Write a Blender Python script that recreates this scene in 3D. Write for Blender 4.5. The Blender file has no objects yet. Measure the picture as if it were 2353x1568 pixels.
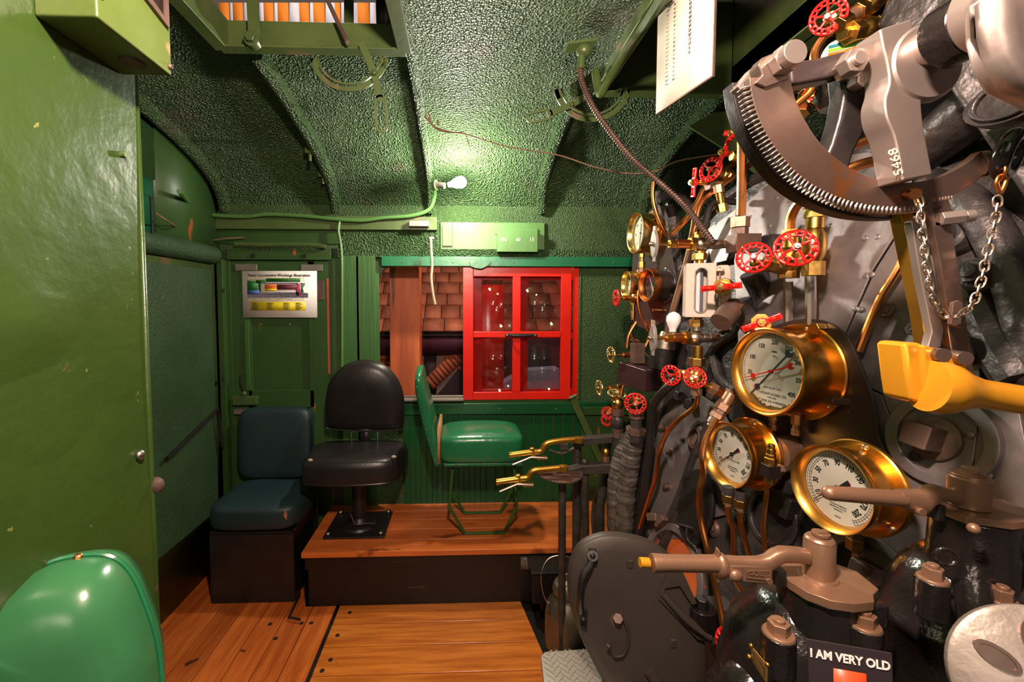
import bpy, bmesh, math, random
from mathutils import Vector as V, Matrix
random.seed(4)
S = bpy.context.scene; COL = S.collection
rad = math.radians; PI = math.pi
# ------------------------------------------------------------------ camera, light, exposure
F, PPX, PPY = 1000.0, 1095.0, 752.0
CAM = V((0, 0, 1.65))
RC = Matrix.Rotation(rad(-2), 3, 'Z') @ Matrix.Rotation(rad(87), 3, 'X')
cd = bpy.data.cameras.new('camera'); cam = bpy.data.objects.new('camera', cd); COL.objects.link(cam)
cam.location = CAM; cam.rotation_euler = RC.to_euler()
cd.sensor_fit = 'HORIZONTAL'; cd.sensor_width = 36; cd.lens = 36 * F / 2353
cd.shift_x = (1176.5 - PPX) / 2353; cd.shift_y = (PPY - 784) / 2353; cd.clip_start = .02
S.camera = cam
S.view_settings.view_transform = 'Standard'; S.view_settings.look = 'None'
S.view_settings.gamma = 1; S.view_settings.use_curve_mapping = False
S.view_settings.exposure = 0.0
w = bpy.data.worlds.new('world'); S.world = w; w.use_nodes = True
w.node_tree.nodes['Background'].inputs[0].default_value = (.8, .62, .5, 1)
w.node_tree.nodes['Background'].inputs[1].default_value = .13
def lamp(name, loc, power, col, r=.04, typ='POINT', aim=None, size=None, spot=None):
    l = bpy.data.lights.new(name, typ); l.energy = power; l.color = col
    if typ in ('POINT', 'SPOT'): l.shadow_soft_size = r
    if size: l.shape = 'RECTANGLE'; l.size, l.size_y = size
    if spot: l.spot_size = rad(spot); l.spot_blend = .5
    o = bpy.data.objects.new(name, l); COL.objects.link(o); o.location = loc
    if aim: o.rotation_euler = (V(aim) - V(loc)).to_track_quat('-Z', 'Y').to_euler()
    return o
WARM = (1, .73, .60)
lamp('ceiling_lamp', (.06, .26, 2.36), 165, WARM, .045)
lamp('wall_bulb_light', (0.0, 2.54, 2.35), 90, (1, .93, .80), .04)
lamp('hall_fill', (-.3, -1.6, 2.2), 48, (1, .80, .66), .35)  # unseen soft fill behind the camera, lifts the shadows
lamp('outside_fill', (.3, 3.4, 2.7), 75, (1, .74, .6), .15)  # added point light to brighten the building outside, no visible fixture
lamp('cloth_fill', (-1.0, 2.6, 4.6), 60, (1, .9, .8), .3)  # added point light for the striped cloth, no visible fixture

def ray(px, py): return RC @ V(((px - PPX) / F, -(py - PPY) / F, -1))
def aY(px, py, y): r = ray(px, py); return CAM + r * (y / r.y)
def aX(px, py, x): r = ray(px, py); return CAM + r * (x / r.x)
def aZ(px, py, z): r = ray(px, py); return CAM + r * ((z - CAM.z) / r.z)
def aP(px, py, p, n): r = ray(px, py); p = V(p); n = V(n); return CAM + r * ((p - CAM).dot(n) / r.dot(n))
# ------------------------------------------------------------------ materials
MATS = {}
def mat(name, col, col2=None, ns=4, metal=0, rough=.5, rough2=None, bump=0, bs=60, coat=0, emit=0,
        wear=None, grain=None, kind='noise', rnd=0, streak=None, rim=None, bdist=.01, spec=.5, det=4):
    m = bpy.data.materials.new(name); m.use_nodes = True; nt = m.node_tree; N = nt.nodes; L = nt.links
    b = N['Principled BSDF']; b.inputs['Metallic'].default_value = metal; b.inputs['Roughness'].default_value = rough
    b.inputs['Specular IOR Level'].default_value = spec
    if coat: b.inputs['Coat Weight'].default_value = coat; b.inputs['Coat Roughness'].default_value = .12
    tc = N.new('ShaderNodeTexCoord'); vec = tc.outputs['Object']
    if grain:
        mp = N.new('ShaderNodeMapping'); mp.inputs['Scale'].default_value = grain; L.new(vec, mp.inputs['Vector'])
        oi = N.new('ShaderNodeObjectInfo'); cb = N.new('ShaderNodeVectorMath'); cb.operation = 'ADD'
        sc = N.new('ShaderNodeMath'); sc.operation = 'MULTIPLY'; sc.inputs[1].default_value = 17
        L.new(oi.outputs['Random'], sc.inputs[0]); L.new(mp.outputs[0], cb.inputs[0]); L.new(sc.outputs[0], cb.inputs[1])
        vec = cb.outputs[0]
    c1 = (*col, 1); out = None
    if col2:
        n = N.new('ShaderNodeTexNoise'); n.inputs['Scale'].default_value = ns; n.inputs['Detail'].default_value = det + 2
        n.inputs['Roughness'].default_value = .62
        L.new(vec, n.inputs['Vector'])
        r = N.new('ShaderNodeValToRGB'); r.color_ramp.elements[0].position = .36; r.color_ramp.elements[1].position = .66
        r.color_ramp.elements[0].color = c1; r.color_ramp.elements[1].color = (*col2, 1)
        L.new(n.outputs['Fac'], r.inputs[0]); out = r.outputs[0]
        if rough2 is not None:
            mr = N.new('ShaderNodeMapRange'); mr.inputs[1].default_value = .3; mr.inputs[2].default_value = .7
            mr.inputs[3].default_value = rough; mr.inputs[4].default_value = rough2
            L.new(n.outputs['Fac'], mr.inputs[0]); L.new(mr.outputs[0], b.inputs['Roughness'])
    for wr in (wear or []):
        wc, sc_, th, wd = wr[:4]
        n = N.new('ShaderNodeTexNoise'); n.inputs['Scale'].default_value = sc_; n.inputs['Detail'].default_value = 6
        src = tc.outputs['Object']
        if len(wr) > 4:
            mp = N.new('ShaderNodeMapping'); mp.inputs['Scale'].default_value = wr[4]; L.new(src, mp.inputs['Vector']); src = mp.outputs[0]
        L.new(src, n.inputs['Vector'])
        mr = N.new('ShaderNodeMapRange'); mr.inputs[1].default_value = th; mr.inputs[2].default_value = th + wd
        L.new(n.outputs['Fac'], mr.inputs[0])
        mx = N.new('ShaderNodeMix'); mx.data_type = 'RGBA'; L.new(mr.outputs[0], mx.inputs[0])
        if out: L.new(out, mx.inputs[6])
        else: mx.inputs[6].default_value = c1
        mx.inputs[7].default_value = (*wc, 1); out = mx.outputs[2]
    if rnd:
        oi = N.new('ShaderNodeObjectInfo'); hv = N.new('ShaderNodeHueSaturation')
        mr = N.new('ShaderNodeMapRange'); mr.inputs[3].default_value = 1 - rnd; mr.inputs[4].default_value = 1 + rnd
        L.new(oi.outputs['Random'], mr.inputs[0]); L.new(mr.outputs[0], hv.inputs['Value'])
        if out: L.new(out, hv.inputs['Color'])
        else: hv.inputs['Color'].default_value = c1
        out = hv.outputs[0]
    if out: L.new(out, b.inputs['Base Color'])
    else: b.inputs['Base Color'].default_value = c1
    if bump:
        if kind == 'voronoi':
            n = N.new('ShaderNodeTexVoronoi'); n.inputs['Scale'].default_value = bs; f = n.outputs['Distance']
            nn = N.new('ShaderNodeTexNoise'); nn.inputs['Scale'].default_value = bs * .7; nn.inputs['Detail'].default_value = 3
            L.new(tc.outputs['Object'], nn.inputs['Vector']); L.new(tc.outputs['Object'], n.inputs['Vector'])
            a = N.new('ShaderNodeMath'); a.operation = 'ADD'; L.new(f, a.inputs[0]); L.new(nn.outputs['Fac'], a.inputs[1]); f = a.outputs[0]
        else:
            n = N.new('ShaderNodeTexNoise'); n.inputs['Scale'].default_value = bs; n.inputs['Detail'].default_value = det; f = n.outputs['Fac']
            L.new(vec, n.inputs['Vector'])
        bp = N.new('ShaderNodeBump'); bp.inputs['Strength'].default_value = bump; bp.inputs['Distance'].default_value = bdist
        L.new(f, bp.inputs['Height']); L.new(bp.outputs[0], b.inputs['Normal'])
        if coat: L.new(bp.outputs[0], b.inputs['Coat Normal'])
    if emit:
        b.inputs['Emission Strength'].default_value = emit
        if out: L.new(out, b.inputs['Emission Color'])
        else: b.inputs['Emission Color'].default_value = c1
    MATS[name] = m; return m
def glassmat(name, col=(.9, .95, .95), rough=.03, alpha=None):
    m = bpy.data.materials.new(name); m.use_nodes = True; nt = m.node_tree
    b = nt.nodes['Principled BSDF']; b.inputs['Base Color'].default_value = (*col, 1); b.inputs['Roughness'].default_value = rough
    t = nt.nodes.new('ShaderNodeBsdfTransparent'); mx = nt.nodes.new('ShaderNodeMixShader')
    lw = nt.nodes.new('ShaderNodeLayerWeight'); lw.inputs[0].default_value = .5
    pw = nt.nodes.new('ShaderNodeMath'); pw.operation = 'POWER'; pw.inputs[1].default_value = 4; nt.links.new(lw.outputs['Facing'], pw.inputs[0])
    fr = nt.nodes.new('ShaderNodeMapRange'); fr.inputs[3].default_value = .05; fr.inputs[4].default_value = .8; nt.links.new(pw.outputs[0], fr.inputs[0])
    g = nt.nodes.new('ShaderNodeBsdfGlossy'); g.inputs['Roughness'].default_value = rough
    t.inputs[0].default_value = (*col, 1)
    nt.links.new(fr.outputs[0], mx.inputs[0]); nt.links.new(t.outputs[0], mx.inputs[1]); nt.links.new(g.outputs[0], mx.inputs[2])
    nt.links.new(mx.outputs[0], nt.nodes['Material Output'].inputs[0])
    MATS[name] = m; return m
CHIP = ((.28, .16, .05), 14, .69, .03)
mat('cork_green', (.040, .082, .028), (.070, .130, .050), ns=3, rough=.27, bump=1.0, bs=105, kind='voronoi', bdist=.022, wear=[((.10, .085, .05), 3.2, .62, .16)])
mat('cork_wall', (.028, .065, .014), (.042, .088, .022), ns=3, rough=.45, bump=.7, bs=150, kind='voronoi', bdist=.009)
mat('olive_green', (.075, .115, .030), (.050, .085, .024), ns=6, rough=.38, bump=.12, bs=30, wear=[((.16, .11, .06), 5, .63, .06)])
mat('light_green', (.085, .205, .055), (.070, .17, .045), ns=5, rough=.33, bump=.08, bs=25)
mat('teal_green', (.010, .125, .052), (.012, .15, .06), ns=5, rough=.30, bump=.10, bs=20)
mat('deep_green', (.004, .060, .016), (.005, .075, .02), ns=5, rough=.33, bump=.08, bs=20, wear=[((.30, .42, .20), 30, .74, .02, (1, 1, .2))])
mat('door_green', (.022, .062, .012), (.030, .078, .018), ns=3, rough=.42, bump=.10, bs=25, wear=[((.30, .09, .03), 11, .665, .03, (1, 1, .25))])
mat('board_green', (.035, .105, .024), (.046, .13, .03), ns=3, rough=.4, grain=(9, 9, .7), bump=.18, bs=9)
mat('locker_green', (.034, .068, .012), (.022, .050, .008), ns=2.2, rough=.26, rough2=.36, bump=.35, bs=26, bdist=.006, wear=[((.20, .22, .06), 34, .69, .03), ((.13, .09, .03), 9, .72, .02), ((.08, .06, .03), 26, .71, .02)])
mat('box_green', (.10, .15, .035), (.08, .12, .025), ns=7, rough=.36, bump=.12, bs=40, wear=[((.26, .20, .10), 11, .66, .05)])
mat('partition_green', (.026, .058, .026), (.040, .080, .036), ns=3, rough=.40, bump=.4, bs=70, kind='voronoi', bdist=.006)
mat('red_paint', (.62, .010, .004), (.70, .018, .008), ns=3, rough=.27, bump=.06, bs=14)
mat('red_enamel', (.62, .012, .010), rough=.18, coat=.6, bump=.25, bs=60, bdist=.004)
mat('timber', (.26, .045, .012), (.55, .12, .030), ns=1.6, rough=.55, grain=(5, 5, .55), bump=.35, bs=5, wear=[((.11, .03, .01), 6, .62, .06, (3, 3, .25))])
mat('floor_wood', (.46, .115, .016), (.78, .25, .038), ns=2.2, rough=.24, grain=(1.1, 14, 8), bump=.10, bs=3, rnd=.16, wear=[((.13, .03, .008), 10, .70, .02)])
mat('floor_wood_y', (.36, .075, .014), (.60, .16, .03), ns=2.2, rough=.26, grain=(14, 1.1, 8), bump=.12, bs=3, rnd=.2, wear=[((.10, .025, .008), 10, .69, .03)])
mat('platform_wood', (.44, .095, .018), (.62, .165, .032), ns=2.0, rough=.28, grain=(.9, 9, 6), bump=.08, bs=3, rnd=.08, wear=[((.17, .04, .012), 4, .63, .05, (1, 3, 1))])
mat('groove_dark', (.012, .008, .006), rough=.8)
mat('black_step', (.004, .0035, .003), (.010, .008, .007), ns=4, rough=.42, bump=.1, bs=30, wear=[((.10, .07, .05), 7, .70, .05, (.4, 1, 2))])
mat('worn_edge', (.04, .035, .03), (.26, .22, .19), ns=9, rough=.5, bump=.2, bs=40)
mat('black_plate', (.012, .011, .010), (.03, .026, .022), ns=8, rough=.5, bump=.2, bs=60, wear=[((.2, .17, .14), 22, .72, .03)])
mat('black_leather', (.012, .010, .010), (.018, .015, .014), ns=6, rough=.34, bump=.22, bs=120, bdist=.004)
mat('leather_wear', (.45, .36, .28), rough=.7)
mat('green_leather', (.018, .170, .068), (.012, .13, .052), ns=5, rough=.24, bump=.22, bs=16, bdist=.01)
mat('green_leather_big', (.035, .155, .058), (.026, .125, .045), ns=4, rough=.27, bump=.2, bs=9, bdist=.012)
mat('blue_leather', (.008, .024, .029), (.012, .032, .036), ns=4, rough=.5, bump=.15, bs=120, bdist=.003)
mat('brown_foam', (.32, .15, .05), (.42, .22, .09), ns=30, rough=.9, bump=.4, bs=90)
mat('green_tube', (.03, .10, .02), rough=.3)
mat('steel', (.42, .38, .35), (.30, .26, .24), ns=12, metal=1, rough=.34, rough2=.5)
mat('bright_steel', (.62, .56, .52), (.50, .44, .41), ns=5, metal=1, rough=.26, rough2=.38)
mat('grey_metal', (.30, .28, .25), (.20, .18, .16), ns=20, metal=.4, rough=.5)
mat('plated_strip', (.22, .20, .17), (.16, .14, .12), ns=20, metal=.3, rough=.45)
mat('brass', (.80, .50, .14), (.62, .35, .09), ns=14, metal=1, rough=.22, rough2=.34, bump=.1, bs=50, bdist=.003)
mat('gauge_brass', (.86, .47, .10), (.72, .36, .07), ns=5, metal=1, rough=.24, rough2=.33, bump=.03, bs=12)
mat('pale_brass', (.80, .62, .24), rough=.25, metal=1)
mat('copper', (.86, .36, .13), (.70, .25, .07), ns=9, metal=1, rough=.22, rough2=.36, wear=[((.40, .16, .07), 60, .72, .08)])
mat('bronze_paint', (.33, .19, .12), (.28, .155, .095), ns=8, metal=.55, rough=.36, bump=.06, bs=60)
mat('nickel', (.50, .43, .36), (.36, .30, .25), ns=30, metal=1, rough=.38, bump=.2, bs=90, bdist=.003)
mat('gold_paint', (.72, .33, .022), (.66, .29, .018), ns=5, metal=.35, rough=.28)
mat('gold_handle', (.66, .36, .05), (.50, .25, .035), ns=10, metal=.85, rough=.28)
mat('boiler_black', (.020, .018, .018), (.065, .056, .056), ns=6, rough=.34, rough2=.52, bump=.45, bs=18, bdist=.025, wear=[((.13, .11, .105), 18, .66, .08)], metal=.25)
mat('jacket_grey', (.15, .128, .130), (.27, .235, .235), ns=5, metal=.55, rough=.42, rough2=.55, bump=.35, bs=9, bdist=.015, wear=[((.22, .19, .185), 12, .66, .06)])
mat('jacket_light', (.22, .20, .195), (.30, .27, .26), ns=4, metal=.5, rough=.5)
mat('black_enamel', (.009, .007, .007), (.014, .011, .011), ns=5, rough=.20, bump=.30, bs=110, bdist=.004, coat=.35)
mat('satin_black', (.010, .008, .008), (.018, .015, .014), ns=8, rough=.38, bump=.15, bs=40, wear=[((.2, .17, .15), 60, .76, .02)])
mat('plate_black', (.030, .021, .021), (.045, .032, .031), ns=5, rough=.32, bump=.12, bs=60, bdist=.004, wear=[((.28, .22, .2), 70, .74, .02)])
mat('fire_door', (.055, .043, .036), (.080, .064, .054), ns=3, rough=.5, metal=.3, bump=.12, bs=20, wear=[((.25, .2, .16), 26, .74, .02)])
mat('iron_rod', (.035, .033, .028), (.07, .062, .052), ns=14, rough=.5, metal=.4, bump=.25, bs=60)
mat('wrapped_hose', (.05, .043, .038), (.13, .115, .10), ns=20, rough=.45, bump=.6, bs=50)
mat('rusty_iron', (.10, .06, .045), (.17, .11, .09), ns=9, rough=.5, metal=.45, bump=.2, bs=40, wear=[((.25, .09, .03), 7, .6, .1)])
mat('quadrant_steel', (.36, .27, .23), (.22, .13, .10), ns=4.5, metal=.9, rough=.28, rough2=.42, bump=.05, bs=30, wear=[((.34, .13, .04), 9, .63, .05)])
mat('lever_steel', (.55, .46, .42), (.44, .36, .33), ns=4, metal=.85, rough=.30, rough2=.42, bump=.05, bs=40)
mat('grey_cast', (.36, .31, .27), (.26, .22, .19), ns=7, metal=.5, rough=.42, bump=.2, bs=40)
mat('white_enamel', (.68, .58, .50), (.60, .50, .43), ns=18, rough=.33, bump=.05, bs=40)
mat('pewter', (.40, .37, .34), (.32, .29, .27), ns=30, metal=.5, rough=.42)
mat('dial_white', (.66, .60, .52), (.56, .50, .42), ns=9, rough=.5)
mat('dial_cream', (.72, .64, .52), rough=.5)
mat('dial_black', (.03, .025, .028), rough=.4)
mat('ink', (.012, .012, .014), rough=.5)
mat('red_ink', (.55, .03, .02), rough=.5)
mat('grime', (.20, .11, .02), (.06, .03, .01), ns=40, rough=.7)
mat('paper', (.80, .76, .72), rough=.6)
mat('paper_cream', (.86, .74, .60), rough=.6)
mat('bulb_white', (.85, .85, .9), rough=.15)
mat('bulb_lit', (1, .93, .80), emit=60)
mat('socket', (.12, .10, .08), rough=.4, metal=.5)
mat('orange_cloth', (.95, .26, .015), rough=.8); mat('white_cloth', (.85, .80, .85), (.7, .66, .8), ns=4, rough=.8)
mat('brick_red', (.32, .07, .028), (.42, .11, .045), ns=8, rough=.8, rnd=.2, bump=.3, bs=40)
mat('mortar', (.26, .18, .15), rough=.9)
mat('shingle_brown', (.34, .095, .045), (.46, .15, .075), ns=8, rough=.75, rnd=.22)
mat('purple_wall', (.060, .008, .020), (.08, .012, .026), ns=3, rough=.6)
mat('box_purple', (.045, .016, .020), (.03, .014, .016), ns=8, rough=.3)
mat('dark_wall', (.025, .012, .016), rough=.7)
mat('white_block', (.42, .45, .58), rough=.5)
mat('dark_glass', (.03, .025, .02), rough=.15)
mat('sign_black', (.030, .022, .026), rough=.4)
mat('sign_orange', (.90, .085, .025), rough=.4)
mat('sign_white', (.85, .82, .8), rough=.5)
mat('milk_can', (.20, .17, .12), (.13, .11, .08), ns=9, metal=.7, rough=.38, bump=.1, bs=15)
mat('tread_plate', (.50, .45, .40), (.40, .36, .32), ns=5, metal=.75, rough=.35)
mat('fire_glow', (.35, .06, .015), (.55, .12, .02), ns=4, rough=.7)  # fire glow put into the base colour, nothing is emitted
mat('cord_brown', (.20, .11, .07), rough=.7)
mat('cord_cream', (.45, .38, .26), rough=.6)
mat('chrome_chain', (.62, .52, .44), metal=1, rough=.3)
mat('poster_green', (.02, .16, .03), rough=.5); mat('poster_orange', (.75, .16, .02), rough=.5); mat('poster_maroon', (.17, .03, .05), rough=.5)
mat('poster_grey', (.16, .15, .19), rough=.5); mat('poster_yellow', (.75, .60, .02), rough=.5); mat('poster_blue', (.06, .12, .35), rough=.5); mat('poster_pink', (.6, .12, .25), rough=.5)
mat('stripe_blue', (.02, .2, .25), rough=.4); mat('stripe_lime', (.2, .75, .03), rough=.4)
glassmat('clear_glass'); glassmat('pane_glass', (.80, .80, .82), .02)
# ------------------------------------------------------------------ geometry helpers
def frame(axis, up=None):
    z = V(axis).normalized(); u = V(up) if up is not None else (V((0, 0, 1)) if abs(z.z) < .9 else V((1, 0, 0)))
    x = u.cross(z).normalized(); y = z.cross(x); return x, y, z
def mframe(o, axis, up=None):
    x, y, z = frame(axis, up)
    return Matrix(((x.x, y.x, z.x, o[0]), (x.y, y.y, z.y, o[1]), (x.z, y.z, z.z, o[2]), (0, 0, 0, 1)))
def catmull(pts, n=6, closed=False):
    pts = [V(p) for p in pts]; out = []; N = len(pts)
    if N < 3: return pts
    for i in range(N if closed else N - 1):
        p1, p2 = pts[i], pts[(i + 1) % N]
        p0 = pts[(i - 1) % N] if closed or i > 0 else p1 * 2 - p2
        p3 = pts[(i + 2) % N] if closed or i + 2 < N else p2 * 2 - p1
        for k in range(n):
            t = k / n
            out.append(.5 * ((2 * p1) + (p2 - p0) * t + (2 * p0 - 5 * p1 + 4 * p2 - p3) * t * t + (3 * p1 - p0 - 3 * p2 + p3) * t ** 3))
    if not closed: out.append(pts[-1])
    return out
class B:
    def __init__(s): s.bm = bmesh.new()
    def loop(s, pts): return [s.bm.verts.new(p) for p in pts]
    def skin(s, loops, closed=False, cap=True):
        n = len(loops)
        for i in range(n if closed else n - 1):
            a, b = loops[i], loops[(i + 1) % n]; m = len(a)
            for j in range(m): s.bm.faces.new((a[j], a[(j + 1) % m], b[(j + 1) % m], b[j]))
        if cap and not closed:
            s.bm.faces.new(loops[0][::-1]); s.bm.faces.new(loops[-1])
        return s
    def box(s, c, size, rot=None):
        c = V(c); h = [x / 2 for x in size]; vs = []
        for z in (-1, 1):
            l = []
            for x, y in ((-1, -1), (1, -1), (1, 1), (-1, 1)):
                p = V((x * h[0], y * h[1], z * h[2]))
                if rot is not None: p = rot @ p
                l.append(c + p)
            vs.append(s.loop(l))
        return s.skin(vs)
    def bb(s, x0, x1, y0, y1, z0, z1): return s.box(((x0 + x1) / 2, (y0 + y1) / 2, (z0 + z1) / 2), (abs(x1 - x0), abs(y1 - y0), abs(z1 - z0)))
    def lathe(s, prof, p0=(0, 0, 0), axis=(0, 0, 1), seg=24, closed=False):
        x, y, z = frame(axis); p0 = V(p0); ls = []
        for t, r in prof:
            r = max(r, 1e-5)
            ls.append(s.loop([p0 + z * t + (x * math.cos(2 * PI * k / seg) + y * math.sin(2 * PI * k / seg)) * r for k in range(seg)]))
        return s.skin(ls, closed, not closed)
    def cyl(s, p0, p1, r0, r1=None, seg=20):
        d = V(p1) - V(p0); return s.lathe([(0, r0), (d.length, r0 if r1 is None else r1)], p0, d, seg)
    def nut(s, p0, p1, r, rd=None): return s.cyl(p0, p1, r, rd, 6)
    def tube(s, pts, r, seg=10, n=6, closed=False, smooth=True, flat=1):
        P = catmull(pts, n, closed) if smooth else [V(p) for p in pts]
        N = len(P); ls = []; up = None
        for i, p in enumerate(P):
            a = P[(i - 1) % N] if closed or i else P[0]; b = P[(i + 1) % N] if closed or i < N - 1 else P[-1]
            t = (b - a).normalized()
            if up is None: x, y, _ = frame(t)
            else:
                x = (up - t * up.dot(t)).normalized(); y = t.cross(x)
            up = x
            rr = r(i / (N - 1)) if callable(r) else r
            ls.append(s.loop([p + (x * math.cos(2 * PI * k / seg) + y * flat * math.sin(2 * PI * k / seg)) * rr for k in range(seg)]))
        return s.skin(ls, closed)
    def prism(s, pts, d):
        d = V(d); a = s.loop(pts); b = s.loop([V(p) + d for p in pts]); return s.skin([a, b])
    def ring(s, out, inn, d):
        d = V(d); L = [s.loop(out), s.loop([V(p) + d for p in out]), s.loop([V(p) + d for p in inn]), s.loop(inn)]
        return s.skin(L, True)
    def torus(s, c, axis, R, r, n=32, seg=10):
        x, y, z = frame(axis); c = V(c)
        return s.tube([c + (x * math.cos(2 * PI * k / n) + y * math.sin(2 * PI * k / n)) * R for k in range(n)], r, seg, closed=True, smooth=False)
    def ball(s, c, r, sc=(1, 1, 1), rot=None):
        m = Matrix.Translation(V(c)) @ (rot.to_4x4() if rot is not None else Matrix.Identity(4)) @ Matrix.Diagonal((*[r * k for k in sc], 1))
        bmesh.ops.create_uvsphere(s.bm, u_segments=16, v_segments=10, radius=1, matrix=m); return s
    def cushion(s, c, size, rot=None, p=3.2, n=20, seg=28, crown=0):
        # superellipsoid pad
        c = V(c); hx, hy, hz = [k / 2 for k in size]; ls = []
        f = lambda v, e: math.copysign(abs(v) ** e, v)
        for i in range(1, n):
            v = -PI / 2 + PI * i / n; l = []
            for j in range(seg):
                u = 2 * PI * j / seg
                q = V((hx * f(math.cos(v), 2 / p) * f(math.cos(u), 2 / p), hy * f(math.cos(v), 2 / p) * f(math.sin(u), 2 / p), hz * f(math.sin(v), 2 / p)))
                if crown and q.z > 0: q.z += crown * (1 - (q.x / hx) ** 2) * (1 - (q.y / hy) ** 2)
                if rot is not None: q = rot @ q
                l.append(c + q)
            ls.append(s.loop(l))
        return s.skin(ls)
    def add(s, name, m, parent=None, bevel=0, label=None, kind=None, ang=35, seg=2):
        bm = s.bm; bmesh.ops.recalc_face_normals(bm, faces=bm.faces); bm.normal_update()
        for e in bm.edges:
            if len(e.link_faces) == 2 and e.calc_face_angle(0) > rad(ang): e.smooth = False
        me = bpy.data.meshes.new(name)
        if parent is not None:
            r = parent
            while r.parent: r = r.parent
            bm.transform(Matrix.LocRotScale(r.location, r.rotation_euler, r.scale).inverted())
        bm.to_mesh(me); bm.free()
        for p in me.polygons: p.use_smooth = True
        me.materials.append(MATS[m] if isinstance(m, str) else m)
        o = bpy.data.objects.new(name, me); COL.objects.link(o); o.parent = parent
        if bevel:
            b = o.modifiers.new('b', 'BEVEL'); b.width = bevel; b.segments = seg; b.limit_method = 'ANGLE'; b.angle_limit = rad(40); b.harden_normals = True
        if label: o['label'] = label
        if kind: o['kind'] = kind
        return o
def thing(name, label, cat, loc=(0, 0, 0), group=None):
    o = bpy.data.objects.new(name, None); COL.objects.link(o); o.location = loc; o.empty_display_size = .05
    o['label'] = label; o['category'] = cat
    if group: o['group'] = group
    return o
def tag(o, label, cat, group=None):
    # put the origin of a single-mesh thing on its own middle
    me = o.data; c = sum((v.co for v in me.vertices), V()) / max(1, len(me.vertices))
    me.transform(Matrix.Translation(-c)); o.location = c
    o['label'] = label; o['category'] = cat
    if group: o['group'] = group
    return o
def copy_tree(o, parent=None):
    c = o.copy(); COL.objects.link(c); c.parent = parent
    for ch in [x for x in bpy.data.objects if x.parent == o]: copy_tree(ch, c)
    return c
def text(s, size, mtx, m, parent, name='lettering', th=.0006, align='CENTER', bold=0, sx=1):
    cu = bpy.data.curves.new('t', 'FONT'); cu.body = s; cu.size = size; cu.align_x = align; cu.align_y = 'CENTER'
    cu.extrude = th / 2; cu.offset = bold; cu.resolution_u = 3
    o = bpy.data.objects.new('t', cu); COL.objects.link(o)
    bpy.context.view_layer.update()
    me = bpy.data.meshes.new_from_object(o.evaluated_get(bpy.context.evaluated_depsgraph_get()))
    bpy.data.objects.remove(o); bpy.data.curves.remove(cu)
    me.name = name; me.transform(mtx @ Matrix.Diagonal((sx, 1, 1, 1)))
    if parent is not None:
        r = parent
        while r.parent: r = r.parent
        me.transform(Matrix.LocRotScale(r.location, r.rotation_euler, r.scale).inverted())
    me.materials.clear(); me.materials.append(MATS[m])
    t = bpy.data.objects.new(name, me); COL.objects.link(t); t.parent = parent
    return t
def join_into(objs):
    # several printed words become one part
    a = objs[0]; bm = bmesh.new(); bm.from_mesh(a.data)
    for o in objs[1:]:
        bm.from_mesh(o.data); bpy.data.objects.remove(o)
    bm.to_mesh(a.data); bm.free(); return a
# ------------------------------------------------------------------ ROOM SHELL
YW = 2.87            # inner face of the far side wall
def st(o): o['kind'] = 'structure'; return o
# floor: black base plate, then planks
fl = st(B().bb(-1.7, 1.6, -.6, 3.0, -.06, -.012).add('floor', 'black_plate'))
for i in range(9):   # planks running away from the camera
    x1 = -.688 - i * .125
    B().bb(x1 - .121, x1 - .0, .2, 2.86, -.012, 0).add('plank', 'floor_wood_y', fl, bevel=.003)
ys = [2.335, 2.185, 2.035, 1.87, 1.70, 1.53, 1.36, 1.19, 1.02]
for i in range(len(ys) - 1):
    y1, y0 = ys[i], ys[i + 1] + .004
    x1a = .325 + max(0, (2.335 - y1)) * .16; x1b = .325 + (2.335 - y0) * .16
    B().prism([(-.668, y0, -.012), (x1b, y0, -.012), (x1a, y1, -.012), (-.668, y1, -.012)], (0, 0, .012)).add('plank', 'floor_wood', fl, bevel=.003)
for (px, py) in ((1000, 0),): pass
sc = B()
for x, y in ((-.60, 2.27), (-.62, 2.11), (-.61, 1.96), (-.63, 1.9), (-.78, 2.2), (-.83, 2.2), (-.92, 2.1), (-.99, 2.2)):
    sc.cyl((x, y, -.001), (x, y, .0012), .011, seg=12)
sc.add('screw_head', 'groove_dark', fl, kind='stuff')
# far side wall in pieces round the window opening
WX0, WX1, WZ0, WZ1 = aY(868, 700, YW).x, aY(1330, 700, YW).x, aY(1100, 921, YW).z, aY(1000, 612, YW).z
wb_ = B(); xs_ = [-1.62 + k * (WX0 + 1.62) / 6 for k in range(6)] + [WX0 + k * (WX1 - WX0) / 7 for k in range(7)] + [WX1 + k * (1.95 - WX1) / 6 for k in range(7)]
zs_ = [k * WZ0 / 5 for k in range(5)] + [WZ0 + k * (WZ1 - WZ0) / 4 for k in range(4)] + [WZ1, WZ1 + .13, WZ1 + .26, 2.3]
for y_ in (YW, YW + .05):
    vg = {}
    for i_ in range(len(xs_) - 1):
        for j_ in range(len(zs_) - 1):
            if WX0 - .01 < xs_[i_] < WX1 - .01 and WZ0 - .01 < zs_[j_] < WZ1 - .01: continue
            q_ = []
            for a_, c_ in ((i_, j_), (i_ + 1, j_), (i_ + 1, j_ + 1), (i_, j_ + 1)):
                if (a_, c_) not in vg: vg[(a_, c_)] = wb_.bm.verts.new((xs_[a_], y_, zs_[c_]))
                q_.append(vg[(a_, c_)])
            wb_.bm.faces.new(q_)
wb_.ring([(WX0, YW, WZ0), (WX1, YW, WZ0), (WX1, YW, WZ1), (WX0, YW, WZ1)], [(WX0 + .002, YW, WZ0 + .002), (WX1 - .002, YW, WZ0 + .002), (WX1 - .002, YW, WZ1 - .002), (WX0 + .002, YW, WZ1 - .002)], (0, .05, 0))
wall = st(wb_.add('wall_far', 'cork_wall'))
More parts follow.
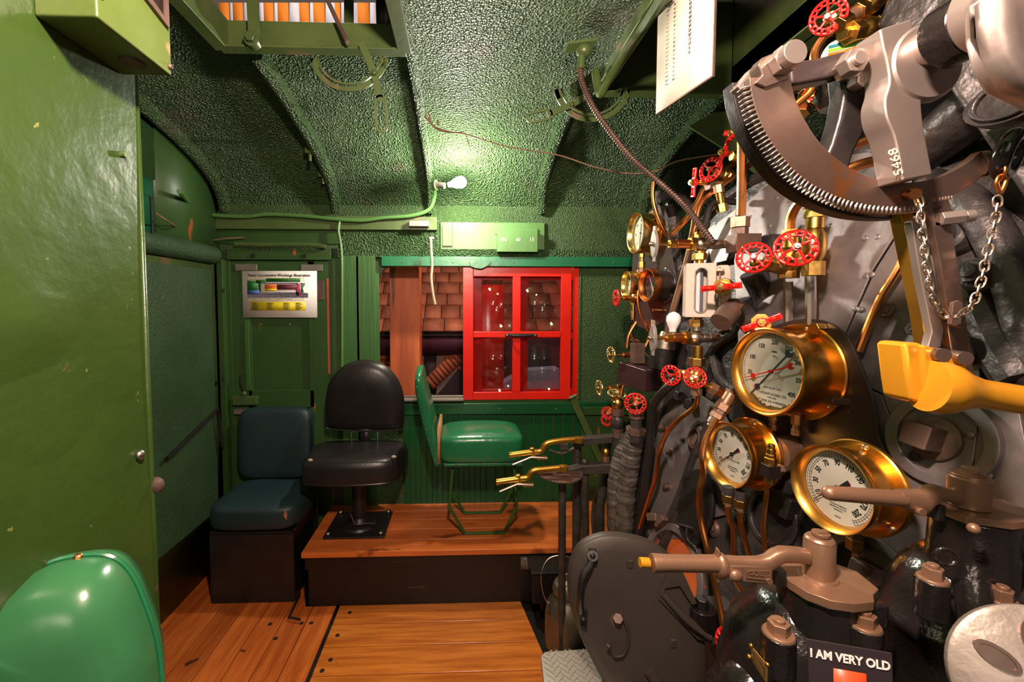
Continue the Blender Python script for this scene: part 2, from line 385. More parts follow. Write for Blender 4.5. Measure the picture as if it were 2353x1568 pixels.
# textured band and ledges above the window
def yb(name, m, px0, px1, py0, py1, d, par=wall, bev=.004, y=YW):
    a = aY(px0, py1, y - d); b = aY(px1, py0, y - d)
    return B().bb(a.x, b.x, y - d, y + .001, a.z, b.z).add(name, m, par, bevel=bev)
yb('ledge', 'olive_green', 470, 1004, 498, 526, .035)
yb('ledge', 'door_green', 470, 1004, 527, 560, .008)
yb('ledge', 'cork_green', 760, 1450, 574, 592, .028)
yb('panel', 'light_green', 1012, 1252, 512, 576, .018)
yb('panel', 'light_green', 1016, 1040, 516, 566, .03)
yb('panel', 'cork_green', 786, 1004, 531, 572, .014)
yb('rail', 'teal_green', 876, 1700, 592, 612, .042)
# drip tab of the rail over the sash
t = [aY(x, y, YW - .050) for x, y in ((1078, 600), (1082, 613), (1094, 617), (1106, 618), (1116, 614), (1126, 608), (1128, 600))]
B().prism(t, (0, .012, 0)).add('rail_tab', 'teal_green', wall, bevel=.002)
yb('sill', 'deep_green', 925, 1530, 924, 955, .03)
yb('sill_strip', 'plated_strip', 925, 1066, 917, 924, .045)
yb('track', 'plated_strip', 925, 1066, 908, 917, -.02, y=YW + .06)
for px, py in ((925, 602), (1040, 603), (1180, 603), (1410, 603), (1010, 940), (1148, 940), (1279, 940)):
    c = aY(px, py, YW - (.042 if py < 700 else .03)); B().cyl(c + V((0, .002, 0)), c + V((0, -.002, 0)), .0045, seg=10).add('screw', 'plated_strip', wall)
# upright boards left of the window
for a, b in ((790, 824), (825, 862)):
    yb('board', 'board_green', a, b, 588, 1170, .03)
yb('board', 'board_green', 862, 870, 600, 960, .012)
yb('post', 'door_green', 757, 789, 588, 1170, .014)
# tongue and groove boards under the sill
x = 930
while x < 1322:
    wd = random.choice((11, 12, 13, 14)) if x < 1110 else 22
    yb('slat', 'deep_green', x, x + wd - 1.6, 955, 1168, .012 + random.random() * .002, bev=.002); x += wd
yb('panel', 'door_green', 1322, 1420, 955, 1168, .010)
yb('ledge', 'door_green', 1340, 1470, 935, 955, .034)
# corner infill of the window opening (rounded upper corner)
p = [aY(868, 612, YW), aY(895, 612, YW), aY(883, 618, YW), aY(874, 630, YW), aY(869, 648, YW)]
B().prism(p, (0, .05, 0)).add('corner_plate', 'door_green', wall)
# diagonal brace right of the window
a, b = aY(1316, 915, YW - .06), aY(1388, 1075, YW - .06)
d = (b - a).normalized(); n = V((d.z, 0, -d.x)) * .022
B().prism([a - n, a + n, b + n, b - n], (0, .02, 0)).cyl(a - n * 1.2 + V((0, -.004, .008)), a + n * 1.2 + V((0, -.004, .008)), .012).add('brace', 'olive_green', wall, bevel=.002)
# roof: profile in Y-Z, swept along X, with two hatch openings
PROF = [(2.885, 1.95), (2.885, 2.25), (2.85, 2.34), (2.77, 2.425), (2.62, 2.50), (2.42, 2.56), (2.15, 2.615), (1.95, 2.645), (1.70, 2.665), (1.2, 2.68), (.9, 2.68), (.0, 2.66), (-.6, 2.6)]
def roofz(y):
    for (y1, z1), (y0, z0) in zip(PROF[1:], PROF[2:]):
        if y0 <= y <= y1: return z0 + (z1 - z0) * (y - y0) / (y1 - y0)
    return 2.6
H1 = (-.86, -.235, 1.0, 1.70); H2 = (.63, 1.20, .7, 1.95)
def sheet(b, x0, x1, prof, th=.03):
    n = max(1, int((x1 - x0) / .3))
    for lo in range(n):
        xa = x0 + (x1 - x0) * lo / n; xb = x0 + (x1 - x0) * (lo + 1) / n
        for (ya, za), (yb_, zb) in zip(prof, prof[1:]):
            vs = [b.bm.verts.new(p) for p in ((xa, ya, za), (xb, ya, za), (xb, yb_, zb), (xa, yb_, zb))]
            b.bm.faces.new(vs)
            vs2 = [b.bm.verts.new(p) for p in ((xa, ya + .03, za + th), (xb, ya + .03, za + th), (xb, yb_ + .03, zb + th), (xa, yb_ + .03, zb + th))]
            b.bm.faces.new(vs2[::-1])
def cut(y0, y1):
    q = [(y, z) for y, z in PROF if y0 < y < y1]
    pts = ([(y1, roofz(y1))] if y1 < 2.88 else []) + q + ([(y0, roofz(y0))] if y0 > -.59 else [])
    return pts
rf = B(); full = PROF
sheet(rf, -1.62, H1[0], full); sheet(rf, H1[1], H2[0], full); sheet(rf, H2[1], 1.95, cut(1.95, 3))
sheet(rf, H1[0], H1[1], cut(H1[3], 3)); sheet(rf, H1[0], H1[1], cut(-.7, H1[2]))
sheet(rf, H2[0], H2[1], cut(H2[3], 3)); sheet(rf, H2[0], H2[1], cut(-.7, H2[2]))
bmesh.ops.remove_doubles(rf.bm, verts=rf.bm.verts, dist=.0005)
ceil = st(rf.add('ceiling', 'cork_green', ang=60))
# ribs of the roof
def rib(x, wdt=.03, dep=.05, top=-.6, lim=None):
    out = [V((x, y, z)) for y, z in [(q.x, q.y) for q in catmull([V((y, z, 0)) for y, z in PROF[1:]], 4)]]
    out = [p for p in out if p.y > (lim or top)]
    b = B(); L = []
    for i, p in enumerate(out):
        t = (out[min(i + 1, len(out) - 1)] - out[max(i - 1, 0)]).normalized(); n = V((0, t.z, -t.y))
        if n.z > 0 or (abs(n.z) < .2 and n.y > 0): n = -n
        n = V((0, -abs(n.y), -abs(n.z)))
        q = p + n * dep
        L.append(b.loop([p + V((-wdt / 2, 0, .01)), q + V((-wdt / 2, 0, 0)), q + V((-wdt / 4, 0, 0)) + n * .006, q + V((wdt / 4, 0, 0)) + n * .006, q + V((wdt / 2, 0, 0)), p + V((wdt / 2, 0, .01))]))
    b.skin(L); return b.add('rib', 'cork_green', ceil)
rib(-.80, .05, .055, lim=1.71); rib(-.195, .034, .05); rib(.515, .05, .05, lim=1.98); rib(1.19, .05, .055, lim=1.96); rib(-1.5, .05, .05)
# hatch 1 frame
def hatch(Hh, beam_z0, beam_z1):
    x0, x1, y0, y1 = Hh; t = .03
    b = B(); b.bb(x0 - t, x1 + t, y1 - .004, y1 + .02, beam_z0, beam_z1).bb(x0 - t, x1 + t, y1 - .03, y1 + .02, beam_z0 - .004, beam_z0 + .006)
    b.add('hatch_beam', 'olive_green', ceil, bevel=.003)
    b = B(); b.bb(x0 - .02, x0, y0, y1, beam_z0, beam_z1).bb(x0 - .05, x0, y0, y1, beam_z0 - .004, beam_z0 + .004)
    b.add('hatch_side', 'olive_green', ceil, bevel=.002)
    b = B(); b.bb(x1, x1 + .02, y0, y1, beam_z0, beam_z1).bb(x1, x1 + .05, y0, y1, beam_z0 - .004, beam_z0 + .004)
    b.add('hatch_side', 'olive_green', ceil, bevel=.002)
    B().bb(x0 - t, x1 + t, y0 - .02, y0, beam_z0, beam_z1).add('hatch_beam', 'olive_green', ceil, bevel=.003)
hatch(H1, 2.595, 2.70); hatch(H2, 2.575, 2.98)
# lids of the two hatches, the first raised
o = B().box((-.55, 1.36, 2.88), (.78, .74, .02), Matrix.Rotation(rad(-5), 3, 'X')).add('roof_hatch_lid', 'satin_black'); tag(o, 'dark underside of raised roof hatch lid above the striped cloth', 'hatch lid')
o = B().box((.915, 1.33, 3.0), (.72, 1.35, .02)).add('roof_hatch_lid', 'door_green'); tag(o, 'closed green hatch lid behind the hanging speed table card', 'hatch lid')
B().bb(H2[1], 1.95, -.6, 1.95, 3.0, 3.03).bb(H2[1], 1.95, 1.94, 1.97, 2.6, 3.03).add('dark_void_panel', 'dark_wall', ceil)  # dark panel added so the gap beside the hatch reads black
B().prism([(H2[1] + .0, y, z) for y, z in ((1.95, 2.57), (.3, 2.57), (.3, 2.72), (1.95, 2.70))], (.012, 0, 0)).prism([(H2[1] - .05, 1.95, 2.57), (H2[1] + .07, 1.95, 2.57), (H2[1] + .07, .3, 2.57), (H2[1] - .05, .3, 2.57)], (0, 0, .008)).add('hatch_side_beam', 'olive_green', ceil, bevel=.002)
# dark edge plate right of hatch 1
a = aY(865, 92, 1.70)
B().bb(a.x, a.x + .07, 1.70, 1.71, 2.66, 2.9).add('hatch_stop', 'satin_black', ceil)
# the rear wall with post, textured sheet and rolled rail
XL = -1.55
wl = st(B().bb(XL - .05, XL, .9, 2.9, 0, 1.93).add('wall_left', 'olive_green'))
B().bb(XL, XL + .006, 2.12, 2.76, .35, 1.86).add('panel', 'partition_green', wl, bevel=.002)
B().bb(XL, XL + .012, 1.6, 2.13, 0, 1.86).add('post', 'door_green', wl, bevel=.002)
p0, p1 = V((XL + .01, 1.5, 1.955)), V((XL + .01, 2.80, 1.955))
B().lathe([(0, .055), (1.27, .055), (1.3, .03)], p0, p1 - p0, 20).add('rolled_rail', 'partition_green', wl)
B().bb(XL - .05, XL, .9, 2.3, 2.28, 2.7).bb(XL - .05, XL, 2.3, 2.9, 1.93, 2.7).add('upper_panel', 'door_green', wl)
B().bb(XL - .02, XL - .012, .9, 2.3, 1.95, 2.28).add('pane', 'teal_green', wl)
B().tube([V((XL + .05, 2.12, 1.97)), V((XL + .05, 2.12, 2.17)), V((XL + .05, 2.19, 2.17)), V((XL + .05, 2.19, 1.97))], .007, smooth=False).add('grab_handle', 'satin_black', wl)
pst = B().bb(-1.535, -1.50, 2.80, 2.87, 0, 1.93).bb(-1.50, -1.475, 2.845, 2.87, 0, 1.93)
pst = pst.add('corner_post', 'door_green', wl, bevel=.002)
bh = B()
for py in (668, 868): c = aX(513, py, -1.499); bh.cyl(c, c + V((.003, 0, 0)), .014, seg=14)
bh.add('bolt_hole', 'groove_dark', wl)
B().tube([V((XL + .04, 2.25, .86)), V((XL + .04, 2.72, 1.0)), V((XL + .04, 2.76, .75))], .011, smooth=False).add('grab_rail', 'satin_black', wl)
# door with poster
dr = thing('door_1', 'x', 'door', (aY(650, 1000, YW).x, YW, 0)); del dr['category'], dr['label']; dr['kind'] = 'structure'
def db(name, m, px0, px1, py0, py1, y0, d, bev=.003):
    a = aY(px0, py1, y0); b = aY(px1, py0, y0)
    return B().bb(a.x, b.x, y0, y0 + d, a.z, b.z).add(name, m, dr, bevel=bev)
db('lintel', 'door_green', 520, 760, 574, 597, YW - .035, .04)
lb = B()
for px in (582, 700): c = aY(px, 588, YW - .036); lb.cyl(c, c + V((0, -.006, 0)), .014, seg=12)
lb.add('bolt', 'satin_black', dr)
db('panel', 'door_green', 570, 725, 600, 1300, YW - .004, .004)
db('stile', 'door_green', 538, 572, 600, 1380, YW - .022, .022); db('stile', 'door_green', 722, 754, 600, 1380, YW - .022, .022)
db('stile', 'door_green', 572, 722, 600, 640, YW - .022, .022); db('stile', 'door_green', 572, 722, 897, 938, YW - .022, .022)
db('bead', 'board_green', 565, 571, 736, 897, YW - .03, .012); db('edge_strip', 'brick_red', 753.5, 755.5, 640, 860, YW - .024, .004)
db('hinge', 'plated_strip', 540, 590, 607, 622, YW - .028, .006); db('hinge', 'plated_strip', 691, 741, 608, 623, YW - .028, .006)
db('plate', 'rusty_iron', 729, 744, 645, 690, YW - .026, .004)
lt = db('latch', 'olive_green', 534, 588, 912, 932, YW - .06, .04)
db('catch', 'plated_strip', 536, 570, 941, 953, YW - .05, .03)
B().tube([aY(560, 912, YW - .04), aY(557, 895, YW - .05), aY(552, 880, YW - .06), aY(553, 862, YW - .06)], .006).add('latch_handle', 'satin_black', lt)
B().ball(aY(560, 905, YW - .045), .018, (1, .6, 1)).add('latch_boss', 'olive_green', lt)
# the sashes
def sash(name, label, m, px0, px1, py0, py1, y, st_w, mid_x, mid_y, d=.03, glass=True, top=None):
    a = aY(px0, py1, y); b = aY(px1, py0, y); k = y / 1000
    r = thing(name, label, 'window', (a.x, y, a.z)); r['kind'] = 'structure'
    if name.startswith('window'): del r['category']
    w_ = st_w * k
    tw = (top or st_w) * k
    B().bb(a.x, a.x + w_, y, y + d, a.z, b.z).add('stile', m, r, bevel=.003)
    B().bb(b.x - w_, b.x, y, y + d, a.z, b.z).add('stile', m, r, bevel=.003)
    B().bb(a.x + w_, b.x - w_, y + .001, y + d - .001, a.z, a.z + w_ * .75).add('rail', m, r, bevel=.003)
    B().bb(a.x + w_, b.x - w_, y + .001, y + d - .001, b.z - tw, b.z).add('rail', m, r, bevel=.003)
    mx, mz = aY(mid_x, mid_y, y).x, aY(mid_x, mid_y, y).z
    B().bb(mx - .027, mx + .027, y - .002, y + d - .004, a.z + w_ * .75, b.z - tw).add('mullion', m, r, bevel=.004)
    B().bb(a.x + w_, b.x - w_, y - .003, y + d - .006, mz - .02, mz + .02).add('crossbar', m, r, bevel=.004)
    if glass:
        X = [a.x + w_, mx, b.x - w_]; Z = [a.z + w_ * .7, mz, b.z - tw]
        for i in (0, 1):
            for j in (0, 1):
                B().bb(X[i], X[i + 1], y + d * .6, y + d * .6 + .003, Z[j], Z[j + 1]).add('pane', 'pane_glass', r)
    return r, mx, mz
s1, mx, mz = sash('window_1', 'x', 'red_paint', 1064, 1314, 612, 920, YW - .012, 24, 1187, 769)
hd = B(); a, b = aY(1161, 771, YW - .022), aY(1234, 771, YW - .022)
hd.bb(a.x, b.x, a.y - .006, a.y + .006, a.z - .011, a.z + .011)
hd.tube([a + V((.03, -.006, 0)), a + V((.05, -.03, 0)), b + V((-.05, -.03, 0)), b + V((-.03, -.006, 0))], .007)
hd.add('handle', 'satin_black', s1, bevel=.003)
for p in (a, b):
    c = p + V((.012 if p is a else -.012, -.006, 0)); B().cyl(c, c + V((0, -.004, 0)), .006, seg=10).add('screw', 'bright_steel', s1)
s2, _, _ = sash('window_2', 'x', 'red_paint', 1086, 1345, 622, 912, YW + .045, 22, 1204, 772, d=.025)
yb('jamb', 'red_paint', 1314, 1333, 614, 920, -.004)
yb('jamb_strip', 'door_green', 1330, 1336, 612, 920, .006)
# ------------------------------------------------------------------ OUTSIDE THE WINDOW
YO = 4.6
hs = thing('shingled_building', 'brick outbuilding with brown shingled eaves seen through the open cab window', 'building', aY(960, 900, YO))
a, b = aY(830, 900, YO), aY(1400, 765, YO)
B().bb(a.x - .3, b.x + .3, YO, YO + .1, a.z - 1.2, b.z + .1).add('wall', 'mortar', hs)
B().bb(a.x - .3, b.x + .3, YO - .10, YO, aY(960, 812, YO).z, aY(960, 765, YO).z).add('fascia', 'purple_wall', hs)
# sloping shingled roof: rows stepped back
row_py = [765, 736, 705, 678, 652, 630, 608, 590]
for i in range(len(row_py) - 1):
    y0 = YO - .14 + i * .13; z0 = aY(960, row_py[i], y0).z; z1 = aY(960, row_py[i + 1], y0 + .13).z
    x = aY(840, 700, y0).x - random.random() * .1; xe = aY(1345, 700, y0).x
    while x < xe:
        wd = random.uniform(.15, .27)
        B().prism([(x + .004, y0, z0 + .006), (x + wd - .004, y0, z0 + .006), (x + wd - .004, y0 + .15, z1 + .004), (x + .004, y0 + .15, z1 + .004)], (0, -.010, .022)).add('shingle', 'shingle_brown', hs)
        x += wd
B().prism([(a.x - .3, YO - .12, b.z - .01), (b.x + .3, YO - .12, b.z - .01), (b.x + .3, YO + .9, b.z + .86), (a.x - .3, YO + .9, b.z + .86)], (0, 0, -.02)).add('roof_deck', 'dark_wall', hs)
# bricks: courses left of the arch, then the sloping soldier course
def brick(pts, d=.03): B().prism(pts, (0, -d, 0)).add('brick', 'brick_red', hs)
for r, py in enumerate((815, 828, 841, 854)):
    x = 840 - 14 * (r % 2)
    while x < 1062:
        e = x + 30
        if x > 1008 or e < 985: 
            q = [aY(x, py, YO), aY(min(e, 1062) - 1.5, py, YO), aY(min(e, 1062) - 1.5, py + 11.5, YO), aY(x, py + 11.5, YO)]
            if not (py > 830 and x > 1008 and x < 1040): brick(q)
        x = e
nb = 11
for i in range(nb):
    t0, t1 = i / nb, (i + .86) / nb
    def pt(t, off): 
        x = 996 + 82 * t; y = 893 - 78 * t
        return aY(x - off * .62, y - off * .78, YO - .02)
    brick([pt(t0, 0), pt(t1, 0), pt(t1, 30), pt(t0, 30)], .04)
B().prism([aY(1000, 912, YO - .01), aY(1110, 912, YO - .01), aY(1110, 780, YO - .01), aY(1076, 822, YO - .01)], (0, -.02, 0)).add('archway', 'dark_wall', hs)
B().prism([aY(975, 905, YO - .01), aY(1003, 905, YO - .01), aY(1003, 812, YO - .01), aY(975, 812, YO - .01)], (0, -.02, 0)).add('opening', 'dark_wall', hs)
o = B().bb(aY(1085, 912, 4).x, aY(1158, 800, 4).x, 4, 4.05, -.25, aY(1085, 655, 4).z).add('red_panel', 'red_paint'); tag(o, 'red painted board outside behind the lower left window pane', 'panel')
o = B().prism([aY(1158, 905, 3.9), aY(1285, 905, 3.9), aY(1285, 848, 3.9), aY(1215, 852, 3.9), aY(1158, 880, 3.9)], (0, .2, 0)).add('white_block', 'white_block'); tag(o, 'pale block with sloping top outside behind the lower window panes', 'block')
o = B().bb(aY(1066, 912, 4.3).x, aY(1420, 800, 4.3).x, 4.3, 4.33, -.25, aY(1085, 775, 4.3).z).add('dark_screen', 'dark_wall'); tag(o, 'dark purple screen outside behind the lower window panes', 'screen')
# timber post
a, b = aY(897, 930, 3.15), aY(963, 600, 3.15)
o = B().bb(a.x, b.x, 3.15, 3.35, 0, b.z + .4).add('timber_post', 'timber', bevel=.006)
tag(o, 'thick reddish timber post with drying cracks standing outside the cab window', 'post')
o = B().bb(-3, 4, 3.0, 6, -.3, -.25).add('ground', 'dark_wall'); st(o)
# striped cloth over the hatch
cl = thing('striped_canopy', 'orange and white striped cloth hanging above the open roof hatch', 'canopy', aY(700, 50, 3.4))
xs = [505, 528, 537, 560, 575, 596, 608, 630, 640, 665, 690, 712, 722, 748, 772, 784, 824, 850, 866]
cols = ['orange_cloth', 'white_cloth']
for i in range(len(xs) - 1):
    sl = (xs[i] - 690) * -.02
    a, b, c, d = aY(xs[i], 100, 3.4), aY(xs[i + 1], 100, 3.4), aY(xs[i + 1] - 3, 6, 3.4), aY(xs[i] + 3 * (i % 2) - 3, 6, 3.4)
    c.z = d.z = (c.z + d.z) / 2
    B().prism([a, b, c, d], (0, .008, 0)).add('stripe', cols[i % 2], cl)
# ------------------------------------------------------------------ PLATFORM AND STEP
plf = thing('seat_platform', 'raised varnished wooden platform with black riser carrying the seats', 'platform', (.3, 2.6, 0))
XP0, YP, ZP = -.862, 2.32, .316
yy = [2.30, 2.415, 2.53, 2.65, 2.76, 2.866]
for i in range(5):
    B().bb(XP0, 1.25, yy[i], yy[i + 1] - .0015, ZP - .03, ZP).add('plank', 'platform_wood', plf, bevel=.002)
B().bb(XP0 + .01, 1.25, YP, YP + .02, .21, ZP - .03).add('upper_riser', 'black_step', plf, bevel=.003)
rs = B().bb(XP0 + .01, .50, YP + .003, YP + .03, 0, .21).bb(XP0 + .01, XP0 + .03, YP + .003, 2.866, 0, ZP - .03).add('riser', 'black_step', plf, bevel=.002)
for i in range(9):
    c = aY(715 + i * 51, 1327 - i * .8, YP + .003); B().ball(c, .006, (1, .6, 1)).add('rivet', 'satin_black', plf)
a, b = aY(1196, 1305, 2.318), aY(1300, 1277, 2.318); B().bb(a.x, b.x, 2.300, 2.32, a.z, b.z).add('worn_plate', 'worn_edge', plf)
sb = thing('step_box', 'black steel step box against the platform beside the milk can', 'box', (aY(1260, 1390, 2.2).x, 2.2, 0))
a, b = aY(1224, 1390, 2.16), aY(1330, 1318, 2.16)
B().bb(a.x, b.x, 2.16, 2.3, a.z, b.z).add('body', 'black_step', sb, bevel=.004)
B().bb(a.x - .01, b.x + .01, 2.15, 2.3, b.z, b.z + .012).add('lid', 'black_step', sb, bevel=.003)
B().bb(a.x + .05, a.x + .08, 2.2, 2.26, 0, a.z).bb(b.x - .08, b.x - .05, 2.2, 2.26, 0, a.z).add('bracket', 'black_step', sb)
# ------------------------------------------------------------------ LEFT LOCKER
lk = thing('steel_locker', 'tall glossy green steel locker with dents and paint chips', 'locker', (-.8, .4, 0))
b = B(); n = 24; XK = -.60
# side facing the cab: gently dented sheet
g = []
for i in range(41):
    row = []
    for j in range(61):
        y = -.2 + 1.05 * i / 40; z = 2.5 * j / 60
        dent = .012 * math.exp(-((y - .63) / .05) ** 2 - ((z - 1.62) / .05) ** 2) - .010 * math.exp(-((y - .64) / .10) ** 2 - ((z - 1.50) / .10) ** 2) + .004 * math.sin(9 * y + 2 * z) * math.sin(5 * z) * .5
        row.append(b.bm.verts.new((XK + dent, y, z)))
    g.append(row)
for i in range(40):
    for j in range(60): b.bm.faces.new((g[i][j], g[i + 1][j], g[i + 1][j + 1], g[i][j + 1]))
b.add('side_panel', 'locker_green', lk)
B().bb(-1.1, XK - .004, -.2, .842, 0, 2.5).add('carcass', 'locker_green', lk, bevel=.003)
B().tube([(XK - .002, .85, 0), (XK - .002, .85, 2.5)], .005, smooth=False).add('rolled_edge', 'locker_green', lk)
for (px, py, k) in ((279, 356, 'cut_bolt'), (318, 1046, 'round_screw')):
    c = aX(px, py, XK)
    if k == 'cut_bolt': B().cyl(c, c + V((.009, 0, 0)), .0055, seg=12).add(k, 'olive_green', lk)
    else: B().ball(c + V((.004, 0, 0)), .009, (.7, 1, 1)).add(k, 'bright_steel', lk)
c = aY(388, 1095, .9); B().lathe([(0, .008), (.004, .014), (.012, .016), (.018, .012)], (c.x + .004, .846, c.z), (0, 1, 0)).add('latch_knob', 'rusty_iron', lk)
# lamp box on the locker
lb = thing('lamp_box', 'olive green sheet metal box with dark window fixed high on the locker', 'box', (-.55, .74, 2.06))
x0, x1 = XK, -.513; y0, y1 = .655, .815; z0, z1 = 2.055, 2.32
B().bb(x0, x1, y0, y1, z0, z1).add('body', 'box_green', lb, bevel=.004)
fr = B(); fr.ring([(x1, y0 + .03, 2.16), (x1, y1 - .012, 2.13), (x1, y1 - .012, 2.30), (x1, y0 + .03, 2.30)], [(x1, y0 + .042, 2.172), (x1, y1 - .022, 2.142), (x1, y1 - .022, 2.29), (x1, y0 + .042, 2.29)], (.006, 0, 0))
fr.add('window_frame', 'rusty_iron', lb)
B().prism([(x1 + .001, y0 + .042, 2.172), (x1 + .001, y1 - .022, 2.142), (x1 + .001, y1 - .022, 2.29), (x1 + .001, y0 + .042, 2.29)], (.002, 0, 0)).add('window_glass', 'dark_glass', lb)
for y, z in ((y0 + .006, 2.09), (y1 - .008, 2.068), (y1 - .010, 2.26)): B().ball((x1 + .001, y, z), .005).add('screw', 'rusty_iron', lb)
B().cyl((x0 + .004, y0 - .006, 2.115), (x0 + .035, y0 - .006, 2.115), .009).ball((x0 + .035, y0 - .006, 2.115), .011).add('hinge_knuckle', 'box_green', lb)
B().cyl((x0 + .05, .77, z0 - .004), (x0 + .05, .77, z0 + .001), .018).add('vent', 'rusty_iron', lb)
# ------------------------------------------------------------------ SEATS
# foreground green chair back
gc = thing('upholstered_chair', 'bright green vinyl chair back rising in front of the green locker', 'chair', (-.52, .52, 0))
pts = [(-160, 1470), (-60, 1402), (60, 1332), (130, 1310), (200, 1304), (245, 1318), (282, 1360), (312, 1430), (335, 1500), (348, 1580), (352, 1700), (340, 1850), (150, 1890), (-160, 1890)]
pc = aY(170, 1500, .60); nrm = V((.35, -1, .12)).normalized()
ol = catmull([aP(x, y, pc, nrm) for x, y in pts], 5, True); ctr = sum(ol, V()) / len(ol)
b = B(); L = []
for s_, off in ((.25, .050), (.55, .046), (.78, .034), (.92, .012), (1, -.020), (.985, -.040)):
    L.append(b.loop([ctr + (p - ctr) * s_ + nrm * off for p in ol]))
b.skin(L); b.add('backrest', 'green_leather_big', gc, ang=75)
b = B(); b.skin([b.loop([ctr + (p - ctr) * s_ - nrm * off for p in ol]) for s_, off in ((.985, .043), (1, .058), (.93, .085), (.5, .095))]); b.add('back_pad', 'green_leather_big', gc, ang=75)
b = B(); b.tube([ctr + (p - ctr) * 1.0 - nrm * .0415 for p in ol], .004, 6, closed=True, smooth=False); b.add('piping', 'green_leather', gc)
c0 = ctr + V((-.22, -.02, -.30)); B().cushion((c0.x, c0.y - .13, .52), (.46, .46, .12)).add('seat', 'green_leather_big', gc)
for sx in (-.16, .16):
    for sy in (-.16, .16): B().cyl((c0.x + sx, c0.y - .13 + sy, 0), (c0.x + sx, c0.y - .13 + sy, .48), .014).add('leg', 'green_tube', gc)
for sx in (-.14, -.02): B().tube([(c0.x + sx, c0.y + .02, .5), (c0.x + sx, c0.y + .08, .62), (ctr.x + sx, ctr.y + .08, ctr.z)], .01).add('upright', 'green_tube', gc)
B().ball(aP(148, 1311, pc, nrm) - nrm * .04, .007).add('rivet', 'copper', gc)
# blue seat box
bs = thing('box_seat', 'dark blue-green vinyl seat on a scuffed black box beside the door', 'seat', (-1.16, 2.5, 0))
B().bb(-1.385, -.925, 2.37, 2.70, 0, .40).add('box', 'black_step', bs, bevel=.004)
B().bb(-1.38, -.93, 2.365, 2.371, .0, .385).add('front_panel', 'satin_black', bs, bevel=.002)
B().cushion((-1.155, 2.56, .475), (.50, .43, .155), p=5, crown=.012).add('seat_cushion', 'blue_leather', bs)
B().cushion((-1.19, 2.80, .765), (.46, .10, .45), Matrix.Rotation(rad(-4), 3, 'X'), p=6).add('backrest', 'blue_leather', bs)
B().prism([aY(651, 1186, 2.343), aY(655, 1172, 2.343), aY(660, 1183, 2.343), aY(658, 1196, 2.343)], (0, .004, 0)).add('torn_patch', 'brown_foam', bs)
B().tube([(-.915, 2.36, .415), (-.915, 2.72, .43), (-.915, 2.72, .02)], .008, smooth=False).tube([aY(690, 1362, 2.38), aY(664, 1418, 2.22), aY(690, 1424, 2.2)], .006, smooth=False).add('side_strap', 'satin_black', bs)
# black pedestal stool
bk = thing('pedestal_seat', 'black vinyl swivel seat with rounded back on a bolted steel pedestal', 'seat', (-.62, 2.58, ZP))
B().bb(-.79, -.44, 2.43, 2.74, ZP, ZP + .012).add('base_plate', 'satin_black', bk, bevel=.003)
B().lathe([(0, .11), (.012, .10), (.02, .06), (.05, .045)], (-.615, 2.58, ZP + .012)).add('flange', 'satin_black', bk)
for x in (-.765, -.465):
    for y in (2.455, 2.715): B().nut((x, y, ZP + .01), (x, y, ZP + .03), .014).add('bolt', 'steel', bk)
B().cyl((-.615, 2.58, ZP + .05), (-.615, 2.58, .67), .04).add('column', 'satin_black', bk)
B().tube([(-.66, 2.55, ZP + .09), (-.62, 2.50, ZP + .05), (-.56, 2.49, ZP + .06), (-.50, 2.47, ZP + .07)], .004).add('chain_wire', 'steel', bk)
# seat: rounded front, worn corners
o_ = [(-.87, 2.74), (-.89, 2.50), (-.885, 2.40), (-.84, 2.355), (-.66, 2.335), (-.45, 2.35), (-.37, 2.40), (-.35, 2.50), (-.375, 2.74)]
ol = catmull([V((x, y, 0)) for x, y in o_], 5, True); ctr = sum(ol, V()) / len(ol)
b = B(); b.skin([b.loop([ctr + (p - ctr) * s_ + V((0, 0, z)) for p in ol]) for s_, z in ((.88, .655), (.985, .66), (1.0, .70), (.995, .75), (.96, .782), (.86, .795), (.6, .80), (.25, .802))]); b.add('seat_cushion', 'black_leather', bk, ang=60)
b = B(); b.tube([ctr + (p - ctr) * 1.0 + V((0, 0, .668)) for p in ol], .004, 6, closed=True, smooth=False).add('piping', 'black_leather', bk)
for p in ((713, 1058, 2.375), (905, 1050, 2.40)): B().ball(aY(*p), .010, (1.4, .6, .8)).add('torn_patch', 'leather_wear', bk)
pts = [(748, 975), (748, 925), (757, 880), (785, 846), (820, 831), (858, 831), (890, 846), (916, 880), (927, 925), (925, 978), (915, 989), (836, 992), (758, 988)]
ol = catmull([aY(x, y, 2.68) for x, y in pts], 5, True); ctr = sum(ol, V()) / len(ol)
b = B(); b.skin([b.loop([ctr + (p - ctr) * s_ + V((0, o2 - .05 * (p.z - ctr.z), 0)) for p in ol]) for s_, o2 in ((.3, -.035), (.75, -.028), (.93, -.012), (1, .015), (1, .045), (.93, .06), (.4, .07))]); b.add('backrest', 'black_leather', bk, ang=60)
b = B(); b.tube([ctr + (p - ctr) * 1.0 + V((0, .012, 0)) for p in ol], .0045, 6, closed=True, smooth=False).add('piping', 'black_leather', bk)
a = aY(808, 1025, 2.70); c = aY(868, 1025, 2.70)
B().tube([V((a.x, 2.70, .79)), V((a.x, 2.70, .86)), V((c.x, 2.70, .86)), V((c.x, 2.70, .79))], .006, smooth=False).add('back_bracket', 'steel', bk)
B().box(((a.x + c.x) / 2, 2.70, .872), (.10, .03, .02)).bb((a.x + c.x) / 2 - .03, (a.x + c.x) / 2 + .03, 2.72, 2.735, .75, .95).add('hinge', 'steel', bk)
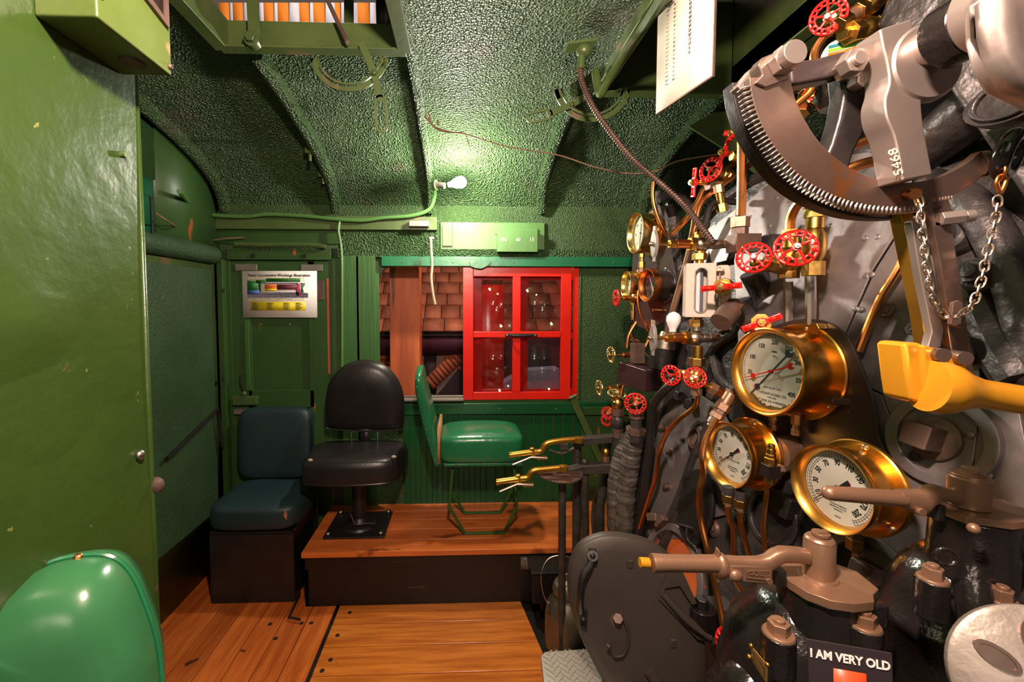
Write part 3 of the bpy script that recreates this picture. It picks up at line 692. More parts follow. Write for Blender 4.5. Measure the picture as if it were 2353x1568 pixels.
# green chair
ch = thing('low_chair', 'green vinyl chair turned sideways on bent tube legs under the red window', 'chair', (.1, 2.6, ZP))
B().cushion((.115, 2.58, .825), (.49, .36, .165), p=6, crown=.028).add('seat_cushion', 'green_leather', ch)
for i in range(7):
    B().ball((-.10 + i * .07, 2.408, .752), .0045).add('tack', 'copper', ch)
B().bb(-.10, .345, 2.41, 2.75, .735, .752).add('seat_rim', 'green_leather', ch, bevel=.004)
# backrest, curved pad seen edge-on
P = [aY(1006, 1072, 2.42), aY(990, 1012, 2.42), aY(975, 950, 2.42), aY(962, 890, 2.42), aY(960, 850, 2.42)]
mid = catmull([V((p.x, 0, p.z)) for p in P], 5); b = B(); L = []
for i, m_ in enumerate(mid):
    t = i / (len(mid) - 1); hw = .155 * min(1, math.sqrt(max(.02, 1 - max(0, (t - .8) / .2) ** 2.2))); th = .018 + .018 * math.sin(PI * min(1, t * .9 + .15))
    L.append(b.loop([V((m_.x + th * math.copysign(abs(math.cos(u)) ** .6, math.cos(u)), 2.58 + hw * math.copysign(abs(math.sin(u)) ** .4, math.sin(u)), m_.z + .1 * th * math.cos(u))) for u in [2 * PI * k / 20 for k in range(20)]]))
b.skin(L); b.add('backrest', 'green_leather', ch, ang=70)
for i in range(9):
    m_ = mid[1 + 2 * i]; B().ball((m_.x - .012, 2.425, m_.z), .004).add('tack', 'copper', ch)
p0, p1 = aY(1006, 985, 2.415), aY(1001, 1066, 2.415); B().bb(p0.x - .004, p0.x + .012, 2.41, 2.74, p1.z, p0.z).add('exposed_edge', 'brown_foam', ch)
for y in (2.455, 2.70):
    q = [aY(1040, 1078, 2.455), aY(1032, 1165, 2.455), aY(1068, 1243, 2.455), aY(1158, 1243, 2.455), aY(1187, 1165, 2.455), aY(1182, 1078, 2.455)]
    for v in q: v.y = y
    q[2].z = q[3].z = ZP + .008
    rq = [q[0], q[0].lerp(q[1], .85), q[1], q[1].lerp(q[2], .12), q[1].lerp(q[2], .9), q[2], q[2].lerp(q[3], .1), q[2].lerp(q[3], .9), q[3], q[3].lerp(q[4], .1), q[3].lerp(q[4], .88), q[4], q[4].lerp(q[5], .15), q[5]]
    B().tube(rq, .0085, n=3).add('leg_frame', 'green_tube', ch)
# ------------------------------------------------------------------ WALL FITTINGS
# poster
YP2 = YW - .028
po = thing('steam_poster', 'printed locomotive cutaway poster pinned on the green door', 'poster', aY(643, 677, YP2))
def pq(name, m, x0, y0, x1, y1, e=0, par=po): return B().prism([aY(x0, y1, YP2 - e), aY(x1, y1, YP2 - e), aY(x1, y0, YP2 - e), aY(x0, y0, YP2 - e)], (0, .0008 if e else .002, 0)).add(name, m, par)
B().prism([aY(559, 730, YP2), aY(729, 730, YP2), aY(728, 623, YP2), aY(556, 623, YP2)], (0, .002, 0)).add('sheet', 'paper', po)
pq('legend_block', 'poster_yellow', 575, 694, 702, 714, .001)
b = B()
for cx0 in (579, 613, 651, 679):
    for r in range(8): b.prism([aY(cx0, 696 + r * 2.2, YP2 - .002), aY(cx0 + 10 + 9 * random.random(), 696 + r * 2.2, YP2 - .002), aY(cx0 + 10, 697 + r * 2.2, YP2 - .002), aY(cx0, 697 + r * 2.2, YP2 - .002)], (0, .0004, 0))
b.add('legend_text', 'ink', po, kind='stuff')
mt = lambda px, py, e=.001, y=YP2: Matrix.Translation(aY(px, py, y - e)) @ Matrix.Rotation(PI / 2, 4, 'X')
text('Steam Locomotive Workings Illustration', .024, mt(641, 633), 'ink', po, bold=.0004)
# the cutaway engine: boiler, firebox, tender, wheels
g_ = B()
for poly in ([(568, 645), (592, 647), (592, 668), (568, 668)], [(588, 644), (612, 643), (612, 649), (600, 652), (600, 672), (594, 672), (594, 652), (588, 650)], [(612, 640), (690, 640), (690, 648), (612, 648)], [(690, 650), (703, 652), (696, 662), (698, 672), (690, 672)]):
    g_.prism([aY(x, y, YP2 - .0012) for x, y in poly], (0, .0004, 0))
g_.add('print_green', 'poster_green', po)
pq('print_orange', 'poster_orange', 608, 654, 637, 667, .0016); pq('print_maroon', 'poster_maroon', 636, 654, 682, 666, .0016)
pq('print_blue', 'poster_blue', 568, 667, 596, 677, .0016); pq('print_pink', 'poster_pink', 680, 652, 692, 680, .0014)
pq('print_yellow', 'poster_yellow', 608, 664, 636, 669, .0018)
g_ = B()
for x, r in ((575, 3.5), (586, 3.5), (617, 5), (641, 8), (652, 7), (666, 8), (679, 4.5), (697, 4.5)):
    c = aY(x, 680, YP2 - .0018); g_.lathe([(0, r * .0026), (.0003, r * .0026), (.0003, r * .0029), (0, r * .0029)], c, (0, -1, 0), 16, True); g_.cyl(c, c + V((0, -.0003, 0)), r * .0014, seg=8)
g_.prism([aY(x, y, YP2 - .0014) for x, y in ((568, 684), (708, 684), (708, 674), (690, 672), (568, 674))], (0, .0004, 0))
g_.prism([aY(x, y, YP2 - .0014) for x, y in ((604, 650), (684, 650), (684, 653), (604, 653))], (0, .0004, 0))
g_.add('print_wheels', 'poster_grey', po)
g_ = B()
for x in list(range(571, 700, 6)): 
    for y in (639, 689): g_.cyl(aY(x, y, YP2 - .001), aY(x, y, YP2 - .0014), .003, seg=6)
g_.add('callout_dots', 'poster_yellow', po, kind='stuff')
b = B()
for px in (600, 666): c = aY(px, 746, YW - .006); b.ball(c, .006)
tag(b.add('brass_tack', 'brass'), 'two brass tacks in the door panel below the poster', 'tacks')
g_ = B()
for x0_, y0_, x1_, y1_ in ((568, 676, 706, 676), (604, 650, 604, 672), (612, 668, 690, 668), (640, 655, 640, 667), (655, 655, 655, 667), (668, 655, 668, 667), (600, 672, 692, 672), (576, 664, 596, 664), (684, 650, 692, 676), (620, 660, 636, 658), (641, 680, 666, 680), (604, 650, 612, 644)):
    a_, b_ = aY(x0_, y0_, YP2 - .0022), aY(x1_, y1_, YP2 - .0022); d_ = (b_ - a_).normalized(); n_ = V((d_.z, 0, -d_.x)) * .0008
    g_.prism([a_ - n_, a_ + n_, b_ + n_, b_ - n_], (0, .0004, 0))
for k in range(21):
    x_ = 573 + k * 6.2; a_, b_ = aY(x_, 640, YP2 - .0022), aY(x_ + 4, 650, YP2 - .0022); n_ = V((.0004, 0, 0)); g_.prism([a_ - n_, a_ + n_, b_ + n_, b_ - n_], (0, .0004, 0))
    a_, b_ = aY(x_, 688, YP2 - .0022), aY(x_ - 3, 680, YP2 - .0022); g_.prism([a_ - n_, a_ + n_, b_ + n_, b_ - n_], (0, .0004, 0))
g_.add('print_lines', 'ink', po, kind='stuff')
# electric box with engraved numbers
eb = thing('switch_box', 'light green metal box numbered 250 60 15 above the red window', 'box', aY(1189, 555, YW - .05))
a, b_ = aY(1142, 579, YW - .075), aY(1236, 530, YW - .075)
B().bb(a.x, b_.x, YW - .075, YW - .017, a.z, b_.z).add('body', 'light_green', eb, bevel=.003)
B().bb(a.x - .006, b_.x + .006, YW - .03, YW - .017, b_.z - .02, b_.z + .02).add('back_plate', 'light_green', eb, bevel=.002)
for px, s_ in ((1157, '250'), (1191, '60'), (1222, '15')): text(s_, .030, mt(px, 551, 0, YW - .0765), 'paper_cream', eb)
# conduits
def pipe(name, label, cat, pts, r, m, n=6, seg=10, grp=None, **k):
    o = B().tube(pts, r, seg, n, **k).add(name, m); return tag(o, label, cat, grp)
pipe('conduit_pipe', 'green painted conduit running along the ledge and up to the lit bulb', 'pipe', [aX(412, 440, -1.45)] + [aY(x, y, YW - .055) for x, y in ((452, 483), (482, 494), (560, 498), (615, 493), (700, 497), (760, 503), (830, 507), (880, 501), (945, 496), (985, 482), (998, 455), (1000, 428))], .0125, 'light_green')
pipe('conduit_pipe', 'thin green conduit dropping down the wall between door and window boards', 'pipe', [aY(x, y, YW - .05) for x, y in ((782, 502), (778, 530), (783, 560), (786, 600), (786, 700), (786, 860))], .0085, 'light_green')
pipe('handrail_bar', 'round green bar on the beam above the poster door', 'rail', [aY(x, y, YW - .05) for x, y in ((540, 561), (600, 563), (700, 563), (748, 567))], .015, 'olive_green')
pipe('telephone_cable', 'thin mauve cable sagging along the beam above the rear wall rail', 'cable', [aX(358, 490, -1.45), aX(385, 508, -1.45), aY(430, 537, 2.8), aY(470, 553, 2.8), aY(520, 548, 2.8), aY(560, 546, 2.82)], .004, 'cord_brown')
hc = thing('hanging_cord', 'cream braided cord with metal clips hanging before the open window', 'cord', aY(993, 610, 2.72))
B().tube([aY(x, y, 2.72) for x, y in ((990, 548), (991, 575), (993, 610), (991, 640), (995, 675), (1000, 700))], .0085).add('cord', 'cord_cream', hc)
B().torus(aY(985, 556, 2.72), (0, 1, 0), .012, .002).box(aY(992, 547, 2.72), (.03, .01, .012)).tube([aY(992, 545, 2.72), aY(992, 540, 2.78), aY(992, 538, 2.84)], .004).tube([aY(1000, 702, 2.72), aY(1000, 735, 2.72)], .0015).add('clip', 'bright_steel', hc)
o = B().bb(aY(940, 520, YW - .07).x, aY(985, 520, YW - .07).x, YW - .08, YW - .036, aY(960, 521, YW - .07).z, aY(960, 507, YW - .07).z).add('cable_clamp', 'steel', bevel=.003); tag(o, 'small metal cable clamp on the ledge left of the lit bulb', 'clamp')
for i, (px, py) in enumerate(((712, 345), (742, 400), (768, 475))):
    c = aX(px, py, -.84); o = B().box(c, (.05, .03, .04)).cyl(c + V((0, 0, -.02)), c + V((0, 0, -.06)), .008).add('roof_bracket', 'olive_green', bevel=.003)
    tag(o, ['uppermost', 'middle', 'lowest'][i] + ' of three small brackets under the curved roof rib left of the bulb', 'bracket', 'brackets on the roof rib')
# lit bulb
bl = thing('light_bulb', 'glowing lit bulb on a side socket under the curved roof', 'bulb', aY(1060, 415, 2.6))
c = aY(1003, 425, 2.62); e = aY(1022, 427, 2.60)
B().cyl(c, e, .018).add('socket', 'socket', bl); B().cyl(c + V((-.02, .01, 0)), c, .03).add('holder_plate', 'olive_green', bl)
ctr = aY(1058, 419, 2.58); ax = (ctr - e).normalized()
B().lathe([(-.075, .013), (-.055, .016), (-.035, .026), (-.012, .033), (.01, .034), (.028, .024), (.036, .008)], ctr, ax).add('glass', 'bulb_lit', bl)
# twisted wire from the rib across to the boiler
pipe('rusty_wire', 'rusty wire strung from the roof rib across to the boiler valves', 'wire', [aY(975, 268, 2.1), aY(1010, 300, 2.1), aY(1068, 308, 2.05), aY(1160, 336, 2.0), aY(1280, 356, 1.95), aY(1370, 385, 1.9), aY(1450, 399, 1.9), aY(1510, 392, 1.85), aY(1560, 370, 1.8), aY(1660, 353, 1.7)], .0028, 'cord_brown')
o = B().torus(aY(983, 268, 2.1), (1, -1, 0), .014, .003).torus(aY(1006, 282, 2.1), (1, -.3, 0), .012, .0025).tube([aY(985, 272, 2.1), aY(1000, 292, 2.1), aY(1040, 304, 2.07), aY(1066, 303, 2.05)], .003).tube([aY(1068, 306, 2.05), aY(1074, 320, 2.05), aY(1078, 336, 2.05)], .002).add('wire_knot', 'cord_brown')
tag(o, 'knotted loop of rusty wire on the rib above the lit bulb', 'wire')
# ------------------------------------------------------------------ HATCH LATCHES
def latch(label, D, strap, rod, Y, flip=1):
    """toothed half-ring with a slotted lever; D = pixel centre, outer radius"""
    r = thing('hatch_quadrant', label, 'latch', aY(D[0], D[1], Y), 'ventilator hatch quadrants')
    cx, cy, R = D; a0, a1 = (10, 170)
    out = [aY(cx + R * math.cos(rad(a)), cy + R * math.sin(rad(a)), Y) for a in range(a0, a1 + 1, 8)]
    inn = [aY(cx + (R - 20) * math.cos(rad(a)), cy + (R - 20) * math.sin(rad(a)), Y) for a in range(a0, a1 + 1, 8)]
    m1 = [aY(cx + (R - 11) * math.cos(rad(a)), cy + (R - 11) * math.sin(rad(a)), Y) for a in range(a0, a1 + 1, 8)]
    m2 = [aY(cx + (R - 15) * math.cos(rad(a)), cy + (R - 15) * math.sin(rad(a)), Y) for a in range(a0, a1 + 1, 8)]
    B().prism(out + m1[::-1], (0, .008, 0)).prism(m2 + inn[::-1], (0, .008, 0)).prism([out[0], out[2], inn[2], inn[0]], (0, .008, 0)).prism([out[-1], inn[-1], inn[-3], out[-3]], (0, .008, 0)).add('quadrant', 'olive_green', r, bevel=.001)
    p0, p1, p2, p3 = strap   # pivot top, rivet, loop start, loop end (px)
    def bar(a, b, w, yo):
        A, Bb = aY(*a, Y + yo), aY(*b, Y + yo); d = (Bb - A).normalized(); n = V((d.z, 0, -d.x)) * w
        return [A - n, A + n, Bb + n, Bb - n]
    B().prism(bar(p0, p1, .013, -.012), (0, .007, 0)).add('arm', 'olive_green', r, bevel=.001)
    A, Bb = aY(*p2, Y - .02), aY(*p3, Y - .02); d = (Bb - A).normalized(); n = V((d.z, 0, -d.x)); L = (Bb - A).length; w = .024
    def stad(w, e):
        o_ = []
        for k in range(9): a = PI * k / 8; o_.append(A - d * (0) + n * w * math.cos(a) - d * w * math.sin(a))
        for k in range(9): a = PI * k / 8; o_.append(Bb - n * w * math.cos(a) + d * w * math.sin(a))
        return o_
    B().ring(stad(w, 0), stad(w - .010, 0), (0, .006, 0)).prism(bar(p1, p2, .013, -.02), (0, .006, 0)).add('lever', 'olive_green', r, bevel=.001)
    c = aY(*p1, Y - .022); B().nut(c, c + V((0, -.008, 0)), .010).add('pivot_bolt', 'olive_green', r)
    return r
l1 = latch('green hatch quadrant with slotted lever hanging straight down below the left hatch', (802, 118, 92), ((830, 98), (860, 168), (874, 232), (877, 290)), None, 1.66)
l2 = latch('green hatch quadrant with slotted lever swung aside below the right hatch', (1361, 190, 90), ((1345, 222), (1314, 240), (1258, 262), (1222, 270)), None, 1.88)
B().tube([aY(750, -5, 1.66), aY(778, 55, 1.65), aY(798, 97, 1.63)], .008).add('prop_rod', 'rusty_iron', l1)
c = aY(583, 95, 1.665)
o = B().prism([aY(565, -10, 1.66), aY(590, -10, 1.66), aY(600, 96, 1.66), aY(570, 96, 1.66)], (0, .01, 0)).cyl(c + V((0, .01, 0)), c + V((0, -.02, 0)), .028).nut(c + V((0, -.02, 0)), c + V((0, -.035, 0)), .018).add('hatch_strap', 'olive_green', bevel=.002); tag(o, 'broad green strap with large bolt at the left end of the hatch', 'strap')
o = B().prism([aY(790, -10, 1.76), aY(812, -10, 1.76), aY(812, 86, 1.76), aY(790, 86, 1.76)], (0, .01, 0)).add('hatch_strap', 'olive_green', bevel=.002); tag(o, 'narrow green strap crossing the striped cloth near the hatch middle', 'strap')
# grab pipe beside hatch 2, ball joint and spiral hose
pipe('painted_pipe', 'shiny green pipe curving along the right hatch edge', 'pipe', [aY(1530, -20, 1.2), aY(1480, 60, 1.4), aY(1440, 115, 1.55), aY(1395, 190, 1.7), aY(1378, 215, 1.75), aY(1368, 165, 1.8)], .016, 'olive_green')
jt = thing('spiral_hose', 'brown spiral armoured hose running from the roof joint to the boiler', 'hose', aY(1340, 130, 1.68))
c = aY(1342, 118, 1.68); B().ball(c, .030, (1, 1, .9)).box(c + V((-.01, .02, .032)), (.11, .06, .01), Matrix.Rotation(rad(-8), 3, 'Y')).add('ball_joint', 'olive_green', jt)
B().cyl(aY(1336, 130, 1.67), aY(1334, 160, 1.67), .015).add('socket', 'olive_green', jt)
P = catmull([aY(1334, 158, 1.67), aY(1338, 190, 1.66), aY(1362, 245, 1.63), aY(1400, 300, 1.6), aY(1450, 362, 1.56), aY(1510, 415, 1.52), aY(1570, 470, 1.48), aY(1610, 520, 1.42), aY(1640, 560, 1.38)], 40)
cum = [0]
for i in range(1, len(P)): cum.append(cum[-1] + (P[i] - P[i - 1]).length)
Ltot = cum[-1]; N = 1300; Q = []
j = 0
for i in range(N):
    s_ = Ltot * i / (N - 1)
    while j < len(cum) - 2 and cum[j + 1] < s_: j += 1
    Q.append(P[j].lerp(P[j + 1], (s_ - cum[j]) / max(1e-9, cum[j + 1] - cum[j])))
B().tube(Q, lambda t: .0068 + .0040 * (1 if (t * Ltot / .0105) % 1 < .5 else 0), 10, smooth=False).add('spiral_jacket', 'rusty_iron', jt)
pipe('green_rail_pipe', 'green pipe running along the far roof ledge behind the spiral hose', 'pipe', [aY(x, y, 2.7) for x, y in ((1294, 345), (1320, 362), (1400, 366), (1500, 369), (1640, 372))], .022, 'olive_green')
o = B().bb(aY(1285, 360, 2.78).x, 1.9, 2.76, 2.80, aY(1400, 378, 2.78).z, aY(1400, 348, 2.78).z).add('roof_stringer', 'olive_green', bevel=.003); tag(o, 'flat green stringer behind the green pipe under the roof', 'stringer')
gs = thing('roof_gusset', 'green riveted gusset plate under the roof behind the red valves', 'gusset', aY(1650, 300, 1.95))
B().prism([aY(x, y, 1.95) for x, y in ((1583, 290), (1600, 280), (1640, 258), (1740, 250), (1740, 400), (1672, 346))], (0, .012, 0)).add('plate', 'olive_green', gs, bevel=.002)
for px in range(1615, 1735, 18): B().ball(aY(px, 280 - (px - 1615) * .12, 1.948), .008, (1, .6, 1)).add('rivet', 'olive_green', gs)
# speed card
A_, B__ = aY(1507, 262, 1.32), aY(1638, 175, 1.10)
cdv = thing('speed_card', 'cream printed speed table card hanging below the right hatch', 'card', A_)
up = V((0, 0, .335)); dx = (B__ - A_); dx.z = 0
B__ = A_ + dx
nn = dx.cross(up).normalized(); nn = nn if nn.dot(CAM - A_) > 0 else -nn
B().prism([A_, B__, B__ + up, A_ + up], nn * -.003).add('sheet', 'paper_cream', cdv)
B().ring([A_ - nn * .0005 + (V((0, 0, -.002)) - dx * .01), B__ + (V((0, 0, -.002)) + dx * .01), B__ + up + dx * .01, A_ + up - dx * .01], [A_ + dx * .015 + V((0, 0, .003)), B__ - dx * .015 + V((0, 0, .003)), B__ + up - dx * .015, A_ + up + dx * .015], nn * -.004).add('border', 'rusty_iron', cdv)
def cardm(u, v):
    x = dx.normalized(); z = nn
    o_ = A_ + dx * u + up * v + z * .0012
    yy_ = V((0, 0, 1)); return Matrix(((x.x, yy_.x, z.x, o_.x), (x.y, yy_.y, z.y, o_.y), (x.z, yy_.z, z.z, o_.z), (0, 0, 0, 1)))
L = []
for i in range(19): L.append(text(str(90 - 5 * i) if i < 18 else '0', .0105, cardm(.62, .93 - i * .0345), 'ink', cdv, bold=.0002))
for i in range(19):
    L.append(text(str(i // 2), .0075, cardm(.20, .80 - i * .034), 'ink', cdv)); L.append(text(str([40, 42, 45, 48, 51, 55, 0, 5, 12, 20, 30, 43, 0, 24, 0, 0, 0, 0][i % 18]), .0075, cardm(.34, .80 - i * .034), 'ink', cdv))
L.append(text('Time per mile', .009, cardm(.26, .86), 'ink', cdv)); L.append(text('Min.  Sec.', .0075, cardm(.27, .83), 'ink', cdv)); L.append(text('Miles per hour', .009, cardm(.62, .965), 'ink', cdv))
join_into(L)
# ------------------------------------------------------------------ BOILER BACKHEAD
BN = V((-math.cos(rad(9)), -math.sin(rad(9)), .2)).normalized(); BP = V((.98, 1.25, 1.3))
def aB(px, py, off=0): return aP(px, py, BP + BN * off, BN)
BU = V((0, 0, 1)) - BN * BN.z; BU.normalize(); BR = BU.cross(BN)    # BR points to the photo's right
bo = thing('boiler_backhead', 'huge black riveted boiler end plate filling the wall side opposite the locker', 'boiler', (1.2, 1.1, .2))
ol = [(1418, 1700), (1425, 1500), (1440, 1300), (1462, 1180), (1490, 1000), (1512, 850), (1530, 700), (1553, 600), (1590, 520), (1650, 452), (1730, 398), (1850, 358), (2000, 335), (2200, 318), (2500, 310), (3000, 330), (3600, 500), (3600, 2600), (2200, 2200)]
pts = [aB(x, y) for x, y in ol]
B().prism(pts, (.95, .15, 0)).add('end_plate', 'boiler_black', bo, bevel=.03, seg=3)
# raised flange following the edge of the end plate
B().tube([aB(x + 14, y + 10, .0) for x, y in ol[1:14]], .022, 10, 4).add('flange', 'boiler_black', bo)
wr = st(B().bb(1.95, 2.0, -.6, 2.92, -.05, 2.7).add('wall_right', 'satin_black'))
def plateB(name, pxs, th, off, m, par=bo, bev=.002, label=None): return B().prism([aB(x, y, off) for x, y in pxs], BN * th).add(name, m, par, bevel=bev, label=label)
plateB('jacket_plate', [(1712, 470), (1765, 428), (1880, 402), (2000, 425), (2098, 468), (2058, 545), (2010, 620), (1975, 700), (1935, 790), (1880, 800), (1700, 800), (1690, 600)], .007, .012, 'jacket_grey')
plateB('jacket_plate', [(2102, 470), (2150, 480), (2240, 700), (2260, 900), (2230, 1150), (2090, 1060), (2030, 905), (1940, 862), (1938, 790), (1979, 701), (2015, 621), (2063, 546)], .006, .010, 'jacket_grey')
plateB('jacket_plate', [(1940, 866), (2030, 908), (2088, 1062), (2225, 1152), (2230, 1400), (2100, 1500), (1960, 1340), (1960, 1100)], .006, .006, 'jacket_grey')
plateB('jacket_plate', [(1770, 424), (1850, 372), (2000, 350), (2100, 380), (2094, 464), (2000, 420), (1880, 397)], .005, .016, 'jacket_grey')
plateB('jacket_plate', [(1626, 548), (1652, 512), (1695, 480), (1687, 545), (1672, 600), (1638, 608)], .006, .02, 'jacket_light', label='pale grey jacket plate')
plateB('jacket_plate', [(1602, 550), (1648, 512), (1624, 606), (1596, 610)], .006, .016, 'jacket_light')
plateB('jacket_plate', [(1600, 900), (1660, 940), (1700, 1010), (1690, 1180), (1600, 1200), (1560, 1120), (1570, 960)], .005, .008, 'jacket_grey')
plateB('doubling_plate', [(1520, 960), (1570, 930), (1620, 1000), (1640, 1200), (1560, 1240), (1490, 1230), (1500, 1100)], .006, .004, 'jacket_grey')
for px, py in ((1786, 455), (1815, 470), (1770, 520), (1990, 548), (2018, 545), (2004, 632), (1992, 636), (1966, 710), (1978, 712), (2044, 848), (2050, 875), (1668, 505), (1676, 580), (1930, 450), (2060, 480), (1900, 600), (1908, 520), (1845, 430), (1725, 500), (2270, 1092), (1955, 900), (1745, 620), (2230, 1000)):
    c = aB(px, py, .016); B().lathe([(0, .0085), (.003, .008), (.005, .0055), (.0055, .002)], c, BN, 12).add('jacket_screw', 'jacket_grey', bo)
def boltB(px, py, r, h, m='boiler_black', off=.0, ring=True, name='stay_bolt'):
    b = B(); c = aB(px, py, off)
    if ring: b.lathe([(0, r * 1.7), (.006, r * 1.6), (.012, r * 1.2)], c, BN, 20)
    b.nut(c + BN * .008, c + BN * (.008 + h), r).cyl(c + BN * h, c + BN * (h + .012), r * .5)
    b.add(name, m, bo, bevel=.0015)
for px, py, r, h in ((2053, 717, .020, .02), (2115, 760, .016, .02), (1540, 1120, .013, .02), (1545, 1040, .013, .018), (1690, 1080, .014, .012), (1700, 1190, .016, .014), (1640, 1215, .018, .012), (1600, 1235, .015, .02), (1530, 985, .014, .02), (2120, 1050, .014, .014), (1575, 1010, .01, .012)):
    boltB(px, py, r, h, 'rusty_iron' if px < 1700 or px == 2053 else 'boiler_black')
# big studs between lever and frame edge
for px, py in ((2207, 550), (2285, 640), (2235, 800)):
    b = B(); c = aB(px, py, .0); b.lathe([(0, .045), (.03, .04), (.045, .036), (.05, .030)], c, BN, 24).cyl(c + BN * .05, c + BN * .075, .024).cyl(c + BN * .07, c + BN * .082, .015); b.add('stay_boss', 'boiler_black', bo, bevel=.002)
# oval nameplate high up, washout rings
def ringB(name, px, py, r0, r1, h, m='jacket_grey', sx=1, par=bo, fill=None, off=0):
    c = aB(px, py, off); n = 40
    o_ = [c + (BR * math.cos(2 * PI * k / n) * sx + BU * math.sin(2 * PI * k / n)) * r0 for k in range(n)]
    i_ = [c + (BR * math.cos(2 * PI * k / n) * sx + BU * math.sin(2 * PI * k / n)) * r1 for k in range(n)]
    B().ring(o_, i_, BN * h).add(name, m, par, bevel=.003)
    if fill: B().prism(i_, BN * h * .15).add('recess', fill, par)
ringB('washout_ring', 2172, 1012, .100, .074, .026, fill='satin_black')
c = aB(2160, 1010, .004)
wp = B().lathe([(0, .050), (.02, .048), (.03, .03)], c, BN, 28).add('washout_plug', 'rusty_iron', bo, bevel=.002)
x_, y_ = BR, BU
q = Matrix((BR, BU, BN)).transposed() @ Matrix.Rotation(rad(-6), 3, 'Z')
B().box(c + BN * .045, (.052, .052, .06), q).add('square_head', 'rusty_iron', wp, bevel=.004)
ringB('washout_ring', 2000, 1345, .115, .092, .02, fill='satin_black')
B().box(aB(1985, 1330, .03), (.05, .08, .05), q).add('casting_lug', 'rusty_iron', bo, bevel=.006)
ringB('washout_ring', 1778, 1190, .085, .070, .012, 'boiler_black', fill='satin_black')
ringB('washout_ring', 1612, 1010, .070, .052, .018, 'boiler_black', sx=.75, fill='satin_black')
ringB('washout_ring', 1608, 1010, .040, .032, .03, 'rusty_iron', sx=.75)
ringB('builder_oval', 2320, 225, .036, .030, .008, 'boiler_black', sx=1.35, off=.3)
B().prism([aB(2320, 225, .3) + (BR * 1.5 * math.cos(k * .2618) + BU * math.sin(k * .2618)) * .04 for k in range(24)], BN * -.02).add('builder_plate', 'boiler_black', bo)
# upper dark casting that carries the lever shaft (right top)
b = B(); P = [(2010, 60), (2060, -60), (2500, -120), (2700, 300), (2600, 640), (2420, 560), (2330, 420), (2200, 230), (2130, 130)]
b.prism([aP(x, y, (.93, .9, 2), (-.9, -.45, 0)) for x, y in P], (.12, .06, 0)); b.add('upper_casting', 'boiler_black', bo, bevel=.01)
b = B(); b.tube([aB(2130, 340, .02), aB(2230, 260, .08), aB(2400, 150, .1)], .055, 14).tube([aB(2140, 420, .02), aB(2240, 480, .04), aB(2330, 640, .03), aB(2400, 900, .02)], .035, 12).tube([aB(2250, 700, 0), aB(2300, 800, .02), aB(2353, 880, .03)], .04); b.add('cast_rib', 'boiler_black', bo)
plateB('frame_plate', [(2150, 470), (2260, 430), (2420, 560), (2420, 900), (2330, 960), (2260, 760)], .01, .0, 'boiler_black')
plateB('lower_frame', [(2210, 905), (2353, 950), (2400, 1200), (2240, 1160)], .012, .0, 'jacket_grey')
# random rough castings on the lower left of the backhead
for pts_, r in (([(1640, 960), (1600, 1040), (1560, 1150), (1520, 1230)], .018), ([(1560, 1180), (1530, 1240), (1510, 1300)], .02), ([(1700, 700), (1690, 760), (1640, 800), (1600, 900)], .022), ([(1640, 820), (1655, 870), (1690, 900)], .018), ([(1560, 640), (1548, 760), (1530, 880), (1500, 1010)], .016)):
    B().tube([aB(x, y, .01) for x, y in pts_], r, 10).add('cast_rib', 'boiler_black', bo)
for (px, py, s_) in ((1668, 748, .045), (1642, 905, .04), (1683, 712, .05), (1590, 930, .035), (1720, 830, .04), (1560, 910, .03)):
    B().box(aB(px, py, .02), (s_, s_ * 1.3, s_), q @ Matrix.Rotation(rad(px % 40), 3, 'Z')).add('bracket', 'rusty_iron' if px % 2 else 'boiler_black', bo, bevel=.006)
# dark oval cover plate hanging on a chain
c = aB(1602, 1165, .03)
o = B().prism([c + (BR * .62 * math.cos(k * .2094) + BU * 1.0 * math.sin(k * .2094)) * .135 for k in range(30)], BN * .012).add('cover_plate', 'satin_black', bo, bevel=.003)
B().tube([aB(1560, 1205, .05), aB(1592, 1215, .06)], .004).tube([aB(1578, 1210, .055), aB(1580, 1240, .05), aB(1600, 1262, .05), aB(1602, 1290, .05)], .004).add('peg_chain', 'boiler_black', bo)
B().box(aB(1508, 1190, .04), (.06, .03, .05), q @ Matrix.Rotation(rad(30), 3, 'Z')).box(aB(1520, 1200, .045), (.02, .06, .03), q @ Matrix.Rotation(rad(-30), 3, 'Z')).add('wing_nut', 'rusty_iron', bo, bevel=.004)
B().box(aB(1800, 1160, .02), (.07, .06, .04), q).add('hand_hole_bar', 'satin_black', bo, bevel=.004)
# fire hole ring, the glow inside painted as orange colour
fh = aB(1555, 1318, .0)
n = 36
o_ = [fh + (BR * math.cos(2 * PI * k / n) * .95 + BU * math.sin(2 * PI * k / n)) * .175 for k in range(n)]
i_ = [fh + (BR * math.cos(2 * PI * k / n) * .95 + BU * math.sin(2 * PI * k / n)) * .145 for k in range(n)]
B().ring(o_, i_, BN * .03).add('fire_hole_ring', 'jacket_grey', bo, bevel=.004)
B().prism(i_, BN * .006).add('fire_hole', 'fire_glow', bo)
fs = thing('painted_glow_plate', 'orange plate painted as fire glow inside the fire hole behind the round door', 'plate', fh)
B().prism([aB(x, y, .012) for x, y in ((1540, 1300), (1548, 1262), (1575, 1248), (1605, 1290), (1625, 1350), (1615, 1385), (1560, 1360))], BN * .01).add('plate', 'fire_glow', fs)
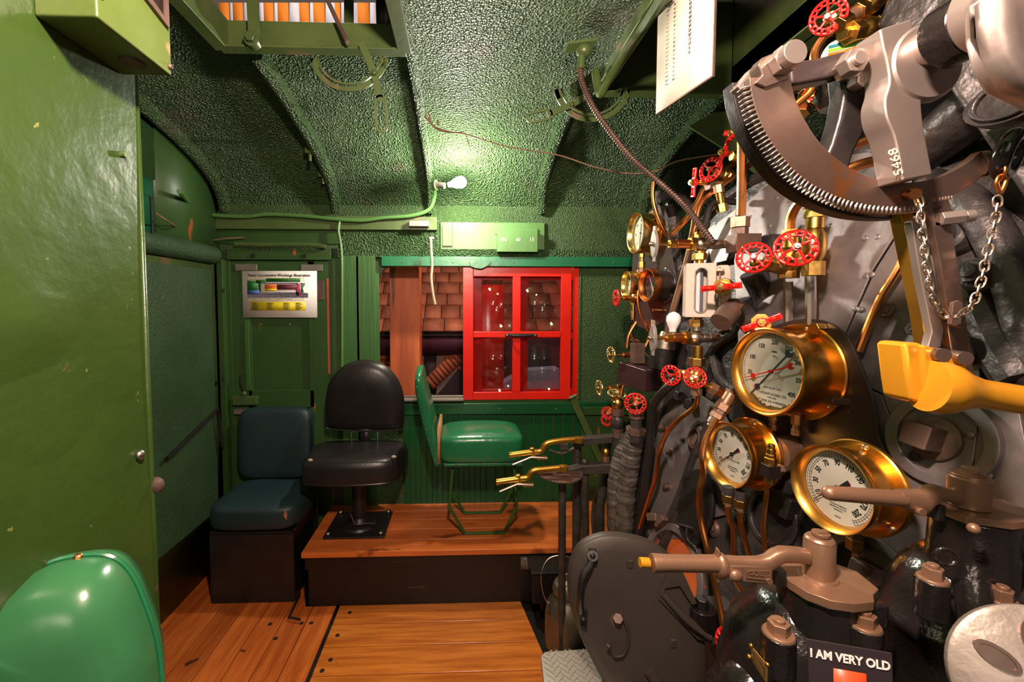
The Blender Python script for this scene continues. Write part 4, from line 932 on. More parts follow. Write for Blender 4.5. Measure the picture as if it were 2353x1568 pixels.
# ------------------------------------------------------------------ GAUGES
def R4(o, axis, up=V((0, 0, 1)), roll=0):
    z = V(axis).normalized(); x = up.cross(z).normalized(); y = z.cross(x)
    return Matrix(((x.x, y.x, z.x, o.x), (x.y, y.y, z.y, o.y), (x.z, y.z, z.z, o.z), (0, 0, 0, 1))) @ Matrix.Rotation(roll, 4, 'Z')
def place(r, m): r.matrix_world = m; r.location = m.to_translation(); r.rotation_euler = m.to_euler(); return r
def gauge(label, face, axis, R, depth, style, body='gauge_brass', bez='gauge_brass', dial='dial_white', roll=0, flange=1.0):
    r = thing('pressure_gauge', label, 'gauge')
    # local frame: z out of the dial, 0 at the glass
    B().lathe([(-depth, R * .93), (-.012, R * .93), (-.012, R * .905), (-.030, R * .905), (-.036, R * .905), (-depth, R * .905)], seg=56, closed=True).add('case', body, r)
    fl = B().lathe([(-depth - .006, R * .80), (-depth - .006, R * 1.10 * flange), (-depth + .003, R * 1.10 * flange), (-depth + .006, R * 1.07 * flange), (-depth + .006, R * .9)], seg=56)
    fl.add('flange', body, r)
    if style == 'funnel':
        pr = [(-.026, R * .86), (-.020, R * .94), (-.006, R * .99), (.003, R * 1.0), (.006, R * .985), (.004, R * .95), (-.004, R * .89), (-.012, R * .845), (-.019, R * .825)]
    else:
        pr = [(-.035, R * .93), (-.030, R * .985), (-.004, R * 1.0), (.002, R * .99), (.004, R * .96), (.002, R * .93), (-.010, R * .90), (-.014, R * .865), (-.022, R * .855)]
    B().lathe(pr, seg=64, closed=True).add('bezel', bez, r)
    Rd = R * (.84 if style == 'funnel' else .885); dzz = -.0235 if style == 'funnel' else -.0285
    B().lathe([(dzz, 1e-5), (dzz, Rd), (dzz - .002, Rd), (dzz - .002, 1e-5)], seg=48).add('dial', dial, r)
    dz = dzz + .0002
    gl = B(); gl.lathe([(-.010, 1e-5), (-.010, Rd * .99)], seg=40)
    bmesh.ops.delete(gl.bm, geom=[f for f in gl.bm.faces if len(f.verts) > 4], context='FACES_ONLY')
    gl.add('glass', 'clear_glass', r)
    for k in range(3):
        a = rad(90 + 120 * k - 8); c = V((math.cos(a), math.sin(a), 0)) * R * 1.0 * flange + V((0, 0, -depth + .006))
        B().lathe([(0, .0065), (.003, .006), (.005, .003)], c, (0, 0, 1), 14).add('screw', 'bright_steel', r)
    T = lambda rr, deg, sz, s_, rot=True, m='ink', bd=.0004, sx=.85: text(s_, sz, Matrix.Translation((rr * math.cos(rad(deg)), rr * math.sin(rad(deg)), dz)) @ Matrix.Rotation(rad(deg - 90) if rot else 0, 4, 'Z'), m, r, th=.0004, bold=bd, sx=sx)
    def ticks(r0, r1, n0, a0, a1, wd, major=5, lead=.7):
        b = B()
        for i in range(n0 + 1):
            a = rad(a0 + (a1 - a0) * i / n0); u = V((math.cos(a), math.sin(a), 0)); t = V((-u.y, u.x, 0)) * wd * (1.6 if i % major == 0 else 1)
            q0 = r0 - (r1 - r0) * (lead if i % major == 0 else 0)
            z = V((0, 0, dz)); b.prism([u * q0 - t + z, u * r1 - t + z, u * r1 + t + z, u * q0 + t + z], (0, 0, .0004))
        return b
    def arc(b, rr, wd, a0, a1):
        n = 48; z = V((0, 0, dz)); P = [V((math.cos(rad(a0 + (a1 - a0) * i / n)), math.sin(rad(a0 + (a1 - a0) * i / n)), 0)) for i in range(n + 1)]
        b.prism([p * (rr - wd) + z for p in P] + [p * (rr + wd) + z for p in P[::-1]], (0, 0, .0004))
    def hand(name, m, deg, l0, l1, wd, z, blob=None, blob2=None, wedge=False):
        u = V((math.cos(rad(deg)), math.sin(rad(deg)), 0)); t = V((-u.y, u.x, 0)); zz = V((0, 0, z)); b = B()
        if wedge: b.prism([u * l0 * .1 - t * wd * .5 + zz, u * l1 - t * wd * .2 + zz, u * l1 + t * wd * .2 + zz, u * l0 * .1 + t * wd * .5 + zz], (0, 0, .0015)).prism([-u * l0 - t * wd * 1.7 + zz, -t * wd * .5 + zz, t * wd * .5 + zz, -u * l0 + t * wd * 1.7 + zz], (0, 0, .0015))
        else: b.prism([-u * l0 - t * wd + zz, u * l1 * .92 - t * wd * .6 + zz, u * l1 + zz, u * l1 * .92 + t * wd * .6 + zz, -u * l0 + t * wd + zz], (0, 0, .0015))
        if blob: c = u * blob[0] + zz; b.cyl(c, c + V((0, 0, .0016)), blob[1], seg=20)
        if blob2:
            c = -u * blob2[0]; n = 22; b.prism([c + (u * -math.cos(a) + t * math.sin(a)) * blob2[1] + zz for a in [.55 + (2 * PI - 1.1) * k / n for k in range(n + 1)]] + [c + (-u) * blob2[1] * .15 + zz], (0, 0, .0016))
        b.cyl(zz, zz + V((0, 0, .003)), wd * 2.2); b.add(name, m, r)
    if style == 'big':
        L = []
        for k, s_ in enumerate(('0', '50', '100', '150', '200', '250', '300', '350', '400')):
            deg = 222 - k * 33; L.append(T(Rd * .74, deg, .0175, s_, False, 'red_ink' if k == 0 else 'ink'))
        L += [T(Rd * .5, 90, .0055, 'WORLD', False), text('ASHCROFT PAT.', .0085, Matrix.Translation((0, -Rd * .44, dz)), 'ink', r), text('T. MCAVITY & SONS. LTD.', .010, Matrix.Translation((0, -Rd * .60, dz)), 'ink', r, sx=.8), text('TYPE 1045', .0065, Matrix.Translation((0, -Rd * .69, dz)), 'ink', r), text('ST. JOHN. N.B. & WINNIPEG', .009, Matrix.Translation((0, -Rd * .79, dz)), 'ink', r, sx=.8)]
        zero = L.pop(0); zero.name = 'zero_numeral'; join_into(L)
        b = ticks(Rd * .89, Rd * .95, 80, 228, -48, .00025, 10); arc(b, Rd * .95, .0003, 228, -48)
        for i in range(5):
            for j in range(14): b.prism([V((-.030 + j * .0045 + i * .0007, -Rd * (.22 + i * .04), dz)), V((-.0268 + j * .0045 + i * .0007, -Rd * (.22 + i * .04), dz)), V((-.0268 + j * .0045 + i * .0007, -Rd * (.215 + i * .04), dz)), V((-.030 + j * .0045 + i * .0007, -Rd * (.215 + i * .04), dz))], (0, 0, .0003))
        b.add('scale', 'ink', r)
        b = B(); n = 20; z = V((0, 0, dz + .0002))
        b.prism([V((math.cos(rad(225 + 80 * k / n)), math.sin(rad(225 + 80 * k / n)), 0)) * Rd * .985 + z for k in range(n + 1)] + [V((math.cos(rad(305 - 80 * k / n)), math.sin(rad(305 - 80 * k / n)), 0)) * Rd * (.93 - .06 * random.random()) + z for k in range(n + 1)], (0, 0, .0003)); b.add('rust_stain', 'grime', r)
        b = B(); b.ball((0, Rd * .40, dz + .002), .0028).add('dial_rivet', 'nickel', r)
        hand('black_hand', 'ink', 228, Rd * .72, Rd * .88, .0024, -.024, (Rd * .62, .0085), (Rd * .68, .011))
        hand('red_hand', 'red_paint', 200, Rd * .62, Rd * .86, .0020, -.018, (Rd * .55, .0075), (Rd * .62, .0095))
    elif style == 'funnel':
        L = []
        for k, s_ in enumerate(('10', '30', '50', '70', '90', '110', '130', '150', '170', '200')):
            deg = 212 - k * 28.5; L.append(T(Rd * .69, deg, .0185, s_, True, bd=.0006, sx=.66))
        L += [text('THE JAS MORRISON', .0042, Matrix.Translation((0, -Rd * .50, dz)), 'ink', r), text('BRASS MFG CO LTD', .0042, Matrix.Translation((0, -Rd * .57, dz)), 'ink', r), text('TORONTO', .0042, Matrix.Translation((0, -Rd * .64, dz)), 'ink', r), text('12315', .006, Matrix.Translation((0, -Rd * .82, dz)), 'ink', r), text('AIR BRAKE GAUGE', .0058, Matrix.Translation((0, -Rd * .25, dz)), 'ink', r)]
        join_into(L)
        b = ticks(Rd * .84, Rd * .96, 50, 228, -60, .00025, 5, .3); arc(b, Rd * .96, .0003, 228, -60); arc(b, Rd * .89, .0003, 228, -60); arc(b, Rd * .84, .0003, 228, -60); b.add('scale', 'ink', r)
        hand('black_hand', 'ink', 222, Rd * .42, Rd * .88, .0028, -.018, wedge=True)
        hand('red_hand', 'red_paint', 216, Rd * .40, Rd * .70, .0018, -.0205, wedge=True)
    elif style == 'plain':
        b = ticks(Rd * .84, Rd * .92, 50, 225, -45, .0004, 5); arc(b, Rd * .92, .0004, 225, -45); b.add('scale', 'ink', r)
        L = [T(Rd * .68, 225 - 45 * k, .012, str(k * 50), False) for k in range(7)]; join_into(L)
        hand('black_hand', 'ink', 262, Rd * .5, Rd * .78, .0020, -.026)
    elif style == 'dark':
        b = ticks(Rd * .80, Rd * .92, 40, 225, -45, .0004, 5); b.add('scale', 'dial_cream', r)
        L = [T(Rd * .66, 150 - 30 * k, .014, s_, True, 'red_ink', .0008) for k, s_ in enumerate(('100', '120', '140', '160'))]; join_into(L)
        L = [text(s_, .0095, Matrix.Translation((.008, -Rd * (.15 + .14 * i), dz)), 'dial_cream', r, sx=.8) for i, s_ in enumerate(('STEAM HEAT', 'PRESSURE', 'GAUGE', 'POUNDS', 'TORONTO'))]; join_into(L)
        hand('white_hand', 'dial_cream', 120, Rd * .65, Rd * .62, .0016, -.026)
    place(r, R4(V(face), axis, roll=roll)); return r
GA = V((-math.cos(rad(9)), -math.sin(rad(9)), .0))
gauge('large brass steam gauge with red and black hands reading up to 400', aP(1757, 854, (.84, 1.2, 1.5), GA), GA + V((0, 0, .03)), .1235, .115, 'big')
G2 = V((-.985, -.17, .02)); gauge('smaller brass gauge left below the largest one, black hand on 10', aX(1670, 1045, .80), G2, .098, .085, 'funnel')
G3 = V((-.985, -.14, .02)); gauge('smaller brass gauge below the largest one, partly hidden by a bronze handle', aX(1908, 1123, .82), G3, .0955, .075, 'funnel')
gauge('brass gauge with cream dial topmost on the far black gauge board', aX(1460, 536, .84), (-1, -.02, 0), .100, .085, 'plain', bez='pale_brass', dial='dial_cream')
gauge('small brass gauge with cream dial lower on the far gauge board', aX(1439, 655, .80), (-1, -.02, 0), .067, .06, 'plain', bez='pale_brass', dial='dial_cream')
gauge('black bodied gauge with dark dial and red figures on far board', aX(1486, 656, .83), (-1, -.10, 0), .0745, .09, 'dark', body='plate_black', bez='copper', dial='dial_black')
# mounting plates
gp = aP(1835, 860, aX(1850, 860, .965), GA)
pl = thing('gauge_plate', 'black painted steel plate carrying the three large brass gauges', 'plate', gp)
P = [(1782, 748), (1845, 733), (1905, 742), (1950, 782), (1985, 862), (2010, 935), (2020, 1010), (2050, 1060), (2085, 1105), (2090, 1150), (2062, 1200), (2005, 1228), (1900, 1205), (1790, 1168), (1700, 1108), (1686, 1000), (1690, 850), (1720, 780)]
B().prism(catmull([aP(x, y, gp, GA) for x, y in P], 3, True), (.008, 0, 0)).add('plate', 'plate_black', pl, bevel=.001)
c = aP(1890, 755, gp, GA); B().nut(c, c + GA * .03, .017).add('bolt', 'brass', pl, bevel=.002)
c = aP(1935, 920, gp, GA); B().box(c + GA * .02, (.05, .04, .018)).add('rest_lug', 'rusty_iron', pl, bevel=.004)
for px, py in ((1797, 965), (1850, 975)):
    c = aP(px, py, gp, GA) + GA * .03; B().nut(c + V((0, 0, .03)), c, .013).cyl(c, c + V((0, 0, -.03)), .009).nut(c + V((0, 0, -.012)), c + V((0, 0, -.03)), .012).add('union', 'bronze_paint', pl, bevel=.001)
c = aP(1815, 1040, gp, GA); B().lathe([(0, .05), (.05, .048), (.055, .03)], c, GA, 28).add('boss', 'bronze_paint', pl)
gb = thing('gauge_board', 'black steel board holding the three far gauges beside the green wall', 'board', aX(1500, 650, .925))
P = [(1508, 472), (1525, 478), (1538, 520), (1545, 590), (1556, 660), (1550, 712), (1524, 742), (1455, 745), (1455, 560), (1480, 500)]
B().prism(catmull([aX(x, y, .925) for x, y in P], 2, True), (.01, 0, 0)).add('board', 'plate_black', gb, bevel=.002)
b = B(); P = [(1538, 470), (1556, 560), (1570, 700), (1560, 760)]
B().tube([aX(x, y, .97) for x, y in P], .02, 8).add('board_stay', 'satin_black', gb)
# ------------------------------------------------------------------ HANDWHEELS AND VALVES
def wheel_local(R, m, nb=14, ns=4, style='scallop'):
    r = thing('handwheel_valve', 'x', 'valve')
    b = B(); b.torus((0, 0, 0), (0, 0, 1), R * .93, R * .085, 36, 8).torus((0, 0, .10 * R), (0, 0, 1), R * .66, R * .055, 32, 6)
    for k in range(nb):
        a = 2 * PI * k / nb; u = V((math.cos(a), math.sin(a), 0)); b.tube([u * R * .64 + V((0, 0, .10 * R)), u * R * .8 + V((0, 0, .13 * R)), u * R * .95], R * .085, 7, 2)
    b.add('rim', m, r)
    b = B()
    for k in range(ns):
        a = 2 * PI * k / ns + .3; u = V((math.cos(a), math.sin(a), 0)); b.tube([V((0, 0, .12 * R)), u * R * .4 + V((0, 0, .09 * R)), u * R * .66 + V((0, 0, .1 * R))], R * .075, 7, 2, flat=1)
    b.cyl((0, 0, -.02 * R), (0, 0, .2 * R), R * .2); b.add('spokes', m, r)
    B().nut((0, 0, .2 * R), (0, 0, .36 * R), R * .15).cyl((0, 0, .2 * R), (0, 0, .44 * R), R * .07).add('nut', 'nickel', r)
    return r
def tree(o):
    out = [o]
    for x in [x for x in bpy.data.objects if x.parent == o]: out += tree(x)
    return out
PROTO = {}
def wheelv(label, c, axis, R, m='red_enamel', stem=.05, bonnet='brass', roll=0, ns=4, nb=14):
    """handwheel valve: wheel centre c, axis towards the hand, body behind"""
    key = (m, ns, nb)
    if key not in PROTO:
        PROTO[key] = wheel_local(1.0, m, nb, ns); r = PROTO[key]; first = True
    else: r = copy_tree(PROTO[key])
    mm = R4(V(c), axis, roll=roll); r.matrix_world = mm @ Matrix.Scale(R, 4); r.location = mm.to_translation(); r.rotation_euler = mm.to_euler(); r.scale = (R, R, R)
    r['label'] = label; r['category'] = 'valve'
    z = V(axis).normalized(); c = V(c)
    g = .28 * R + .0
    B().cyl(c, c - z * (stem + .002), R * .09 + .001, seg=12).add('stem', 'brass', r)
    if bonnet:
        q0 = c - z * stem; s_ = min(R, .036)
        B().nut(q0, q0 - z * s_ * .45, s_ * .36).lathe([(0, s_ * .30), (s_ * .5, s_ * .33), (s_ * .6, s_ * .5), (s_ * .8, s_ * .5)], q0 - z * s_ * .45, -z, 16).nut(q0 - z * s_ * 1.25, q0 - z * s_ * 1.65, s_ * .55).add('bonnet', bonnet, r, bevel=.001)
    return r
def fitting(name, label, cat, p0, axis, segs, bev=.001):
    """run of pipe fittings along an axis: (kind, length, radius, material)"""
    r = thing(name, label, cat, V(p0)); p = V(p0); z = V(axis).normalized()
    for k, ln, ra, m in segs:
        if k == 'gap': p = p + z * ln; continue
        b = B()
        if k == 'nut': b.nut(p, p + z * ln, ra); nm = 'union_nut'
        elif k == 'cyl': b.cyl(p, p + z * ln, ra); nm = 'sleeve'
        elif k == 'ball': b.lathe([(0, ra * .6), (ln * .2, ra * .9), (ln * .5, ra), (ln * .8, ra * .9), (ln, ra * .6)], p, z, 24); nm = 'body'
        elif k == 'cone': b.cyl(p, p + z * ln, ra, ra * .6); nm = 'taper'
        elif k == 'thread':
            pr = []; n = max(3, int(ln / .004))
            for i in range(n): pr += [(ln * i / n, ra * .93), (ln * (i + .5) / n, ra)]
            b.lathe(pr + [(ln, ra * .93)], p, z, 18); nm = 'thread'
        elif k == 'block': b.box(p + z * ln / 2, (ra * 2, ra * 2, ln), Matrix([v for v in frame(z)]).transposed()); nm = 'block'
        b.add(nm, m, r, bevel=bev); p = p + z * ln
    return r, p
# ------------------------------------------------------------------ VALVE GEAR ON THE BACKHEAD
XA = V((1, 0, 0))
# water glass: upper and lower cocks (axis across the cab) and the white case
def oval_handle(name_root, c, h, w_, th, m='pewter'):
    pts = [V((0, math.sin(a) * w_ * (abs(math.sin(a)) ** .3 if 1 else 1), math.cos(a) * h * .78)) for a in [2 * PI * k / 24 for k in range(24)]]
    b = B(); b.prism([V(c) + p for p in pts], (th, 0, 0)); b.bb(c[0] + .002, c[0] + th - .002, c[1] - w_ * .32, c[1] + w_ * .32, c[2] - h, c[2] + h)
    b.add('oval_handle', m, name_root, bevel=.002); c = V(c); B().nut(c + V((-.010, 0, 0)), c + V((.002, 0, 0)), w_ * .35).add('nut', 'nickel', name_root)
def cock(label, pxh, pyh, Y, px_end):
    c = aY(pxh, pyh, Y); e = aY(px_end, pyh + 2, Y)
    ax = V((1, 0, 0)); L = e.x - c.x
    k = L / .245
    r, p = fitting('gauge_cock', label, 'valve', c + ax * .012, ax, [('cone', .012, .014, 'nickel'), ('cyl', .028 * k, .006, 'brass'), ('nut', .024, .016, 'brass'), ('cyl', .040 * k, .016, 'copper'), ('nut', .020, .025, 'brass'), ('ball', .048, .026, 'nickel'), ('cyl', .024 * k, .0165, 'nickel'), ('nut', .016, .018, 'nickel'), ('thread', .022 * k, .014, 'rusty_iron')])
    oval_handle(r, (c.x, c.y, c.z), .062, .022, .012)
    return r, c
r1, c1 = cock('upper gauge cock with grey oval handle and copper sleeve above the white case', 1500, 561, 1.5, 1690)
r2, c2 = cock('lower gauge cock with grey oval handle under the white glass case', 1497, 777, 1.5, 1648)
X0 = aY(1607, 560, 1.5).x
fitting('brass_plug', 'small brass hexagon plug on top of the upper gauge cock', 'plug', (X0, 1.5, aY(1607, 548, 1.5).z), (0, 0, 1), [('nut', .022, .017, 'brass')])
zc = aY(1610, 608, 1.5).z; zb = aY(1610, 728, 1.5).z
fitting('brass_union', 'brass union between upper gauge cock and white case', 'union', (X0 + .002, 1.5, aY(1607, 578, 1.5).z), (0, 0, -1), [('cyl', .008, .020, 'brass'), ('nut', .022, .025, 'brass'), ('cyl', .016, .014, 'brass')])
fitting('brass_union', 'brass union between white case and lower gauge cock', 'union', (X0 - .003, 1.5, zb), (0, 0, -1), [('cyl', .010, .012, 'copper'), ('nut', .026, .023, 'brass'), ('cyl', .014, .018, 'nickel')])
# case
wc = thing('gauge_glass_case', 'white enamelled water glass case with long slot window', 'case')
cz = (zc + zb) / 2; hh = (zc - zb) / 2
fw = .046
B().ring([V((x * fw, -.030, z * hh)) for x, z in ((-1, -1), (1, -1), (1, 1), (-1, 1))] and [V((math.copysign(1, math.cos(a)) * fw if abs(math.cos(a)) > .3 else math.cos(a) * fw * 3, -.030, math.copysign(1, math.sin(a)) * hh if abs(math.sin(a)) > .001 else 0)) for a in []] or [V((fw * p[0], -.030, hh * p[1])) for p in ((0, -1), (.5, -1), (1, -1), (1, -.5), (1, 0), (1, .5), (1, 1), (.5, 1), (0, 1), (-.5, 1), (-1, 1), (-1, .5), (-1, 0), (-1, -.5), (-1, -1), (-.5, -1))],
         [V((.019 * p[0], -.030, .075 * p[1])) for p in ((0, -1), (.55, -.96), (1, -.82), (1, -.45), (1, 0), (1, .45), (1, .82), (.55, .96), (0, 1), (-.55, .96), (-1, .82), (-1, .45), (-1, 0), (-1, -.45), (-1, -.82), (-.55, -.96))], (0, .010, 0)).add('front', 'white_enamel', wc, bevel=.002)
B().bb(-fw, -fw + .008, -.02, .03, -hh, hh).bb(fw - .008, fw, -.02, .03, -hh, hh).bb(-fw, fw, -.02, .03, hh - .008, hh).bb(-fw, fw, -.02, .03, -hh, -hh + .008).bb(-fw, fw, .022, .03, -hh, hh).add('case_body', 'white_enamel', wc, bevel=.002)
B().ring([V((.021 * p[0], -.034, .077 * p[1])) for p in [(math.cos(a) if abs(math.sin(a)) < .5 else math.cos(a), math.copysign(.75 + .25 * abs(math.sin(a)), math.sin(a)) if abs(math.sin(a)) > .01 else 0) for a in [2 * PI * k / 24 for k in range(24)]]], [V((.018 * p[0], -.034, .074 * p[1])) for p in [(math.cos(a), math.copysign(.75 + .25 * abs(math.sin(a)), math.sin(a)) if abs(math.sin(a)) > .01 else 0) for a in [2 * PI * k / 24 for k in range(24)]]], (0, .005, 0)).add('slot_rim', 'nickel', wc)
B().cyl((-.004, -.002, -hh), (-.004, -.002, hh), .008).add('gauge_tube', 'bulb_white', wc); B().cyl((.008, -.004, -hh), (.008, -.004, hh), .003).add('inner_rod', 'poster_grey', wc)
gg = B(); gg.bm.faces.new(gg.loop([V((-.019, -.024, -.075)), V((.019, -.024, -.075)), V((.019, -.024, .075)), V((-.019, -.024, .075))])); gg.add('slot_glass', 'clear_glass', wc)
for z in (-.06, .068): B().cyl((fw + .012, -.012, z - .004), (fw + .012, -.012, z + .004), .015).bb(fw - .002, fw + .014, -.02, 0, z - .005, z + .005).add('hinge', 'white_enamel', wc)
B().cyl((fw + .014, -.012, -.07), (fw + .014, -.012, .078), .003).add('hinge_rod', 'bright_steel', wc)
B().cushion((fw + .032, .03, 0), (.05, .05, 2 * hh * .96), p=5).add('back_case', 'white_enamel', wc)
ctr = aY(1606, 668, 1.47); place(wc, Matrix.Translation(ctr) @ Matrix.Rotation(rad(-18), 4, 'Z'))
# upper block and rising copper pipe
xb = aY(1700, 560, 1.45)
fitting('pipe_block', 'square brown iron block joined to the upper gauge cock', 'block', (xb.x - .03, 1.45, xb.z), (1, 0, 0), [('block', .085, .030, 'rusty_iron')])
fitting('pipe_union', 'large tan hexagon nuts at foot of the thick vertical copper pipe', 'union', (aY(1700, 540, 1.45).x, 1.45, aY(1700, 541, 1.45).z), (0, 0, 1), [('nut', .024, .026, 'rusty_iron'), ('gap', .002, 0, ''), ('nut', .034, .029, 'bronze_paint')])
pipe('copper_pipe', 'thickest vertical copper pipe rising from tan nuts and bending right', 'pipe', [aY(1703, 495, 1.45), aY(1704, 440, 1.45), aY(1705, 360, 1.45), aY(1706, 315, 1.45), aY(1718, 290, 1.44), aY(1745, 283, 1.43)], .0145, 'copper')
hx = aY(1760, 560, 1.42); fitting('dark_manifold', 'dark horizontal manifold behind the two large red handwheels', 'manifold', hx, (1, .1, 0), [('cyl', .16, .032, 'boiler_black')])
# two big red wheels
wa = V((-.55, -.83, .1)); wb = V((-.70, -.70, .1))
w1 = wheelv('largest red handwheel above the big gauge, tilted upward', aY(1829, 570, 1.10), V((-.45, -.86, .25)), .0495, stem=.045, roll=.2)
w2 = wheelv('red handwheel just left of the largest red wheel', aY(1732, 592, 1.25), V((-.62, -.78, .15)), .046, stem=.06, roll=.5)
def copy_segs(label, px, py0, py1, Y, r, m, kind='iron_pipe'): return pipe(kind, label, 'pipe', [aY(px, py0, Y), aY(px + 1, (py0 + py1) / 2, Y), aY(px, py1, Y)], r, m)
fitting('angle_valve', 'brass angle valve body under the largest red handwheel', 'valve', aY(1814, 640, 1.29), (0, 0, 1), [('nut', .022, .026, 'brass'), ('ball', .07, .038, 'brass'), ('cyl', .03, .022, 'brass'), ('nut', .024, .024, 'brass')])
fitting('angle_valve', 'brass angle valve body right of the largest red handwheel', 'valve', aY(1868, 634, 1.19), (0, 0, 1), [('nut', .04, .028, 'brass'), ('ball', .09, .030, 'brass'), ('cyl', .03, .022, 'brass'), ('nut', .026, .027, 'brass'), ('nut', .02, .030, 'bronze_paint')])
fitting('valve_bonnet', 'brass bonnet reaching from left red handwheel to the valve body', 'bonnet', aY(1762, 605, 1.27), (.55, .18, -.10), [('nut', .025, .025, 'brass'), ('cyl', .04, .022, 'brass')])
copy_segs('left one of two grey vertical pipes above the big gauge', 1811, 648, 765, 1.29, .0130, 'steel')
copy_segs('right one of two grey vertical pipes above the big gauge', 1862, 635, 765, 1.18, .0135, 'steel')
pipe('copper_pipe', 'copper elbow rising from brass nut behind the largest red wheel', 'pipe', [aY(1815, 545, 1.29), aY(1817, 505, 1.29), aY(1829, 475, 1.27), aY(1855, 450, 1.24), aY(1890, 425, 1.22)], .0135, 'copper')
pipe('copper_pipe', 'short straight copper pipe leaving the rightmost brass valve upward', 'pipe', [aY(1870, 520, 1.19), aY(1878, 480, 1.18), aY(1884, 420, 1.17)], .0135, 'copper')
# pipes to upper right behind the quadrant
pipe('copper_pipe', 'copper pipe crossing behind the lever arm, upper of two', 'pipe', [aY(1960, 335, 1.1), aY(2020, 312, 1.08), aY(2110, 285, 1.06)], .011, 'copper')
pipe('copper_pipe', 'copper pipe crossing behind the lever arm, lower of two', 'pipe', [aY(1935, 395, 1.1), aY(1990, 375, 1.08), aY(2100, 352, 1.06)], .013, 'copper')
pipe('copper_pipe', 'copper pipe curving down over the jacket to the gauge plate', 'pipe', [aB(2085, 570, .045), aB(2062, 620, .045), aB(2025, 680, .045), aB(2002, 730, .045), aB(1972, 808, .045)], .0085, 'copper')
# red lever cocks
def lever_cock(label, c, axis, roll, L, m='red_enamel', body=True):
    r = thing('lever_cock', label, 'valve'); b = B()
    for s_ in (-1, 1):
        b.prism([V((s_ * .010, -.008, 0)), V((s_ * L, -.0095, 0)), V((s_ * L, .0095, 0)), V((s_ * .010, .008, 0))], (0, 0, .009))
    b.cyl((0, 0, -.004), (0, 0, .012), .015); b.add('handle', m, r, bevel=.0025)
    b = B()
    for s_ in (-1, 1): b.bb(s_ * .018, s_ * (L - .006), -.005, .005, .0085, .0105)
    b.add('handle_groove', 'red_paint', r)
    B().nut((0, 0, .012), (0, 0, .022), .0115).cyl((0, 0, .02), (0, 0, .026), .005).add('nut', 'brass', r, bevel=.001)
    if body:
        B().nut((0, 0, -.004), (0, 0, -.03), .020).lathe([(-.03, .028), (-.06, .030), (-.075, .024)], seg=8).nut((0, 0, -.07), (0, 0, -.095), .028).cyl((0, 0, -.09), (0, 0, -.13), .022).add('body', 'brass', r, bevel=.0015)
    else: B().cyl((0, 0, 0), (0, 0, -.04), .007).add('stem', 'brass', r)
    place(r, R4(V(c), axis, roll=roll)); return r
lever_cock('red lever handle across the right of the white glass case', aY(1657, 660, 1.32), V((-.62, -.78, -.05)), rad(5), .056)
lever_cock('red lever handle resting above the rim of the big gauge', aY(1750, 742, 1.22), V((-.55, -.83, .05)), rad(24), .052)
B().tube([aB(1745, 700, .04), aB(1705, 720, .06)], .05, 12)
for pts_, r, m in (([(1730, 625), (1760, 690), (1755, 760)], .042, 'boiler_black'), ([(1700, 690), (1720, 740), (1760, 770)], .035, 'boiler_black')):
    B().tube([aY(x, y, 1.45) for x, y in pts_], r, 14).add('cock_casting', m, bo)
fitting('iron_elbow', 'rough iron stub pointing down left below the red lever', 'elbow', aY(1690, 700, 1.38), V((-.5, -.25, -.42)), [('nut', .03, .028, 'rusty_iron'), ('cyl', .065, .033, 'rusty_iron')])
# lower group: vertical brass, red wheels, unions
xb = aY(1603, 795, 1.45)
fitting('drain_valve', 'vertical brass drain valve between lower gauge cock and copper pipe', 'valve', xb, (0, 0, -1), [('cyl', .042, .017, 'brass'), ('nut', .026, .026, 'brass'), ('cyl', .015, .016, 'bronze_paint'), ('ball', .050, .026, 'brass'), ('nut', .014, .019, 'brass'), ('nut', .024, .018, 'bronze_paint')])
wheelv('small red handwheel left of the vertical brass drain valve', aY(1541, 863, 1.40), V((-.80, -.58, .05)), .034, stem=.03, ns=3)
wheelv('small red handwheel directly on the vertical brass drain valve', aY(1597, 868, 1.38), V((-.35, -.85, .35)), .035, stem=.02, ns=3, roll=.6)
fitting('brass_union', 'brass union running down right from the small red wheels', 'union', aY(1618, 882, 1.42), V((.42, -.1, -.25)), [('cyl', .02, .010, 'brass'), ('nut', .022, .022, 'bronze_paint'), ('cyl', .03, .017, 'copper'), ('nut', .03, .030, 'bronze_paint')])
fitting('iron_union', 'stack of tarnished hexagon unions above the left small gauge', 'union', aY(1680, 905, 1.34), V((-.30, 0, -.50)), [('cyl', .04, .018, 'bronze_paint'), ('nut', .022, .024, 'bronze_paint'), ('nut', .014, .020, 'rusty_iron'), ('nut', .016, .022, 'bronze_paint'), ('thread', .022, .02, 'nickel'), ('cyl', .01, .014, 'nickel')])
pipe('copper_pipe', 'copper pipe sweeping from the drain valve down to the far floor', 'pipe', [aY(1604, 912, 1.45), aY(1596, 935, 1.46), aY(1560, 965, 1.5), aY(1533, 995, 1.55), aY(1515, 1040, 1.6), aY(1508, 1090, 1.62), aY(1490, 1150, 1.68), aY(1470, 1215, 1.75), aY(1455, 1270, 1.8)], .0085, 'copper')
pipe('copper_pipe', 'long copper pipe passing left of small gauge down to red floor wheel', 'pipe', [aY(1645, 965, 1.3), aY(1622, 1010, 1.27), aY(1614, 1050, 1.25), aY(1616, 1090, 1.25), aY(1607, 1130, 1.25), aY(1610, 1190, 1.25), aY(1625, 1260, 1.22), aY(1640, 1330, 1.2), aY(1655, 1400, 1.17), aY(1664, 1450, 1.15)], .0088, 'copper')
